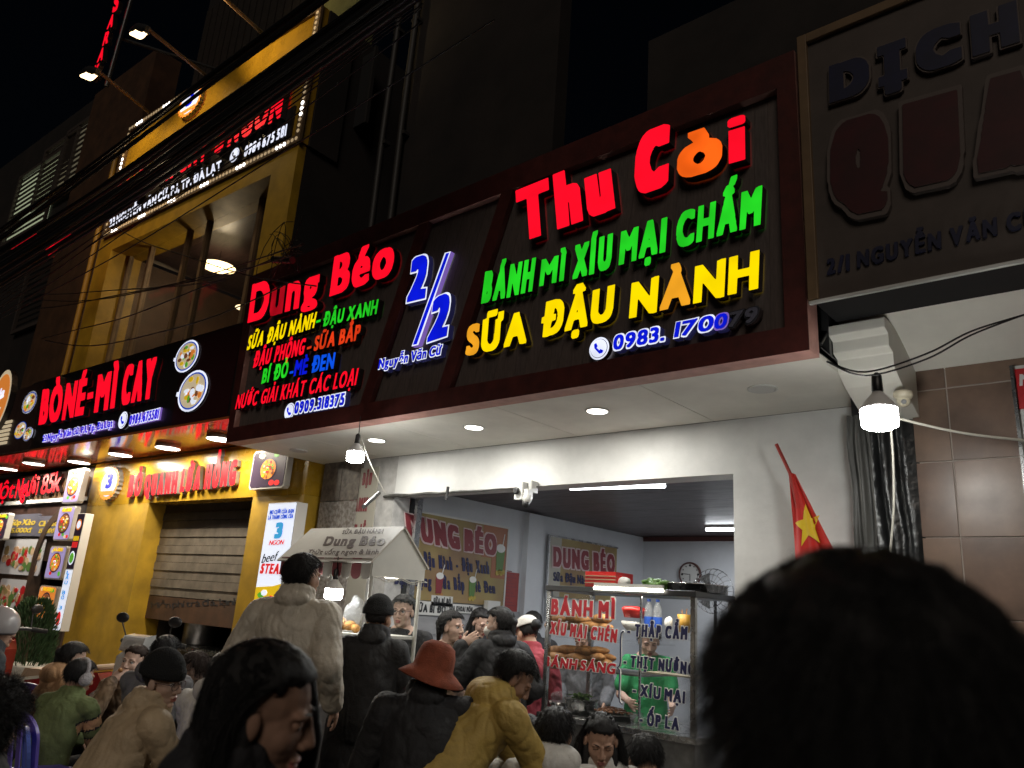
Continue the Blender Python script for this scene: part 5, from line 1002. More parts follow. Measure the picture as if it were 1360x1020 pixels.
p0, p1 = KG.px(793, 780), KG.px(884, 785); t = thing('case_lamp', 'lit white tube lamp along the front top edge of the food case', 'tube lamp', (p0[0], yk-.03, p0[1])); w = MB(); w.box(p0[0], p1[0], yk-.035, yk-.011, p0[1]+.005, p0[1]+.03, 'white_plastic'); w.build('lamp_body', t); w = MB(); w.tube([(p0[0], yk-.028, p0[1]-.006), (p1[0], yk-.028, p0[1]-.006)], .012, 'tube_warm', 8); w.build('tube', t)
area_light('case_beam', ((p0[0]+p1[0])/2, yk+.1, kt_-.05), 4, .8, (1, .95, .82), t, shape='RECTANGLE', sy=.05)
rnd = random.Random(4)
rows = [(822, 3), (832, 5), (864, 4), (873, 6), (881, 5)]
for j, (py_, n_) in enumerate(rows):
    for i in range(n_):
        px_ = 738+i*80/n_+rnd.uniform(-3, 3)+(6 if j in (0,) else 0); yy = yk+.14+.09*rnd.random()+.03*j*0; a, b = YF(yy).px(px_, py_); w = MB(); Mz = Matrix.Rotation(rnd.uniform(-.5, .5), 3, 'Z'); k_ = rnd.uniform(.8, 1.15); w.ell((a, yy, b), (.1*k_, .044*k_, .036*k_), 'bread', 18, 12, .35, Mz); tag(w.build('bread_roll', origin=(a, yy, b)), 'crusty golden bread roll in the pile inside the food case, '+('upper pile' if j < 2 else 'lower pile'), 'bread', 'bread rolls piled in the upper part of the case' if j < 2 else 'bread rolls piled in the lower part of the case')
w = MB(); w.box(xa+.04, xm-.02, yk+.09, yk2-.02, 0, .001, 'glass'); zz_ = YF(yk+.2).px(775, 842)[1]-.03; w = MB(); w.box(xa+.04, xm-.02, yk+.08, yk2-.02, zz_-.008, zz_, 'glass'); w.build('glass_shelf', fc)
def obj_at(name, label, cat, px_, py_, y, fn, group=None, onz=None):
    a, b = YF(y).px(px_, py_); b = onz if onz is not None else b; w = MB(); fn(w, a, y, b); return tag(w.build(name, origin=(a, y, b)), label, cat, group)
ys_ = yk+.22
obj_at('red_tub', 'red lidded plastic tub on the glass shelf of the food case', 'tub', 842, 814, ys_, lambda w, x, y, z: (w.lathe((x, y, z-.035), [(.07, 0), (.085, .05), (.09, .055), (.085, .07), (.06, .08)], 'red_plastic', 20)))
obj_at('steel_bowl', 'white bowl under the red tub on the glass shelf', 'bowl', 838, 828, ys_, lambda w, x, y, z: w.lathe((x, y, z-.02), [(.03, -.03), (.06, 0), (.075, .035)], 'print_white', 18))
for px_, lb in ((861, 'left water bottle with blue label on the glass shelf'), (873, 'right water bottle with blue label on the glass shelf')):
    a, b = YF(ys_).px(px_, 843); t = thing('water_bottle', lb, 'bottle', (a, ys_, zsh), 'water bottles on the glass shelf'); w = MB(); w.lathe((a, ys_, zsh), [(.028, 0), (.033, .01), (.032, .17), (.026, .2), (.013, .225), (.013, .24)], 'poly_bag', 16); w.build('body', t); w = MB(); w.lathe((a, ys_, zsh+.06), [(.034, 0), (.034, .07)], 'blue_label', 16, cap=False); w.build('label', t); w = MB(); w.lathe((a, ys_, zsh+.235), [(.015, 0), (.015, .018)], 'blue_label', 12); w.build('cap', t)
obj_at('chopstick_holder', 'brown basket of sticks at the right end of the glass shelf', 'basket', 909, 832, ys_, lambda w, x, y, z: (w.lathe((x, y, z-.04), [(.035, 0), (.05, .12)], 'mesh_orange', 14), w.tube([(x, y, z), (x+.02, y, z+.12)], .004, 'bread', 5), w.tube([(x, y, z), (x-.02, y, z+.11)], .004, 'bread', 5)))
obj_at('tissue_pack', 'white plastic bag bundle between the bottles and the basket', 'bag', 888, 826, ys_, lambda w, x, y, z: w.ell((x, y, z), (.04, .035, .045), 'print_white', 12, 9, .6))
def herbbowl(w, x, y, z):
    w.lathe((x, y, z), [(.07, 0), (.11, .04), (.125, .1), (.13, .1)], 'steel', 24)
    for k in range(40): an, d = rnd.random()*6.3, rnd.random()*.1; w.ell((x+d*math.cos(an), y+d*math.sin(an)*.8, z+.1+.03*rnd.random()), (.02, .014, .006), 'herb', 5, 3, 0, Matrix.Rotation(rnd.random()*3, 3, 'X'))
obj_at('herb_bowl', 'steel bowl heaped with green herbs low in the food case', 'bowl', 771, 950, yk+.2, herbbowl, onz=kb+.002)
def meattray(w, x, y, z):
    w.lathe((x, y, z), [(.15, 0), (.18, .035), (.185, .035)], 'dull_steel', 26)
    for k in range(46): an, d = rnd.random()*6.3, rnd.random()**.6*.13; w.ell((x+d*math.cos(an), y+d*math.sin(an)*.8, z+.045+.03*(1-d/.13)), (.035, .018, .009), 'meat', 6, 4, .5, Matrix.Rotation(rnd.random()*3, 3, 'Z'))
obj_at('meat_tray', 'steel tray heaped with sliced grilled meat in the food case', 'tray', 813, 950, yk+.22, meattray, onz=kb+.002)
obj_at('glass_jar', 'small clear plastic tub right of the meat tray', 'tub', 845, 958, yk+.15, lambda w, x, y, z: w.lathe((x, y, z), [(.04, 0), (.05, .07)], 'poly_bag', 14), onz=kb+.002)
obj_at('steel_bowl', 'steel bowl holding clear bags at the left end of the counter', 'bowl', 742, 940, yk+.2, lambda w, x, y, z: (w.lathe((x, y, z), [(.05, 0), (.08, .06)], 'steel', 18), w.ell((x, y, z+.08), (.075, .06, .05), 'poly_bag', 12, 8, .9)), onz=kb+.002)
def basket(w, x, y, z):
    for k in range(5): q = k/4; w.lathe((x, y, z+.002+.016*k), [(.1+.012*q, 0), (.104+.012*q, .01)], 'red_plastic', 4, smooth=False, cap=(k == 0))
    for k in range(12): s_ = -.1+.2*k/11; w.box(x+s_-.004, x+s_+.004, y-.11, y-.105, z, z+.075, 'red_plastic')
def tray_(x0_, x1_, y0_, y1_, z0_, z1_, m):
    w = MB(); w.box(x0_, x1_, y0_, y1_, z0_, z0_+.005, m); w.box(x0_, x1_, y0_, y0_+.006, z0_, z1_, m); w.box(x0_, x1_, y1_-.006, y1_, z0_, z1_, m); w.box(x0_, x0_+.006, y0_+.006, y1_-.006, z0_, z1_, m); w.box(x1_-.006, x1_, y0_+.006, y1_-.006, z0_, z1_, m); return w
q0 = YF(yk+.1).px(781, 776)[0]; q1 = YF(yk+.1).px(821, 776)[0]; w = tray_(q0, q1, yk+.06, yk+.3, kt_+.002, kt_+.115, 'red_plastic')
for z in (.03, .055, .08): w.box(q0-.003, q1+.003, yk+.054, yk+.06, kt_+z, kt_+z+.006, 'seat_tan')
tag(w.build('red_basket', origin=(q0, yk+.1, kt_)), 'red plastic basket on top of the food case', 'basket')
obj_at('herb_bunch', 'wilted bunch of pale greens on top of the food case', 'herbs', 870, 777, yk+.15, lambda w, x, y, z: [w.ell((x+rnd.uniform(-.09, .09), y+rnd.uniform(-.05, .05), z+.02+rnd.random()*.04), (.04, .03, .016), 'herb', 7, 5, .6, Matrix.Rotation(rnd.random()*3, 3, 'X')) for k in range(22)], onz=kt_)
obj_at('paper_scrap', 'white crumpled paper scrap on top of the food case', 'paper', 833, 776, yk+.12, lambda w, x, y, z: w.ell((x, y, z+.04), (.06, .03, .035), 'paper', 9, 6, 1.2), onz=kt_)
obj_at('steel_tray', 'round steel tray on the right of the food case top', 'tray', 925, 782, yk+.3, lambda w, x, y, z: w.lathe((x, y, z+.002), [(.2, 0), (.22, .05), (.225, .05), (.225, .055)], 'steel', 28), onz=kt_)
obj_at('green_basin', 'green plastic basin beside the cart between the shoppers', 'basin', 530, 915, 3.9, lambda w, x, y, z: w.lathe((x, y, z-.06), [(.12, 0), (.17, .1), (.18, .1), (.18, .11)], 'green_plastic', 24))
# ------------------------------------------------------------------ scooters
def scooter(main, label, loc, rz, seatm='rubber'):
    t = thing('motor_scooter', label, 'scooter', (0, 0, 0)); Z = 0
    def P(name, fn, par=t, **k): w = MB(); fn(w); return w.build(name, par, **k)
    for y in (.62, -.62):
        wh = P('wheel', lambda w: w.lathe((0, y, .27), [(.17, -.045), (.24, -.05), (.27, -.02), (.27, .02), (.24, .05), (.17, .045)], 'rubber', 26, ax=(1, 0, 0), cap=False))
        P('rim', lambda w: w.lathe((0, y, .27), [(.02, -.05), (.03, -.03), (.17, -.025), (.17, .025), (.03, .03), (.02, .05)], 'dull_steel', 18, ax=(1, 0, 0)), wh)
    def side(prof, x0, x1, m): return lambda w: w.prism(prof, x0, x1, m)
    SX = Fr((0, 0, 0), (0, 1, 0), (0, 0, 1), (1, 0, 0))
    def PX_(name, prof, hw, m, bev=.03): w = MB(SX); w.prism(prof, -hw, hw, m); return w.build(name, t, bevel=bev)
    PX_('leg_shield', [(.36, .3), (.46, .35), (.42, .95), (.34, 1.0), (.3, .9), (.3, .34)], .16, main); PX_('front_fender', [(.42, .42), (.5, .55), (.7, .58), (.86, .45), (.84, .42), (.68, .52)], .06, main, .015)
    PX_('floorboard', [(-.2, .3), (.34, .3), (.34, .36), (-.2, .38)], .14, 'dark_plastic', .01); PX_('rear_body', [(-.2, .36), (-.1, .68), (-.8, .8), (-.88, .7), (-.6, .5), (-.3, .32)], .13, main, .04); PX_('seat', [(-.05, .7), (-.08, .78), (-.4, .78), (-.78, .86), (-.8, .81)], .13, seatm, .03)
    PX_('headlamp_cowl', [(.32, .98), (.45, 1.0), (.42, 1.12), (.3, 1.14)], .12, main, .03)
    P('handlebar', lambda w: w.tube([(-.34, .2, 1.06), (-.2, .28, 1.08), (0, .33, 1.08), (.2, .28, 1.08), (.34, .2, 1.06)], .016, 'dark_plastic'))
    for s_ in (-1, 1):
        P('grip', lambda w: w.tube([(s_*.24, .26, 1.075), (s_*.36, .19, 1.06)], .022, 'rubber')); m_ = P('mirror', lambda w: w.ell((s_*.3, .3, 1.26), (.075, .02, .045), 'dark_plastic', 16, 10)); P('mirror_stem', lambda w: w.tube([(s_*.24, .27, 1.09), (s_*.27, .31, 1.2), (s_*.3, .305, 1.25)], .006, 'dark_plastic'), m_)
    P('headlamp', lambda w: w.ell((0, .455, 1.05), (.07, .02, .045), 'glass')); P('tail_lamp', lambda w: w.box(-.06, .06, -.9, -.86, .68, .74, 'red_plastic')); P('exhaust', lambda w: w.tube([(.14, -.3, .26), (.16, -.75, .33)], [.03, .05], 'dark_steel', 10))
    t.location = loc; t.rotation_euler = (0, 0, rz); return t
p = DP(222, 872, 7.0); scooter('scooter_white', 'white scooter with black mirrors parked before the yellow column', (p[0], p[1], 0.0), R(200))
p = DP(40, 900, 6.9); scooter('scooter_red', 'dark red scooter with tan seat parked at the left before the brown shop', (p[0]-.1, p[1], 0.0), R(120), 'seat_tan')
p = DP(12, 905, 4.6)
# potted conifer
p = DP(30, 884, 9.2); t = thing('potted_conifer', 'bushy potted conifer in a pale planter before the arched doorway', 'plant', (p[0], p[1], .12)); zr_ = p[2]
w = MB(); w.lathe((p[0], p[1], .12), [(.2, 0), (.26, zr_-.2), (.3, zr_-.12), (.3, zr_-.1), (.27, zr_-.1)], 'planter', 24); w.build('planter', t); w = MB(); w.tube([(p[0], p[1], zr_), (p[0]+.02, p[1], zr_+.6)], [.03, .01], 'dark_wood'); w.build('trunk', t)
w = MB(); rv = RNG.random((2600, 6)); c_ = []
for q in rv:
    h = q[0]; rr = .3*math.sqrt(max(0, 1-(h-.25)**2/.6))*(.55+.45*q[1]); an = q[2]*6.283; P = np.array([p[0]+rr*math.cos(an), p[1]+rr*math.sin(an), zr_-.02+h*.75]); d = np.array([math.cos(an)*.5, math.sin(an)*.5, .8+q[3]*.4]); d /= np.linalg.norm(d); s_ = np.cross(d, [q[4]-.5, q[5]-.5, .1]); s_ /= np.linalg.norm(s_)+1e-6; w.add([P, P+d*.05+s_*.008, P+d*.09, P+d*.05-s_*.008], [(0, 1, 2, 3)], 'foliage')
w.build('foliage', t, stuff=True)
# ------------------------------------------------------------------ plastic chairs and stools
def plastic_chair(m, label, loc, rz):
    t = thing('plastic_chair', label, 'chair', (0, 0, 0)); w = MB(); w.box(-.2, .2, -.19, .2, .4, .42, m, .03); w.build('seat', t, bevel=.006)
    for sx in (-1, 1):
        for sy in (-1, 1): w = MB(); w.tube([(sx*.17, sy*.16, .4), (sx*.215, sy*.2, 0)], [.024, .016], m, 8); w.build('leg', t)
    FBk = Fr((0, -.19, .42), (1, 0, 0), (0, -.16, 1), (0, -1, -.16)); out = [(-.2, 0)]+[(-.2*math.cos(t_), .24+.16*math.sin(t_)) for t_ in np.linspace(0, math.pi, 14)]+[(.2, 0)]; inn = [(.155, .05)]+[(.155*math.cos(t_), .23+.12*math.sin(t_)) for t_ in np.linspace(0, math.pi, 12)]+[(-.155, .05)]
    w = MB(FBk); w.loops([out, inn], -.008, .012, m, m); w.build('back_frame', t, bevel=.003)
    for k in range(4): x = -.105+.07*k; w = MB(FBk); w.box(x-.017, x+.017, .045, .23+.12*math.sqrt(max(0, 1-(x/.155)**2))+.006, -.004, .006, m); w.build('back_slat', t)
    t.location = loc; t.rotation_euler = (0, 0, rz); return t
p = DP(70, 955, 4.9); plastic_chair('purple_plastic', 'purple slatted plastic chair behind the child in the green sweater', (p[0], p[1], 0), R(18)).scale = (1, 1, .95)
p = DP(97, 985, 4.6); plastic_chair('blue_plastic', 'blue plastic chair in front of the purple one', (p[0], p[1], 0), R(-15)).scale = (1, 1, .88)
p = DP(36, 935, 6.4); plastic_chair('purple_plastic', 'lilac plastic chair beside the person in the peach jacket', (p[0], p[1], 0), R(60)).scale = (1, 1, .9)
# ------------------------------------------------------------------ people
def rotm(yaw=0, pitch=0, roll=0):       # yaw about z, pitch: nose up positive, roll: tilt
    return np.array(Matrix.Rotation(R(yaw), 3, 'Z') @ Matrix.Rotation(R(pitch), 3, 'X') @ Matrix.Rotation(R(roll), 3, 'Y'))
class Soup:                              # overlapping closed solids, later fused by a voxel remesh
    def __init__(s): s.v = []; s.f = []
    def ell(s, c, r, M=None, seg=16, rings=10):
        b = len(s.v); M = np.eye(3) if M is None else M; c = np.array(c, float)
        for i in range(rings+1):
            th = math.pi*i/rings
            for k in range(seg):
                ph = 2*math.pi*k/seg; s.v.append(c+M @ np.array([math.sin(th)*math.cos(ph)*r[0], math.sin(th)*math.sin(ph)*r[1], math.cos(th)*r[2]]))
        for i in range(rings): s.f += [(b+i*seg+k, b+(i+1)*seg+k, b+(i+1)*seg+(k+1) % seg, b+i*seg+(k+1) % seg) for k in range(seg)]
    def cone(s, p0, p1, r0, r1, n=12, fl=None):   # tapered capsule; fl=(axis, factor) flattens the section along an axis
        p0, p1 = np.array(p0, float), np.array(p1, float); d = p1-p0; L = np.linalg.norm(d); d = d/(L+1e-9)
        e = np.cross(d, [0, 0, 1.]) if abs(d[2]) < .9 else np.cross(d, [0, 1., 0]); e /= np.linalg.norm(e); g = np.cross(d, e); b = len(s.v); rows = []
        for t in (-1, -.8, -.45): rows.append((p0+d*r0*t, r0*math.sqrt(max(0, 1-t*t))))
        rows += [(p0, r0), (p0+(p1-p0)*.5, (r0+r1)/2), (p1, r1)]
        for t in (.45, .8, 1): rows.append((p1+d*r1*t, r1*math.sqrt(max(0, 1-t*t))))
        for c, r in rows:
            for k in range(n):
                o = (e*math.cos(2*math.pi*k/n)+g*math.sin(2*math.pi*k/n))*max(r, 1e-4)
                if fl is not None: a = np.array(fl[0]); o = o-a*(o @ a)*(1-fl[1])
                s.v.append(c+o)
        for i in range(len(rows)-1): s.f += [(b+i*n+k, b+i*n+(k+1) % n, b+(i+1)*n+(k+1) % n, b+(i+1)*n+k) for k in range(n)]
    def loft(s, secs, n=28):              # closed tube through (centre, x axis, y axis) sections
        b = len(s.v)
        for c, ax, ay in secs: s.v += [np.array(c)+ax*math.cos(2*math.pi*k/n)+ay*math.sin(2*math.pi*k/n) for k in range(n)]
        m = len(secs); s.f += [(b+i*n+k, b+i*n+(k+1) % n, b+(i+1)*n+(k+1) % n, b+(i+1)*n+k) for i in range(m-1) for k in range(n)]+[tuple(b+k for k in range(n))[::-1], tuple(b+(m-1)*n+k for k in range(n))]
    def fuse(s, vox, smooth=2, fac=.5):
        me = bpy.data.meshes.new('tmp'); me.from_pydata([tuple(p) for p in s.v], [], s.f); o = bpy.data.objects.new('tmp', me); COL.objects.link(o)
        m = o.modifiers.new('r', 'REMESH'); m.mode = 'VOXEL'; m.voxel_size = vox
        if smooth: m = o.modifiers.new('s', 'SMOOTH'); m.factor = fac; m.iterations = smooth
        dg = bpy.context.evaluated_depsgraph_get(); r = o.evaluated_get(dg).to_mesh()
        V = np.empty(len(r.vertices)*3); r.vertices.foreach_get('co', V); V = V.reshape(-1, 3); N = np.empty(len(r.vertices)*3); r.vertex_normals.foreach_get('vector', N)
        Fc = [tuple(p.vertices) for p in r.polygons]; o.evaluated_get(dg).to_mesh_clear(); bpy.data.objects.remove(o); bpy.data.meshes.remove(me)
        return V, N.reshape(-1, 3), Fc
def emit_mesh(name, V, Fc, mats_, parent, mi=None, smooth=True, kind=None):
    org = np.array(TORG[parent.name]); me = bpy.data.meshes.new(name); me.from_pydata((np.array(V)-org).tolist(), [], Fc)
    for m in mats_: me.materials.append(MATS[m])
    if mi is not None: me.polygons.foreach_set('material_index', mi)
    me.polygons.foreach_set('use_smooth', [smooth]*len(Fc)); me.update(); o = bpy.data.objects.new(name, me); COL.objects.link(o); o.parent = parent; TORG[o.name] = tuple(org)
    if kind: o['kind'] = kind
    return o
def ribbons(P, wd):                      # P: (N, S, 3) strand points -> thin ribbons, 2 sides crossed
    N, S, _ = P.shape; T = np.gradient(P, axis=1); sd = np.cross(T, RNG.normal(size=(N, 1, 3))); sd /= np.linalg.norm(sd, axis=2, keepdims=True)+1e-9
    w = wd*np.linspace(1, .25, S)[None, :, None]*.5; A = P+sd*w; B = P-sd*w; V = np.stack([A, B], 2).reshape(-1, 3)
    i = (np.arange(N)[:, None]*S+np.arange(S-1)[None])*2; F = np.stack([i, i+1, i+3, i+2], -1).reshape(-1, 4); return V, [tuple(f) for f in F.tolist()]
HC, HR = np.array([0, -.014, .038]), np.array([.082, .1, .09])
def hairmask(style, d):                  # d: unit directions in head space; 1 = hair
    x, y, z = d[..., 0], d[..., 1], d[..., 2]
    front = z-(.42 if style != 'fringe' else .12)      # hairline in front
    side = z+.25-np.clip(-y, 0, 1)*.9+np.clip(y, 0, 1)*1.2; m = np.where(y > .45, front, np.where(y > -.1, (z+.02)-.45*np.clip((.3-y), -1, .4)*0+np.where(y > .15, -.25, .12), z+.75))
    nz = np.sin(x*23+1.3*np.sin(z*17))*np.sin(y*19+2*np.sin(x*11)+1)*.09+np.sin(x*51+z*37)*.04
    return np.clip((m+nz)*7+.5, 0, 1)
def make_hair(style, hc, HM, parent, matn, n, L=.03, wd=.0016, s=1.0, fuzz=1.0, longdir=None):
    """cap of hair over the skull plus strands; hc head centre (world), HM head rotation"""
    seg, rings = 40, 26; V = []; F = []
    for i in range(rings+1):
        th = math.pi*i/rings
        for k in range(seg): ph = 2*math.pi*k/seg; V.append((math.sin(th)*math.cos(ph), math.sin(th)*math.sin(ph), math.cos(th)))
    V = np.array(V); m = hairmask(style, V); th_ = {'short': .012, 'buzz': .006, 'long': .012, 'fringe': .014, 'curly': .03, 'bun': .008, 'under': .0, 'crop': .016}.get(style, .012)
    nz = np.array([mnoise.noise(Vector(p)*7) for p in V]); rad = 1+(m*(th_+.006*nz)-(1-m)*.022)/.09
    P = HC+V*HR*rad[:, None]; P = hc+(P*s) @ HM.T
    for i in range(rings): F += [(i*seg+k, (i+1)*seg+k, (i+1)*seg+(k+1) % seg, i*seg+(k+1) % seg) for k in range(seg)]
    h = emit_mesh('hair', P, F, [matn], parent)
    n = 0 if style == 'under' else int(n*(2.2 if n < 5000 else 1)); d = RNG.normal(size=(n*5+4, 3)); d /= np.linalg.norm(d, axis=1, keepdims=True); d = d[(RNG.random(len(d)) < hairmask(style, d)) & ((d[:, 1] < .3) if style == 'long' else True)][:max(n, 1)]; N = len(d); S = 9 if style in ('long',) else 6
    Q = np.zeros((N, S, 3)); p = HC+d*HR*(1+th_*.6/.09); crown = np.array([0, -.45, .9])
    up = HM.T @ np.array([0, 0, 1.]); Ls = L*RNG.uniform(.6, 1.25, (N, 1)); Q[:, 0] = p
    for k in range(1, S):
        nrm = (p-HC)/HR**2; nrm /= np.linalg.norm(nrm, axis=1, keepdims=True); g = -up[None]*(1.0 if style == 'long' else .55)+np.where(style == 'long', 0, 1)*(d-crown)*.6
        if style == 'long': g = g+(HM.T @ np.array([0, 0, 0.]))[None]+np.array([0, -1., 0])[None]*np.clip(d[:, 1:2]+.35, 0, 1)*2.2*(1-k/S)+d*np.array([1., 0, 0])*.3
        if style == 'curly': g = g+RNG.normal(size=(N, 3))*1.3
        inside_ = (((p-HC)/(HR*1.12))**2).sum(1, keepdims=True) < 1.02
        g = g+RNG.normal(size=(N, 3))*(.25*fuzz if style != 'long' else .1); t = g-np.where(inside_, (g*nrm).sum(1, keepdims=True), np.minimum((g*nrm).sum(1, keepdims=True), 0)*0)*nrm
        t /= np.linalg.norm(t, axis=1, keepdims=True)+1e-9; t = t+nrm*(.25*fuzz if style in ('short', 'curly', 'crop') else .03); p = p+t*Ls/(S-1); q = (p-HC)/(HR*(1+th_/.09)); l = np.linalg.norm(q, axis=1, keepdims=True); p = np.where((l < 1), HC+q/np.maximum(l, 1e-6)*HR*(1+th_/.09), p); Q[:, k] = p
    W_ = hc+(Q*s) @ HM.T; RV, RFc = ribbons(W_, wd); emit_mesh('hair_strands', RV, RFc, [matn], h, kind='stuff'); return h
def ik(a, b, L1, L2, hint):
    a, b, hint = np.array(a), np.array(b), np.array(hint, float); d = b-a; D = np.linalg.norm(d); D = max(min(D, (L1+L2)*.999), abs(L1-L2)+.13); u = d/np.linalg.norm(d); b = a+u*D
    x = (L1*L1-L2*L2+D*D)/(2*D); h = math.sqrt(max(0, L1*L1-x*x)); hp = hint-u*(hint @ u); hp /= np.linalg.norm(hp)+1e-9; return a+u*x+hp*h, b
def hand(S, w, d, nrm, s=1, curl=.5, side=1):   # w wrist, d direction of the hand, nrm palm normal (palm side)
    d = d/np.linalg.norm(d); nrm = nrm-d*(nrm @ d); nrm /= np.linalg.norm(nrm)+1e-9; sx = np.cross(d, nrm)*side; M = np.stack([sx, nrm, d], 1)
    S.ell(w+d*.05*s, np.array([.04, .016, .052])*s, M); S.cone(w-d*.02*s, w+d*.02*s, .025*s, .028*s, 10, (nrm, .7))
    for k, (ox, L) in enumerate(((.03, .066), (.0105, .076), (-.0095, .072), (-.029, .056))):
        p = w+d*.088*s+sx*ox*s-d*.01*abs(ox)*8*s*.3; a = curl*.5; q = p
        for j, f in enumerate((.45, .32, .25)):
            dd = d*math.cos(a)+nrm*math.sin(a)+sx*ox*1.8; e = q+dd*L*f*s; S.cone(q, e, (.0088-.0008*j)*s, (.0082-.001*j)*s, 8); q = e; a += curl*.75
    p = w+d*.03*s+sx*.03*s+nrm*.006*s; t = d*.62+sx*.7+nrm*.35*(.5+curl); t /= np.linalg.norm(t); q = p+t*.036*s; S.cone(p, q, .0125*s, .0105*s, 8); t2 = t*.6+d*.7-sx*.15*curl+nrm*.3*curl; t2 /= np.linalg.norm(t2); S.cone(q, q+t2*.03*s, .0105*s, .0088*s, 8)
def head_mesh(hc, HM, s, vox, female, mouth=0):
    S = Soup(); A = lambda p: hc+HM @ (np.array(p)*s)
    E = lambda c, r: S.ell(A(c), np.array(r)*s, HM, 20, 14)
    E((0, -.012, .036), (.076, .094, .084)); E((0, .026, -.015), (.065, .064, .085)); E((0, .03, -.068), (.053 if not female else .048, .052, .048)); E((0, .07, -.096), (.021, .02, .016))
    S.cone(A((0, .088, .018)), A((0, .104, -.024)), .0085*s, .0125*s, 12); E((.013, .094, -.03), (.0095, .011, .0085)); E((-.013, .094, -.03), (.0095, .011, .0085))
    for k in (-1, 1): E((k*.033, .047, -.02), (.03, .032, .034)); E((k*.079, -.004, -.006), (.011, .02, .031)); E((k*.03, .074, .026), (.026, .016, .011))
    E((0, .0885, -.0565), (.024, .011, .0075)); E((0, .0865, -.069), (.02, .011, .0085)); S.cone(A((0, -.018, -.05)), A((0, -.035, -.16)), (.05 if female else .057)*s, (.055 if female else .063)*s, 16)
    V, N, F = S.fuse(vox, 8, .5)
    L = ((V-hc) @ HM)/s
    for k in (-1, 1):                     # eye sockets, mouth corner line
        dd = ((L-np.array([k*.031, .088, .009]))/np.array([.019, .03, .0105])); g = np.exp(-(dd**2).sum(1)); V = V-(HM @ np.array([0, 1, 0]))*(g*.010*s)[:, None]
    dd = ((L-np.array([0, .1, -.0625]))/np.array([.026, .02, .0022])); g = np.exp(-(dd**2).sum(1)); V = V-(HM @ np.array([0, 1, 0]))*(g*.006*s)[:, None]
    mi = []
    Fc = np.array([(f[0], f[1], f[2]) for f in F]); c = L[Fc].mean(1); lip = (np.abs(c[:, 0]) < .0235) & (c[:, 2] > -.0775) & (c[:, 2] < -.0495) & (c[:, 1] > .083) & (((c[:, 0]/.0235)**2+((c[:, 2]+.0635)/.0135)**2) < 1)
    return V, F, lip.astype(int)
CAM = np.array([0, 0, CAMH])
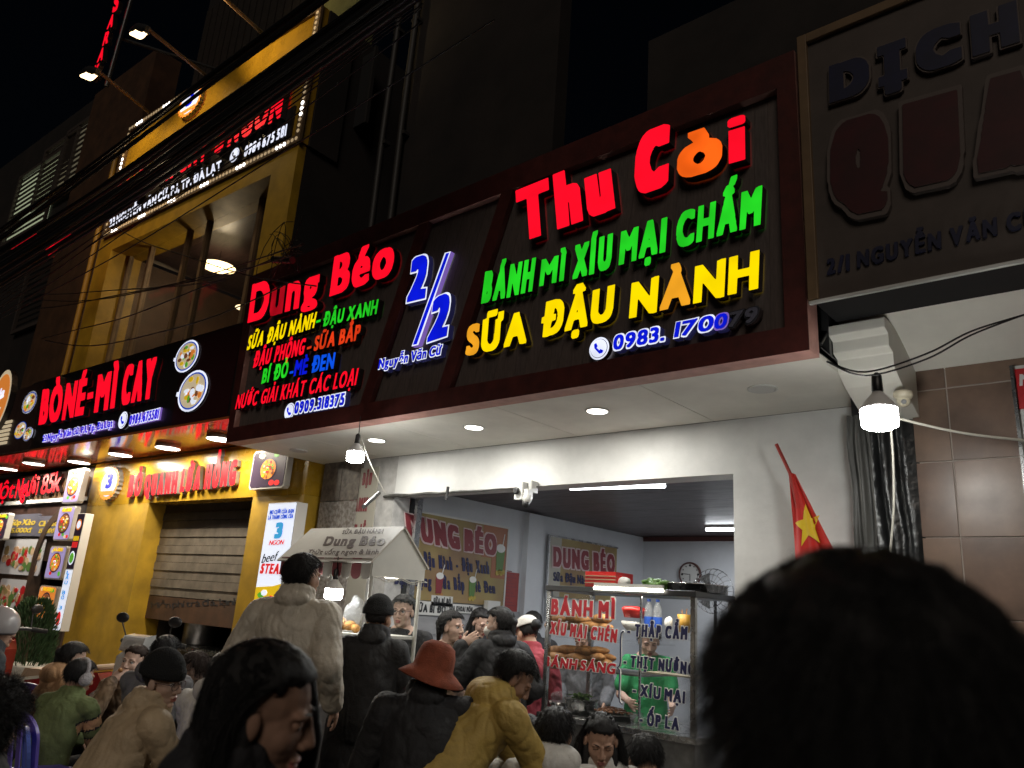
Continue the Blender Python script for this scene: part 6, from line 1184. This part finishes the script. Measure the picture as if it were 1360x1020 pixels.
def person(label, px, py, dist, iyaw, hpitch=0, hroll=0, biyaw=None, pose='stand', lean=4, slean=0, top='tee', tcol='cloth_black', female=False, s=1.0, hair='short', hmat='hair_black', nh=500, hL=.028,
           skin='skin', vox=.009, hvox=.0045, hands=None, legs='cloth_dark', extra=None, mask=False, glasses=False, eyes=True, hat=None, wd=.0018, puff=0, seed=0, group=None, hipz=None, closed=False, fuzz=1.0):
    yaw = 41+iyaw; byaw = 41+(iyaw if biyaw is None else biyaw); hc = DP(px, py, dist); HM = rotm(yaw, hpitch, hroll); BM = rotm(byaw); f = BM @ [0, 1., 0]; rt = BM @ [1., 0, 0]; up = np.array([0, 0, 1.])
    neck = hc-HM @ (np.array([0, -.03, -.135])*-s)*1.0; neck = hc+HM @ (np.array([0, -.04, -.11])*s)*.6+(-up*.1*s-f*.025)*.4
    la = R(lean); sa = R(slean); tl = .5*s; sp = up*math.cos(la)*math.cos(sa)+f*math.sin(la)+rt*math.sin(sa); sp /= np.linalg.norm(sp); base = neck-up*.03*s; hip = base-sp*tl
    if pose == 'stand' and hip[2] < .5: pass
    root = np.array([hip[0], hip[1], 0]); t = thing('person', label, 'person', tuple(root), group)
    SM = np.stack([rt, np.cross(sp, rt), sp], 1); wS = (.16 if female else .185)*s; chest = base-sp*.13*s; sh = [base-sp*.035*s+rt*k*wS for k in (-1, 1)]; hp = [hip+rt*k*.09*s for k in (-1, 1)]
    # legs
    knees, feet = [], []
    for i, k in enumerate((-1, 1)):
        if pose == 'stand': ft = hip*[1, 1, 0]+rt*k*.1*s-f*(.1 if lean > 20 else .0)+up*.08; kn, ft = ik(hp[i], ft, .43*s, max(.3, .44*s), f)
        else: kn = hp[i]+f*.4*s+rt*k*.1*s+up*.02; ft = kn*[1, 1, 0]+up*.08+f*.02
        if np.linalg.norm(ft-kn) < 1e-3: ft = kn-up*.4
        knees.append(kn); feet.append(np.array([ft[0], ft[1], .08]))
    # arms
    if hands is None: hands = [(-.2, .18, -.42), (.2, .18, -.42)] if pose == 'stand' else [(-.14, .36, -.36), (.14, .36, -.36)]
    el, wr = [], []
    for i, k in enumerate((-1, 1)):
        h_ = hands[i]
        tgt = base+(rt*h_[0]+f*h_[1]+up*h_[2])*s if len(h_) == 3 else hc+HM @ (np.array(h_[:3])*s); e, w_ = ik(sh[i], tgt, .29*s, .25*s, (-up*.7+rt*k*.3-f*.7) if len(h_) == 3 else (-up*1.0+rt*k*.35+f*.2)); el.append(e); wr.append(w_)
    S = Soup(); S.cone(neck+up*.02, base-up*.02*s, .05*s, .06*s); S.ell(chest, np.array([.15, .1, .19])*s, SM); S.ell(hip+sp*.08*s, np.array([.14, .1, .15])*s, SM)
    for i, k in enumerate((-1, 1)):
        si_ = sh[i]-rt*k*.02*s-sp*.03*s; S.cone(base-sp*.04*s, si_, .045*s, .04*s); S.cone(si_, el[i], .04*s, .036*s); S.cone(el[i], wr[i], .038*s, .026*s); S.cone(hp[i], knees[i], .075*s, .055*s); S.cone(knees[i], feet[i], .05*s, .036*s); S.cone(feet[i]-up*.03, feet[i]-up*.04+f*.13*s, .035*s, .028*s)
        h_ = hands[i]; fd = (wr[i]-el[i]); fd /= np.linalg.norm(fd)
        if len(h_) > 3: hd = hc+HM @ (np.array(h_[3:6])*s)-wr[i]; pn = HM @ np.array(h_[6:9]) if len(h_) > 6 else -rt*k; hand(S, wr[i], hd, pn, s, .35, -k if len(h_) < 10 else h_[9])
        else: hand(S, wr[i], fd, -rt*k*.7-f*.2+up*.1, s, .5, -k)
    V, N, F = S.fuse(.006 if dist < 7 and vox < .012 else .009, 1)
    HV, HF, mi = head_mesh(hc, HM, s, hvox, female); n0 = len(V)
    allV = np.vstack([V, HV]); allF = F+[tuple(n0+i for i in q) for q in HF]
    body = emit_mesh('body', allV, allF, [skin, 'lips'], t, [0]*len(F)+mi.tolist())
    # garments
    G = Soup(); pf = puff; longs = top not in ('tee',)
    fy = np.cross(sp, rt); p2 = pf*.8
    secs = [(hip-sp*.1*s, rt*(.165+p2)*s, fy*(.125+p2)*s), (hip+sp*.0*s, rt*(.185+p2)*s, fy*(.14+p2)*s), (hip+sp*.14*s, rt*(.175+p2)*s, fy*(.13+p2)*s), (hip+sp*.27*s, rt*(.172+p2)*s, fy*(.125+p2)*s), (base-sp*.13*s, rt*(.18+p2*.8)*s*(.93 if female else 1.02), fy*(.118+p2)*s), (base-sp*.07*s, rt*(.172+p2*.6)*s*(.9 if female else 1), fy*(.1+p2*.8)*s), (base-sp*.025*s, rt*(.125+p2*.4)*s, fy*(.085+p2*.5)*s), (base+sp*.015*s, rt*.085*s, fy*.075*s)]
    if longs: secs.append((base+sp*.06*s, rt*.074*s, fy*.07*s))
    G.loft(secs)
    for i, k in enumerate((-1, 1)):
        s0 = sh[i]-rt*k*.03*s-sp*.02*s; G.cone(s0, sh[i]-sp*.02*s, (.062+pf*.4)*s, (.058+pf*.5)*s); G.cone(base-sp*.035*s, s0, .062*s, (.062+pf*.4)*s)
        if longs: G.cone(sh[i]-sp*.02*s, el[i], (.06+pf*.6)*s, (.053+pf*.7)*s); e2 = el[i]+(wr[i]-el[i])*.93; G.cone(el[i], e2, (.053+pf*.7)*s, (.042+pf*.4)*s)
        else: G.cone(sh[i]-sp*.02*s, sh[i]+(el[i]-sh[i])*.72, .062*s, .068*s)
        if top == 'coat': G.cone(hip+rt*k*.06, hip-up*.45*s+rt*k*.06, .15*s, .17*s, fl=(f, .8))
    if top in ('hoodie', 'jacket', 'coat'): G.ell(base-f*.06*s+up*.03*s, np.array([.11, .075, .055])*s*(1.3 if top == 'hoodie' else .8), rotm(byaw, 20), 20, 12)
    if top in ('jacket', 'coat', 'hoodie'):
        for k in range(14): a = 2*math.pi*k/14; c_ = base+up*.02*s+(rt*.072*math.cos(a)+f*(.07*math.sin(a)+.0)+up*.012*math.sin(a)*-1)*s; G.cone(c_-up*.02, c_+up*.05*s, .021*s, .019*s, 8)
    V, N, F = G.fuse(vox, 14 if longs else 7, .6); rn = np.random.default_rng(seed+5); ph = rn.uniform(0, 6, 9); L = ((V-base) @ np.array(BM))/s
    if top == 'tee' or top == 'plain':
        a = np.sin(L[:, 2]*38+4*np.sin(L[:, 0]*9+ph[0])+ph[1])*np.sin(L[:, 0]*17+ph[2])*.004; 
    else: a = (np.sin(L[:, 2]*55+3*np.sin(L[:, 0]*12+ph[0])+2.5*np.sin(L[:, 1]*10+ph[3])+ph[1])*.5+.5*np.sin(L[:, 2]*23+L[:, 0]*26+ph[2]))*.0055
    if pf: a = a*.7+(np.abs(np.sin(L[:, 2]*24+1.5*np.sin(L[:, 0]*5)+ph[4]))**.5-.7)*.007*min(1, pf/.03)
    nn = np.array([mnoise.noise(Vector((p[0]*11+ph[5], p[1]*11, p[2]*8))) for p in L]); n2 = np.array([mnoise.noise(Vector((p[0]*17+p[2]*9, p[1]*17+ph[6], p[2]*6-p[0]*14))) for p in L]); a = a*.5+nn*(.011 if longs else .008)-.022*np.clip(.22-np.abs(n2), 0, 1)*(1 if longs else .6)+(.014 if longs else .004); V = V+N*(a*s)[:, None]; clip = None
    mi = None; mats_ = [tcol]
    if extra and 'stripe' in extra:       # bands round one sleeve
        P = V[np.array([q[0] for q in F])]; i = 1; ax_ = (el[i]-sh[i]); tt = ((P-sh[i]) @ ax_)/(ax_ @ ax_); q_ = P-sh[i]-np.outer(tt, ax_); lat = (((P-base) @ rt)/s > .13) & (np.linalg.norm(q_, axis=1) < .12); mi = np.where(lat & (((tt > .35) & (tt < .58)) | ((tt > .85) & (tt < 1.05))), 1, np.where(lat & (((tt > .3) & (tt < .63)) | ((tt > .8) & (tt < 1.1))), 2, 0)).tolist(); mats_ = [tcol, 'cloth_peach', 'cloth_dark']
    emit_mesh({'tee': 'shirt', 'plain': 'blouse', 'hoodie': 'hoodie'}.get(top, 'jacket'), V, F, mats_, t, mi)
    T_ = Soup(); T_.ell(hip+sp*.0, np.array([.158, .12, .13])*s, SM)
    for i in range(2): T_.cone(hp[i], knees[i], .088*s, .07*s); T_.cone(knees[i], feet[i]+up*.03, .066*s, .056*s)
    V, N, F = T_.fuse(.014, 1); emit_mesh('trousers', V, F, [legs], t)
    for i in range(2):
        sh_ = Soup(); sh_.cone(feet[i]-up*.03, feet[i]-up*.035+f*.14*s, .046*s, .04*s); sh_.ell(feet[i]-up*.06+f*.05*s, (.045*s, .13*s, .02), BM); V, N, F = sh_.fuse(.01, 1); V[:, 2] = np.maximum(V[:, 2], .002); emit_mesh('shoe', V, F, ['rubber'], t)
    # face details
    hp_ = lambda p: hc+HM @ (np.array(p)*s)
    if eyes:
        for k in (-1, 1):
            w = MB(); w.ell(tuple(hp_((k*.031, .0715, .009))), (.0125*s,)*3, 'eye_white' if not closed else skin, 12, 8)
            if not closed: w.ell(tuple(hp_((k*.031, .0805, .0085))), (.0062*s, .0062*s, .0062*s), 'eye_dark', 10, 7)
            w.tube([tuple(hp_((k*.031+x, .0835-abs(x)*.28-.001, .0135-abs(x)*abs(x)*18-(.006 if closed else 0)))) for x in (-.015, -.009, 0, .009, .015)], [.0012*s, .0019*s, .0022*s, .0019*s, .0012*s], 'eye_dark', 6); w.build('eye', t)
            w = MB(); w.tube([tuple(hp_((k*(.016+x), .091-x*.35-.12*x*x, .03+.16*x-3.6*x*x))) for x in (0, .01, .02, .03)], [.002*s, .0032*s, .003*s, .0014*s], 'hair_black', 6); w.build('eyebrow', t)
    if hat != 'helmet' and hair: make_hair('under' if hat in ('beanie', 'bucket', 'cap') else hair, hc, HM, t, hmat, nh, hL, wd, s, fuzz)
    if hair == 'long' or (extra and 'tail' in extra):
        C = Soup(); bk = -1; upv = HM.T @ up
        drop = .3 if hair == 'long' else .16
        if extra and 'lock' in extra:
            for k_ in range(3): p = hp_((-.07-.002*k_, .02+.02*k_, .085-.008*k_)); C.cone(p, p-up*.1*s+HM @ np.array([-.01, .03, 0]), .011*s, .01*s); C.cone(p-up*.1*s+HM @ np.array([-.01, .03, 0]), p-up*(.24+.02*k_)*s+HM @ np.array([0, .02, 0]), .01*s, .004*s)
        if hair == 'long':
            for (x, y, r_) in ((-.066, -.03, .026), (.066, -.03, .026), (-.04, -.08, .032), (.04, -.08, .032), (0, -.095, .034)):
                p = hp_((x, y, .02)); C.cone(p, p-up*.12*s, r_*s, (r_+.004)*s, 12); C.cone(p-up*.12*s, p-up*drop*s-f*.03, (r_+.004)*s, r_*.5*s, 12)
        else: p = hp_((0, -.115, .03)); C.ell(p, (.036*s,)*3); C.cone(p-up*.02, p-up*drop*s-f*.02, .03*s, .012*s)
        V, N, F = C.fuse(.007, 2); L = V-hc; ang = np.arctan2(L @ f, L @ rt); V = V+N*(np.sin(ang*24+nn[:1]*0)*.0022)[:, None]; emit_mesh('long_hair' if hair == 'long' else 'pony_tail', V, F, [hmat], t)
    if extra and 'bun' in extra: w = MB(); p = hp_((0, -.12, .045)); w.ell(tuple(p), (.042*s, .042*s, .045*s), hmat, 18, 12, .35); w.build('hair_bun', t)
    if glasses:
        w = MB(); HF_ = Fr(hc, HM @ [1, 0, 0], HM @ [0, 0, 1], HM @ [0, -1, 0]); 
        for k in (-1, 1): w.tube([tuple(hp_((k*.033+.0245*math.cos(a), .1-.3*abs(k*.033+.0245*math.cos(a))*.4, .004+.0195*math.sin(a)))) for a in np.linspace(0, 2*math.pi, 17)], .0016*s, 'frame_dark', 6); w.tube([tuple(hp_((k*.057, .091, .012))), tuple(hp_((k*.078, .04, .012))), tuple(hp_((k*.083, -.01, .006)))], .0018*s, 'frame_dark', 6)
        w.tube([tuple(hp_((-.009, .099, .01))), tuple(hp_((0, .1, .013))), tuple(hp_((.009, .099, .01)))], .0015*s, 'frame_dark', 6); w.build('glasses', t)
    if mask:
        S2 = Soup(); S2.ell(hp_((0, .052, -.05)), np.array([.062, .062, .05])*s, HM, 20, 12); V, N, F = S2.fuse(.006, 1); emit_mesh('face_mask', V, F, ['cloth_white'], t); w = MB()
        for k in (-1, 1): w.tube([tuple(hp_((k*.06, .05, -.03))), tuple(hp_((k*.083, -.0, .01)))], .0015, 'cloth_white', 5)
        w.build('mask_strap', t)
    if hat:
        w = MB(); HFm = HM; cc = hp_(HC)
        if hat in ('beanie', 'helmet', 'cap'):
            mt = {'beanie': 'cloth_knit', 'helmet': 'helmet_grey', 'cap': 'cloth_white'}[hat]; C = Soup(); zc_ = {'beanie': .034, 'helmet': .03, 'cap': .052}[hat]; 
            vs = []; seg, rings = 36, 16; ex = {'beanie': 1.13, 'helmet': 1.42, 'cap': 1.17}[hat]; lim = {'beanie': 1.75, 'helmet': 2.1, 'cap': 1.5}[hat]
            for i in range(rings+1):
                th = lim*i/rings; 
                for k in range(seg):
                    ph = 2*math.pi*k/seg; rr = ex*(1+(.05*math.sin(ph*18)*(.3+.7*math.sin(th)) if hat == 'beanie' else 0)*.35+(.05 if hat == 'beanie' and i > rings-4 else 0)); p = np.array([math.sin(th)*math.cos(ph), math.sin(th)*math.sin(ph), math.cos(th)*(1.12 if hat == 'beanie' else 1)])*HR*rr+HC+[0, 0, .008 if hat != 'beanie' else .012]; vs.append(tuple(hp_(p)))
            w.add(vs, [(i*seg+k, (i+1)*seg+k, (i+1)*seg+(k+1) % seg, i*seg+(k+1) % seg) for i in range(rings) for k in range(seg)], mt, True, raw=True); o = w.build(hat if hat != 'cap' else 'baseball_cap', t); md = o.modifiers.new('solid', 'SOLIDIFY'); md.thickness = .006
            if hat == 'cap': w = MB(); vs = [tuple(hp_(HC+np.array([.075*math.sin(a)*q[0], .095*math.cos(a)*q[0]+q[1], .018-q[1]*.15]))) for q in ((1, 0), (.95, .065)) for a in np.linspace(-1.1, 1.1, 12)]; w.add(vs, [(k, k+1, 13+k, 12+k) for k in range(11)], mt, True, raw=True); o = w.build('cap_peak', t); md = o.modifiers.new('solid', 'SOLIDIFY'); md.thickness = .005
            if hat == 'beanie': w = MB(); w.ell(tuple(hp_((0, -.02, .155))), (.035*s,)*3, mt, 14, 10, .2); 
        if hat == 'bucket':
            vs = []; seg = 44; pr = [(0, .125), (.05, .12), (.085, .098), (.1, .055), (.107, .0), (.109, -.012), (.135, -.04), (.175, -.07)]
            for r_, z_ in pr:
                for k in range(seg): ph = 2*math.pi*k/seg; q = 1+(.05*math.sin(ph*3+1) if r_ > .12 else 0); vs.append(tuple(hp_((r_*q*math.cos(ph)*.95, r_*q*math.sin(ph)*1.08-.012, z_+.03+(.012*math.sin(ph*2) if r_ > .12 else 0)))))
            w.add(vs, [(i*seg+k, (i+1)*seg+k, (i+1)*seg+(k+1) % seg, i*seg+(k+1) % seg) for i in range(len(pr)-1) for k in range(seg)], 'hat_orange', True, raw=True); o = w.build('bucket_hat', t); md = o.modifiers.new('solid', 'SOLIDIFY'); md.thickness = .006
        if hat == 'earmuffs': w.tube([tuple(hp_((.098*math.cos(a), -.01, .02+.112*math.sin(a)))) for a in np.linspace(-.1, math.pi+.1, 18)], .015, 'fluffy_grey', 10); w.build('earmuff_band', t); w = MB(); [(w.ell(tuple(hp_((k*.098, -.005, -.005))), (.032, .045, .05), 'fluffy_grey', 16, 10, .3, Matrix(HM.tolist())), w.build('ear_pad', t), setattr(w, 'v', []), setattr(w, 'f', []), setattr(w, 'm', []), setattr(w, 'sm', [])) for k in (-1, 1)]
    if extra and 'strap' in extra:
        w = MB(); pts = [base+rt*.07*s-f*.1*s-up*.03, base+rt*.0-f*.155*s-up*.2*s, base-rt*.15*s-f*.14*s-up*.42*s]; w.tube([tuple(p) for p in pts], .013, 'cloth_dark', 6); w.build('bag_strap', t)
    if extra and 'print' in extra:
        FP = Fr(base+f*.125*s-up*.14*s, rt, up, f); rnd = random.Random(1); w = MB(FP)
        for k in range(9): w.prism(poly_disc(-.05+.012*k, .01*math.sin(k), .012, 6, .02, k), 0, .008, 'cloth_white')
        for k in range(4): w.prism(poly_disc(.02+.006*k, -.03-.02*k, .009, 6, .014), 0, .008, 'cloth_white')
        w.build('chest_logo', t)
    if extra and 'phone' in extra: FP = Fr(hp_((.1, .03, -.03)), HM @ [0, 1., 0], HM @ [0, 0, 1.], HM @ [1., 0, 0]); w = MB(FP); w.box(-.035, .035, -.07, .07, 0, .009, 'phone_white', .008); tag(w.build('mobile_phone', origin=hp_((.1, .03, -.03))), 'pale mobile phone held to the ear of the masked woman', 'phone')
    if extra and 'snack' in extra: w = MB(); p = hp_((.01, .125, -.05)); w.ell(tuple(p), (.016, .016, .013), 'bread', 9, 6, .4); tag(w.build('snack', origin=p), 'small bite of food held at the mouth of the woman in brown', 'food')
    if extra and 'necklace' in extra: w = MB(); w.tube([tuple(base+(rt*.06*math.cos(a)+f*(.075+.02*math.sin(a))+up*(-.01-.06*math.sin(a)))*s) for a in np.linspace(0, math.pi, 12)], .002, 'gold_text', 5); w.build('necklace', t)
    if pose == 'sit':
        zt_ = max(.2, hip[2]-.13*s); w = MB(Fr(root, rt, f, (0, 0, 1))); w.box(-.15, .15, -.14, .16, zt_-.02, zt_, 'stool_red' if seed % 2 else 'blue_plastic', .03); tt = thing('plastic_stool', 'low plastic stool under the '+label[:1].lower()+' '.join(label.split()[:9])[1:], 'stool', tuple(root)); w.build('seat', tt)
        for a_ in (-1, 1):
            for b_ in (-1, 1): w = MB(Fr(root, rt, f, (0, 0, 1))); w.tube([(a_*.11, b_*.11, zt_-.02), (a_*.15, b_*.15, 0)], [.02, .014], 'stool_red' if seed % 2 else 'blue_plastic', 8); w.build('leg', tt)
    return t
for nm, c, r_ in (('cloth_black', (.014, .014, .016), .75), ('cloth_dark', (.02, .02, .024), .8), ('cloth_cream', (.5, .45, .37), .55), ('cloth_mustard', (.44, .3, .075), .65), ('cloth_white', (.6, .58, .54), .75), ('cloth_red', (.3, .03, .045), .75), ('cloth_green', (.03, .3, .1), .7), ('cloth_olive', (.15, .19, .075), .85), ('cloth_peach', (.62, .36, .19), .7), ('cloth_beige', (.5, .38, .24), .6), ('cloth_brown', (.13, .09, .06), .75), ('cloth_grey', (.14, .14, .15), .75), ('cloth_slate', (.05, .06, .07), .75)): mat(nm, c, r_, var=.18, scale=9, bump=.3, bscale=110, folds=.02)
mat('cloth_floral', (.34, .23, .15), .7, col2=(.03, .025, .022), scale=11, detail=2, folds=.04); mat('cloth_camo', (.3, .2, .12), .75, col2=(.08, .05, .03), scale=9, detail=2, folds=.05); mat('cloth_knit', (.01, .011, .012), .95, bump=.8, bscale=160); mat('hat_orange', (.3, .075, .038), .95, var=.3, scale=14, bump=.6, bscale=150)
mat('fluffy_grey', (.4, .38, .4), .95, bump=1.5, bscale=120); mat('helmet_grey', (.4, .38, .38), .3, coat=.5); mat('frame_dark', (.05, .015, .015), .3); mat('phone_white', (.6, .5, .5), .2); mat('stool_red', (.4, .02, .02), .35)
NB_ = nb = None
person('tall man in a cream jacket seen from behind beside the tall white light box', 403, 768, 4.4, -35, biyaw=-8, top='jacket', tcol='cloth_cream', puff=.018, hair='short', nh=1500, s=1.02, seed=1, hands=[(-.26, .05, -.5), (.27, .05, -.5)], vox=.008)
person('woman in black beanie and long black coat standing before the cart', 503, 822, 4.9, -25, biyaw=-5, top='coat', tcol='cloth_black', puff=.012, hair='short', hat='beanie', nh=200, s=.96, female=True, seed=2, slean=2, hands=[(-.22, .2, -.38), (.22, .3, -.35)])
person('young man in glasses and black t-shirt with white chest logo behind the cart pole', 535, 813, 6.0, 165, hpitch=-4, biyaw=170, top='tee', tcol='cloth_black', hair='short', glasses=True, skin='skin_pale', extra=('print',), nh=900, seed=3, hands=[(-.1, .28, -.3), (.12, .28, -.3)], s=1.0)
person('woman in brown floral blouse with gold necklace looking right', 600, 834, 6.25, -118, biyaw=-160, top='tee', tcol='cloth_floral', female=True, hair='short', skin='skin_pale', extra=('necklace', 'tail'), nh=900, seed=4, hands=[(-.25, .15, -.4), (.2, .1, -.4)], s=1.0)
person('woman with long black hair and glasses behind the floral blouse', 638, 828, 7.2, -140, hpitch=-22, biyaw=-160, top='plain', tcol='cloth_dark', female=True, hair='long', glasses=True, skin='skin_pale', nh=900, hL=.2, seed=5, closed=True)
person('woman in black padded jacket and white mask holding a phone to her ear', 662, 830, 5.9, 70, biyaw=25, top='jacket', tcol='cloth_black', puff=.028, female=True, hair='short', mask=True, extra=('phone', 'tail'), skin='skin_pale', nh=900, seed=6, hands=[(-.12, .1, -.17, -.105, .03, -.02, 1, 0, 0, 1), (.25, .12, -.4)], s=1.0)
person('person in white cap with dark hair bun and crimson top by the food case', 700, 843, 6.5, 40, hpitch=-22, biyaw=-15, top='plain', tcol='cloth_red', female=True, hair='short', hat='cap', extra=('bun',), nh=700, seed=7, lean=16, s=1.05)
person('dark haired person mostly hidden behind the white cap', 707, 830, 7.8, 10, biyaw=0, top='plain', tcol='cloth_dark', hair='short', nh=500, seed=8)
person('man in mustard yellow jacket bending forward to the right in the middle', 682, 902, 4.05, -85, hpitch=-38, biyaw=-62, lean=42, top='hoodie', tcol='cloth_mustard', puff=.01, hair='short', skin='skin_tan', nh=1500, seed=9, hands=[(-.1, .4, -.45), (.15, .35, -.5)], vox=.008, s=1.05, closed=True)
person('person in black coat and rust orange bucket hat seen from behind', 575, 893, 4.0, -20, hpitch=-8, hroll=10, biyaw=5, top='coat', tcol='cloth_black', puff=.03, hair='short', hat='bucket', nh=400, seed=10, s=1.02, lean=14, slean=-4, hands=[(-.25, .25, -.4), (.25, .25, -.4)])
person('child in a black knitted cap at the bottom edge before the mustard jacket', 632, 1000, 4.0, 0, biyaw=0, top='plain', tcol='cloth_dark', hair='short', hat='beanie', nh=200, seed=11, pose='sit', s=.95)
person('woman with dark hair tied back looking down in profile, largest face at the lower left', 348, 950, 1.5, -84, hpitch=-13, hroll=4, biyaw=-62, lean=22, top='jacket', tcol='cloth_dark', female=True, hair='long', nh=9000, hL=.17, wd=.0011, vox=.007, hvox=.003, seed=12, skin='skin_tan', s=1.0, closed=True, fuzz=.5, extra=('lock',), hands=[(-.12, .3, -.42), (.14, .3, -.42)])
person('man in black knitted cap, glasses and beige jacket with dark shoulder strap', 216, 905, 4.0, -100, hpitch=-10, hroll=6, biyaw=-50, lean=26, top='jacket', tcol='cloth_beige', hair='short', hat='beanie', glasses=True, skin='skin_pale', extra=('strap',), nh=300, seed=13, pose='sit', vox=.008, puff=.01, s=1.03)
person('child in green sweater with peach striped sleeve and grey ear muffs', 106, 900, 5.4, -35, hpitch=-12, biyaw=-15, lean=18, top='plain', tcol='cloth_olive', hair='short', hat='earmuffs', nh=800, seed=14, pose='sit', extra=('stripe',), s=.93)
person('person in peach hooded coat beside the red scooter', 97, 876, 6.3, -55, hpitch=-12, biyaw=-40, lean=14, top='hoodie', tcol='cloth_peach', puff=.02, female=True, hair='short', skin='skin_pale', nh=800, seed=15, pose='sit', extra=('tail',))
person('woman with long hair in patterned brown coat eating, facing the street', 177, 880, 6.1, 172, hroll=-6, biyaw=-165, lean=12, top='jacket', tcol='cloth_camo', female=True, hair='long', skin='skin_pale', nh=1200, hL=.24, seed=16, pose='sit', extra=('snack',), hands=[(-.14, .3, -.35), (.035, .15, -.13, .015, .11, -.07, 0, -1, .1)], hmat='hair_brown')
person('man with short black hair and grey jacket between the two women at the left', 220, 870, 5.6, -12, hpitch=-6, biyaw=0, lean=10, top='hoodie', tcol='cloth_grey', hair='short', nh=1300, seed=17, pose='sit')
person('woman in glasses with her cheek on her hand, facing left', 256, 890, 5.9, 105, hpitch=-14, biyaw=130, lean=12, top='plain', tcol='cloth_brown', female=True, hair='short', hmat='hair_brown', glasses=True, skin='skin_pale', nh=1200, hL=.06, seed=18, pose='sit', extra=('tail',), hands=[(-.08, .15, -.17, -.07, .08, -.05, 1, 0, 0, 1), (.14, .3, -.35)])
person('person in a cream fleece hood half hidden behind the large dark haired profile', 296, 893, 5.2, -10, biyaw=0, lean=10, top='hoodie', tcol='cloth_white', puff=.02, hair='short', nh=300, seed=19, pose='sit', s=.95)
person('man with short black hair and white hoodie at the bottom before the food case', 738, 976, 4.0, -28, hpitch=-6, biyaw=-10, top='hoodie', tcol='cloth_white', hair='short', nh=1800, seed=20, pose='sit', lean=10, vox=.008)
person('young woman with long black hair and white top looking down before the food case', 798, 985, 4.0, 178, hpitch=-24, biyaw=175, top='plain', tcol='cloth_white', female=True, hair='long', skin='skin', nh=2200, hL=.22, seed=21, pose='sit', lean=12, closed=True, hvox=.0035)
person('woman in white hooded top looking down behind the short haired man', 700, 985, 4.3, -150, hpitch=-34, biyaw=-160, top='hoodie', tcol='cloth_white', female=True, hair='short', nh=1000, seed=22, pose='sit', lean=18, closed=True)
person('dark haired person bowed low at the bottom right of the food case', 856, 1012, 4.1, 10, hpitch=-30, biyaw=0, top='plain', tcol='cloth_slate', hair='short', nh=1600, seed=23, pose='sit', lean=18)
person('vendor in green t-shirt looking down behind the food case', 862, 852, 6.75, 178, hpitch=-26, biyaw=180, top='tee', tcol='cloth_green', female=True, hair='short', skin='skin_pale', nh=900, seed=24, lean=6, hands=[(-.15, .3, -.36), (.2, .28, -.34)], closed=True, s=1.03)
person('helper in grey top reaching behind the bread in the food case', 775, 850, 7.3, 150, hpitch=-30, biyaw=170, top='plain', tcol='cloth_grey', female=True, hair='short', nh=600, seed=25, lean=10, closed=True)
person('person with dark curly hair at the bottom left corner', -22, 972, 2.4, 0, biyaw=0, top='hoodie', tcol='cloth_black', hair='curly', nh=6000, hL=.055, wd=.002, seed=26, lean=6, pose='sit', s=1.05, eyes=False)
person('person in a pale grey helmet at the left picture edge', -2, 838, 5.6, -60, biyaw=-40, top='jacket', tcol='cloth_slate', hair=None, hat='helmet', seed=27, lean=4, hvox=.006)
person('person with dark hair very close to the camera filling the lower right', 1142, 1024, .59, 0, hpitch=2, biyaw=0, top='plain', tcol='cloth_black', hair='crop', nh=22000, hL=.03, wd=.0009, seed=28, s=1.16, eyes=False, vox=.012, fuzz=.8)
bpy.data.objects.remove(_to)
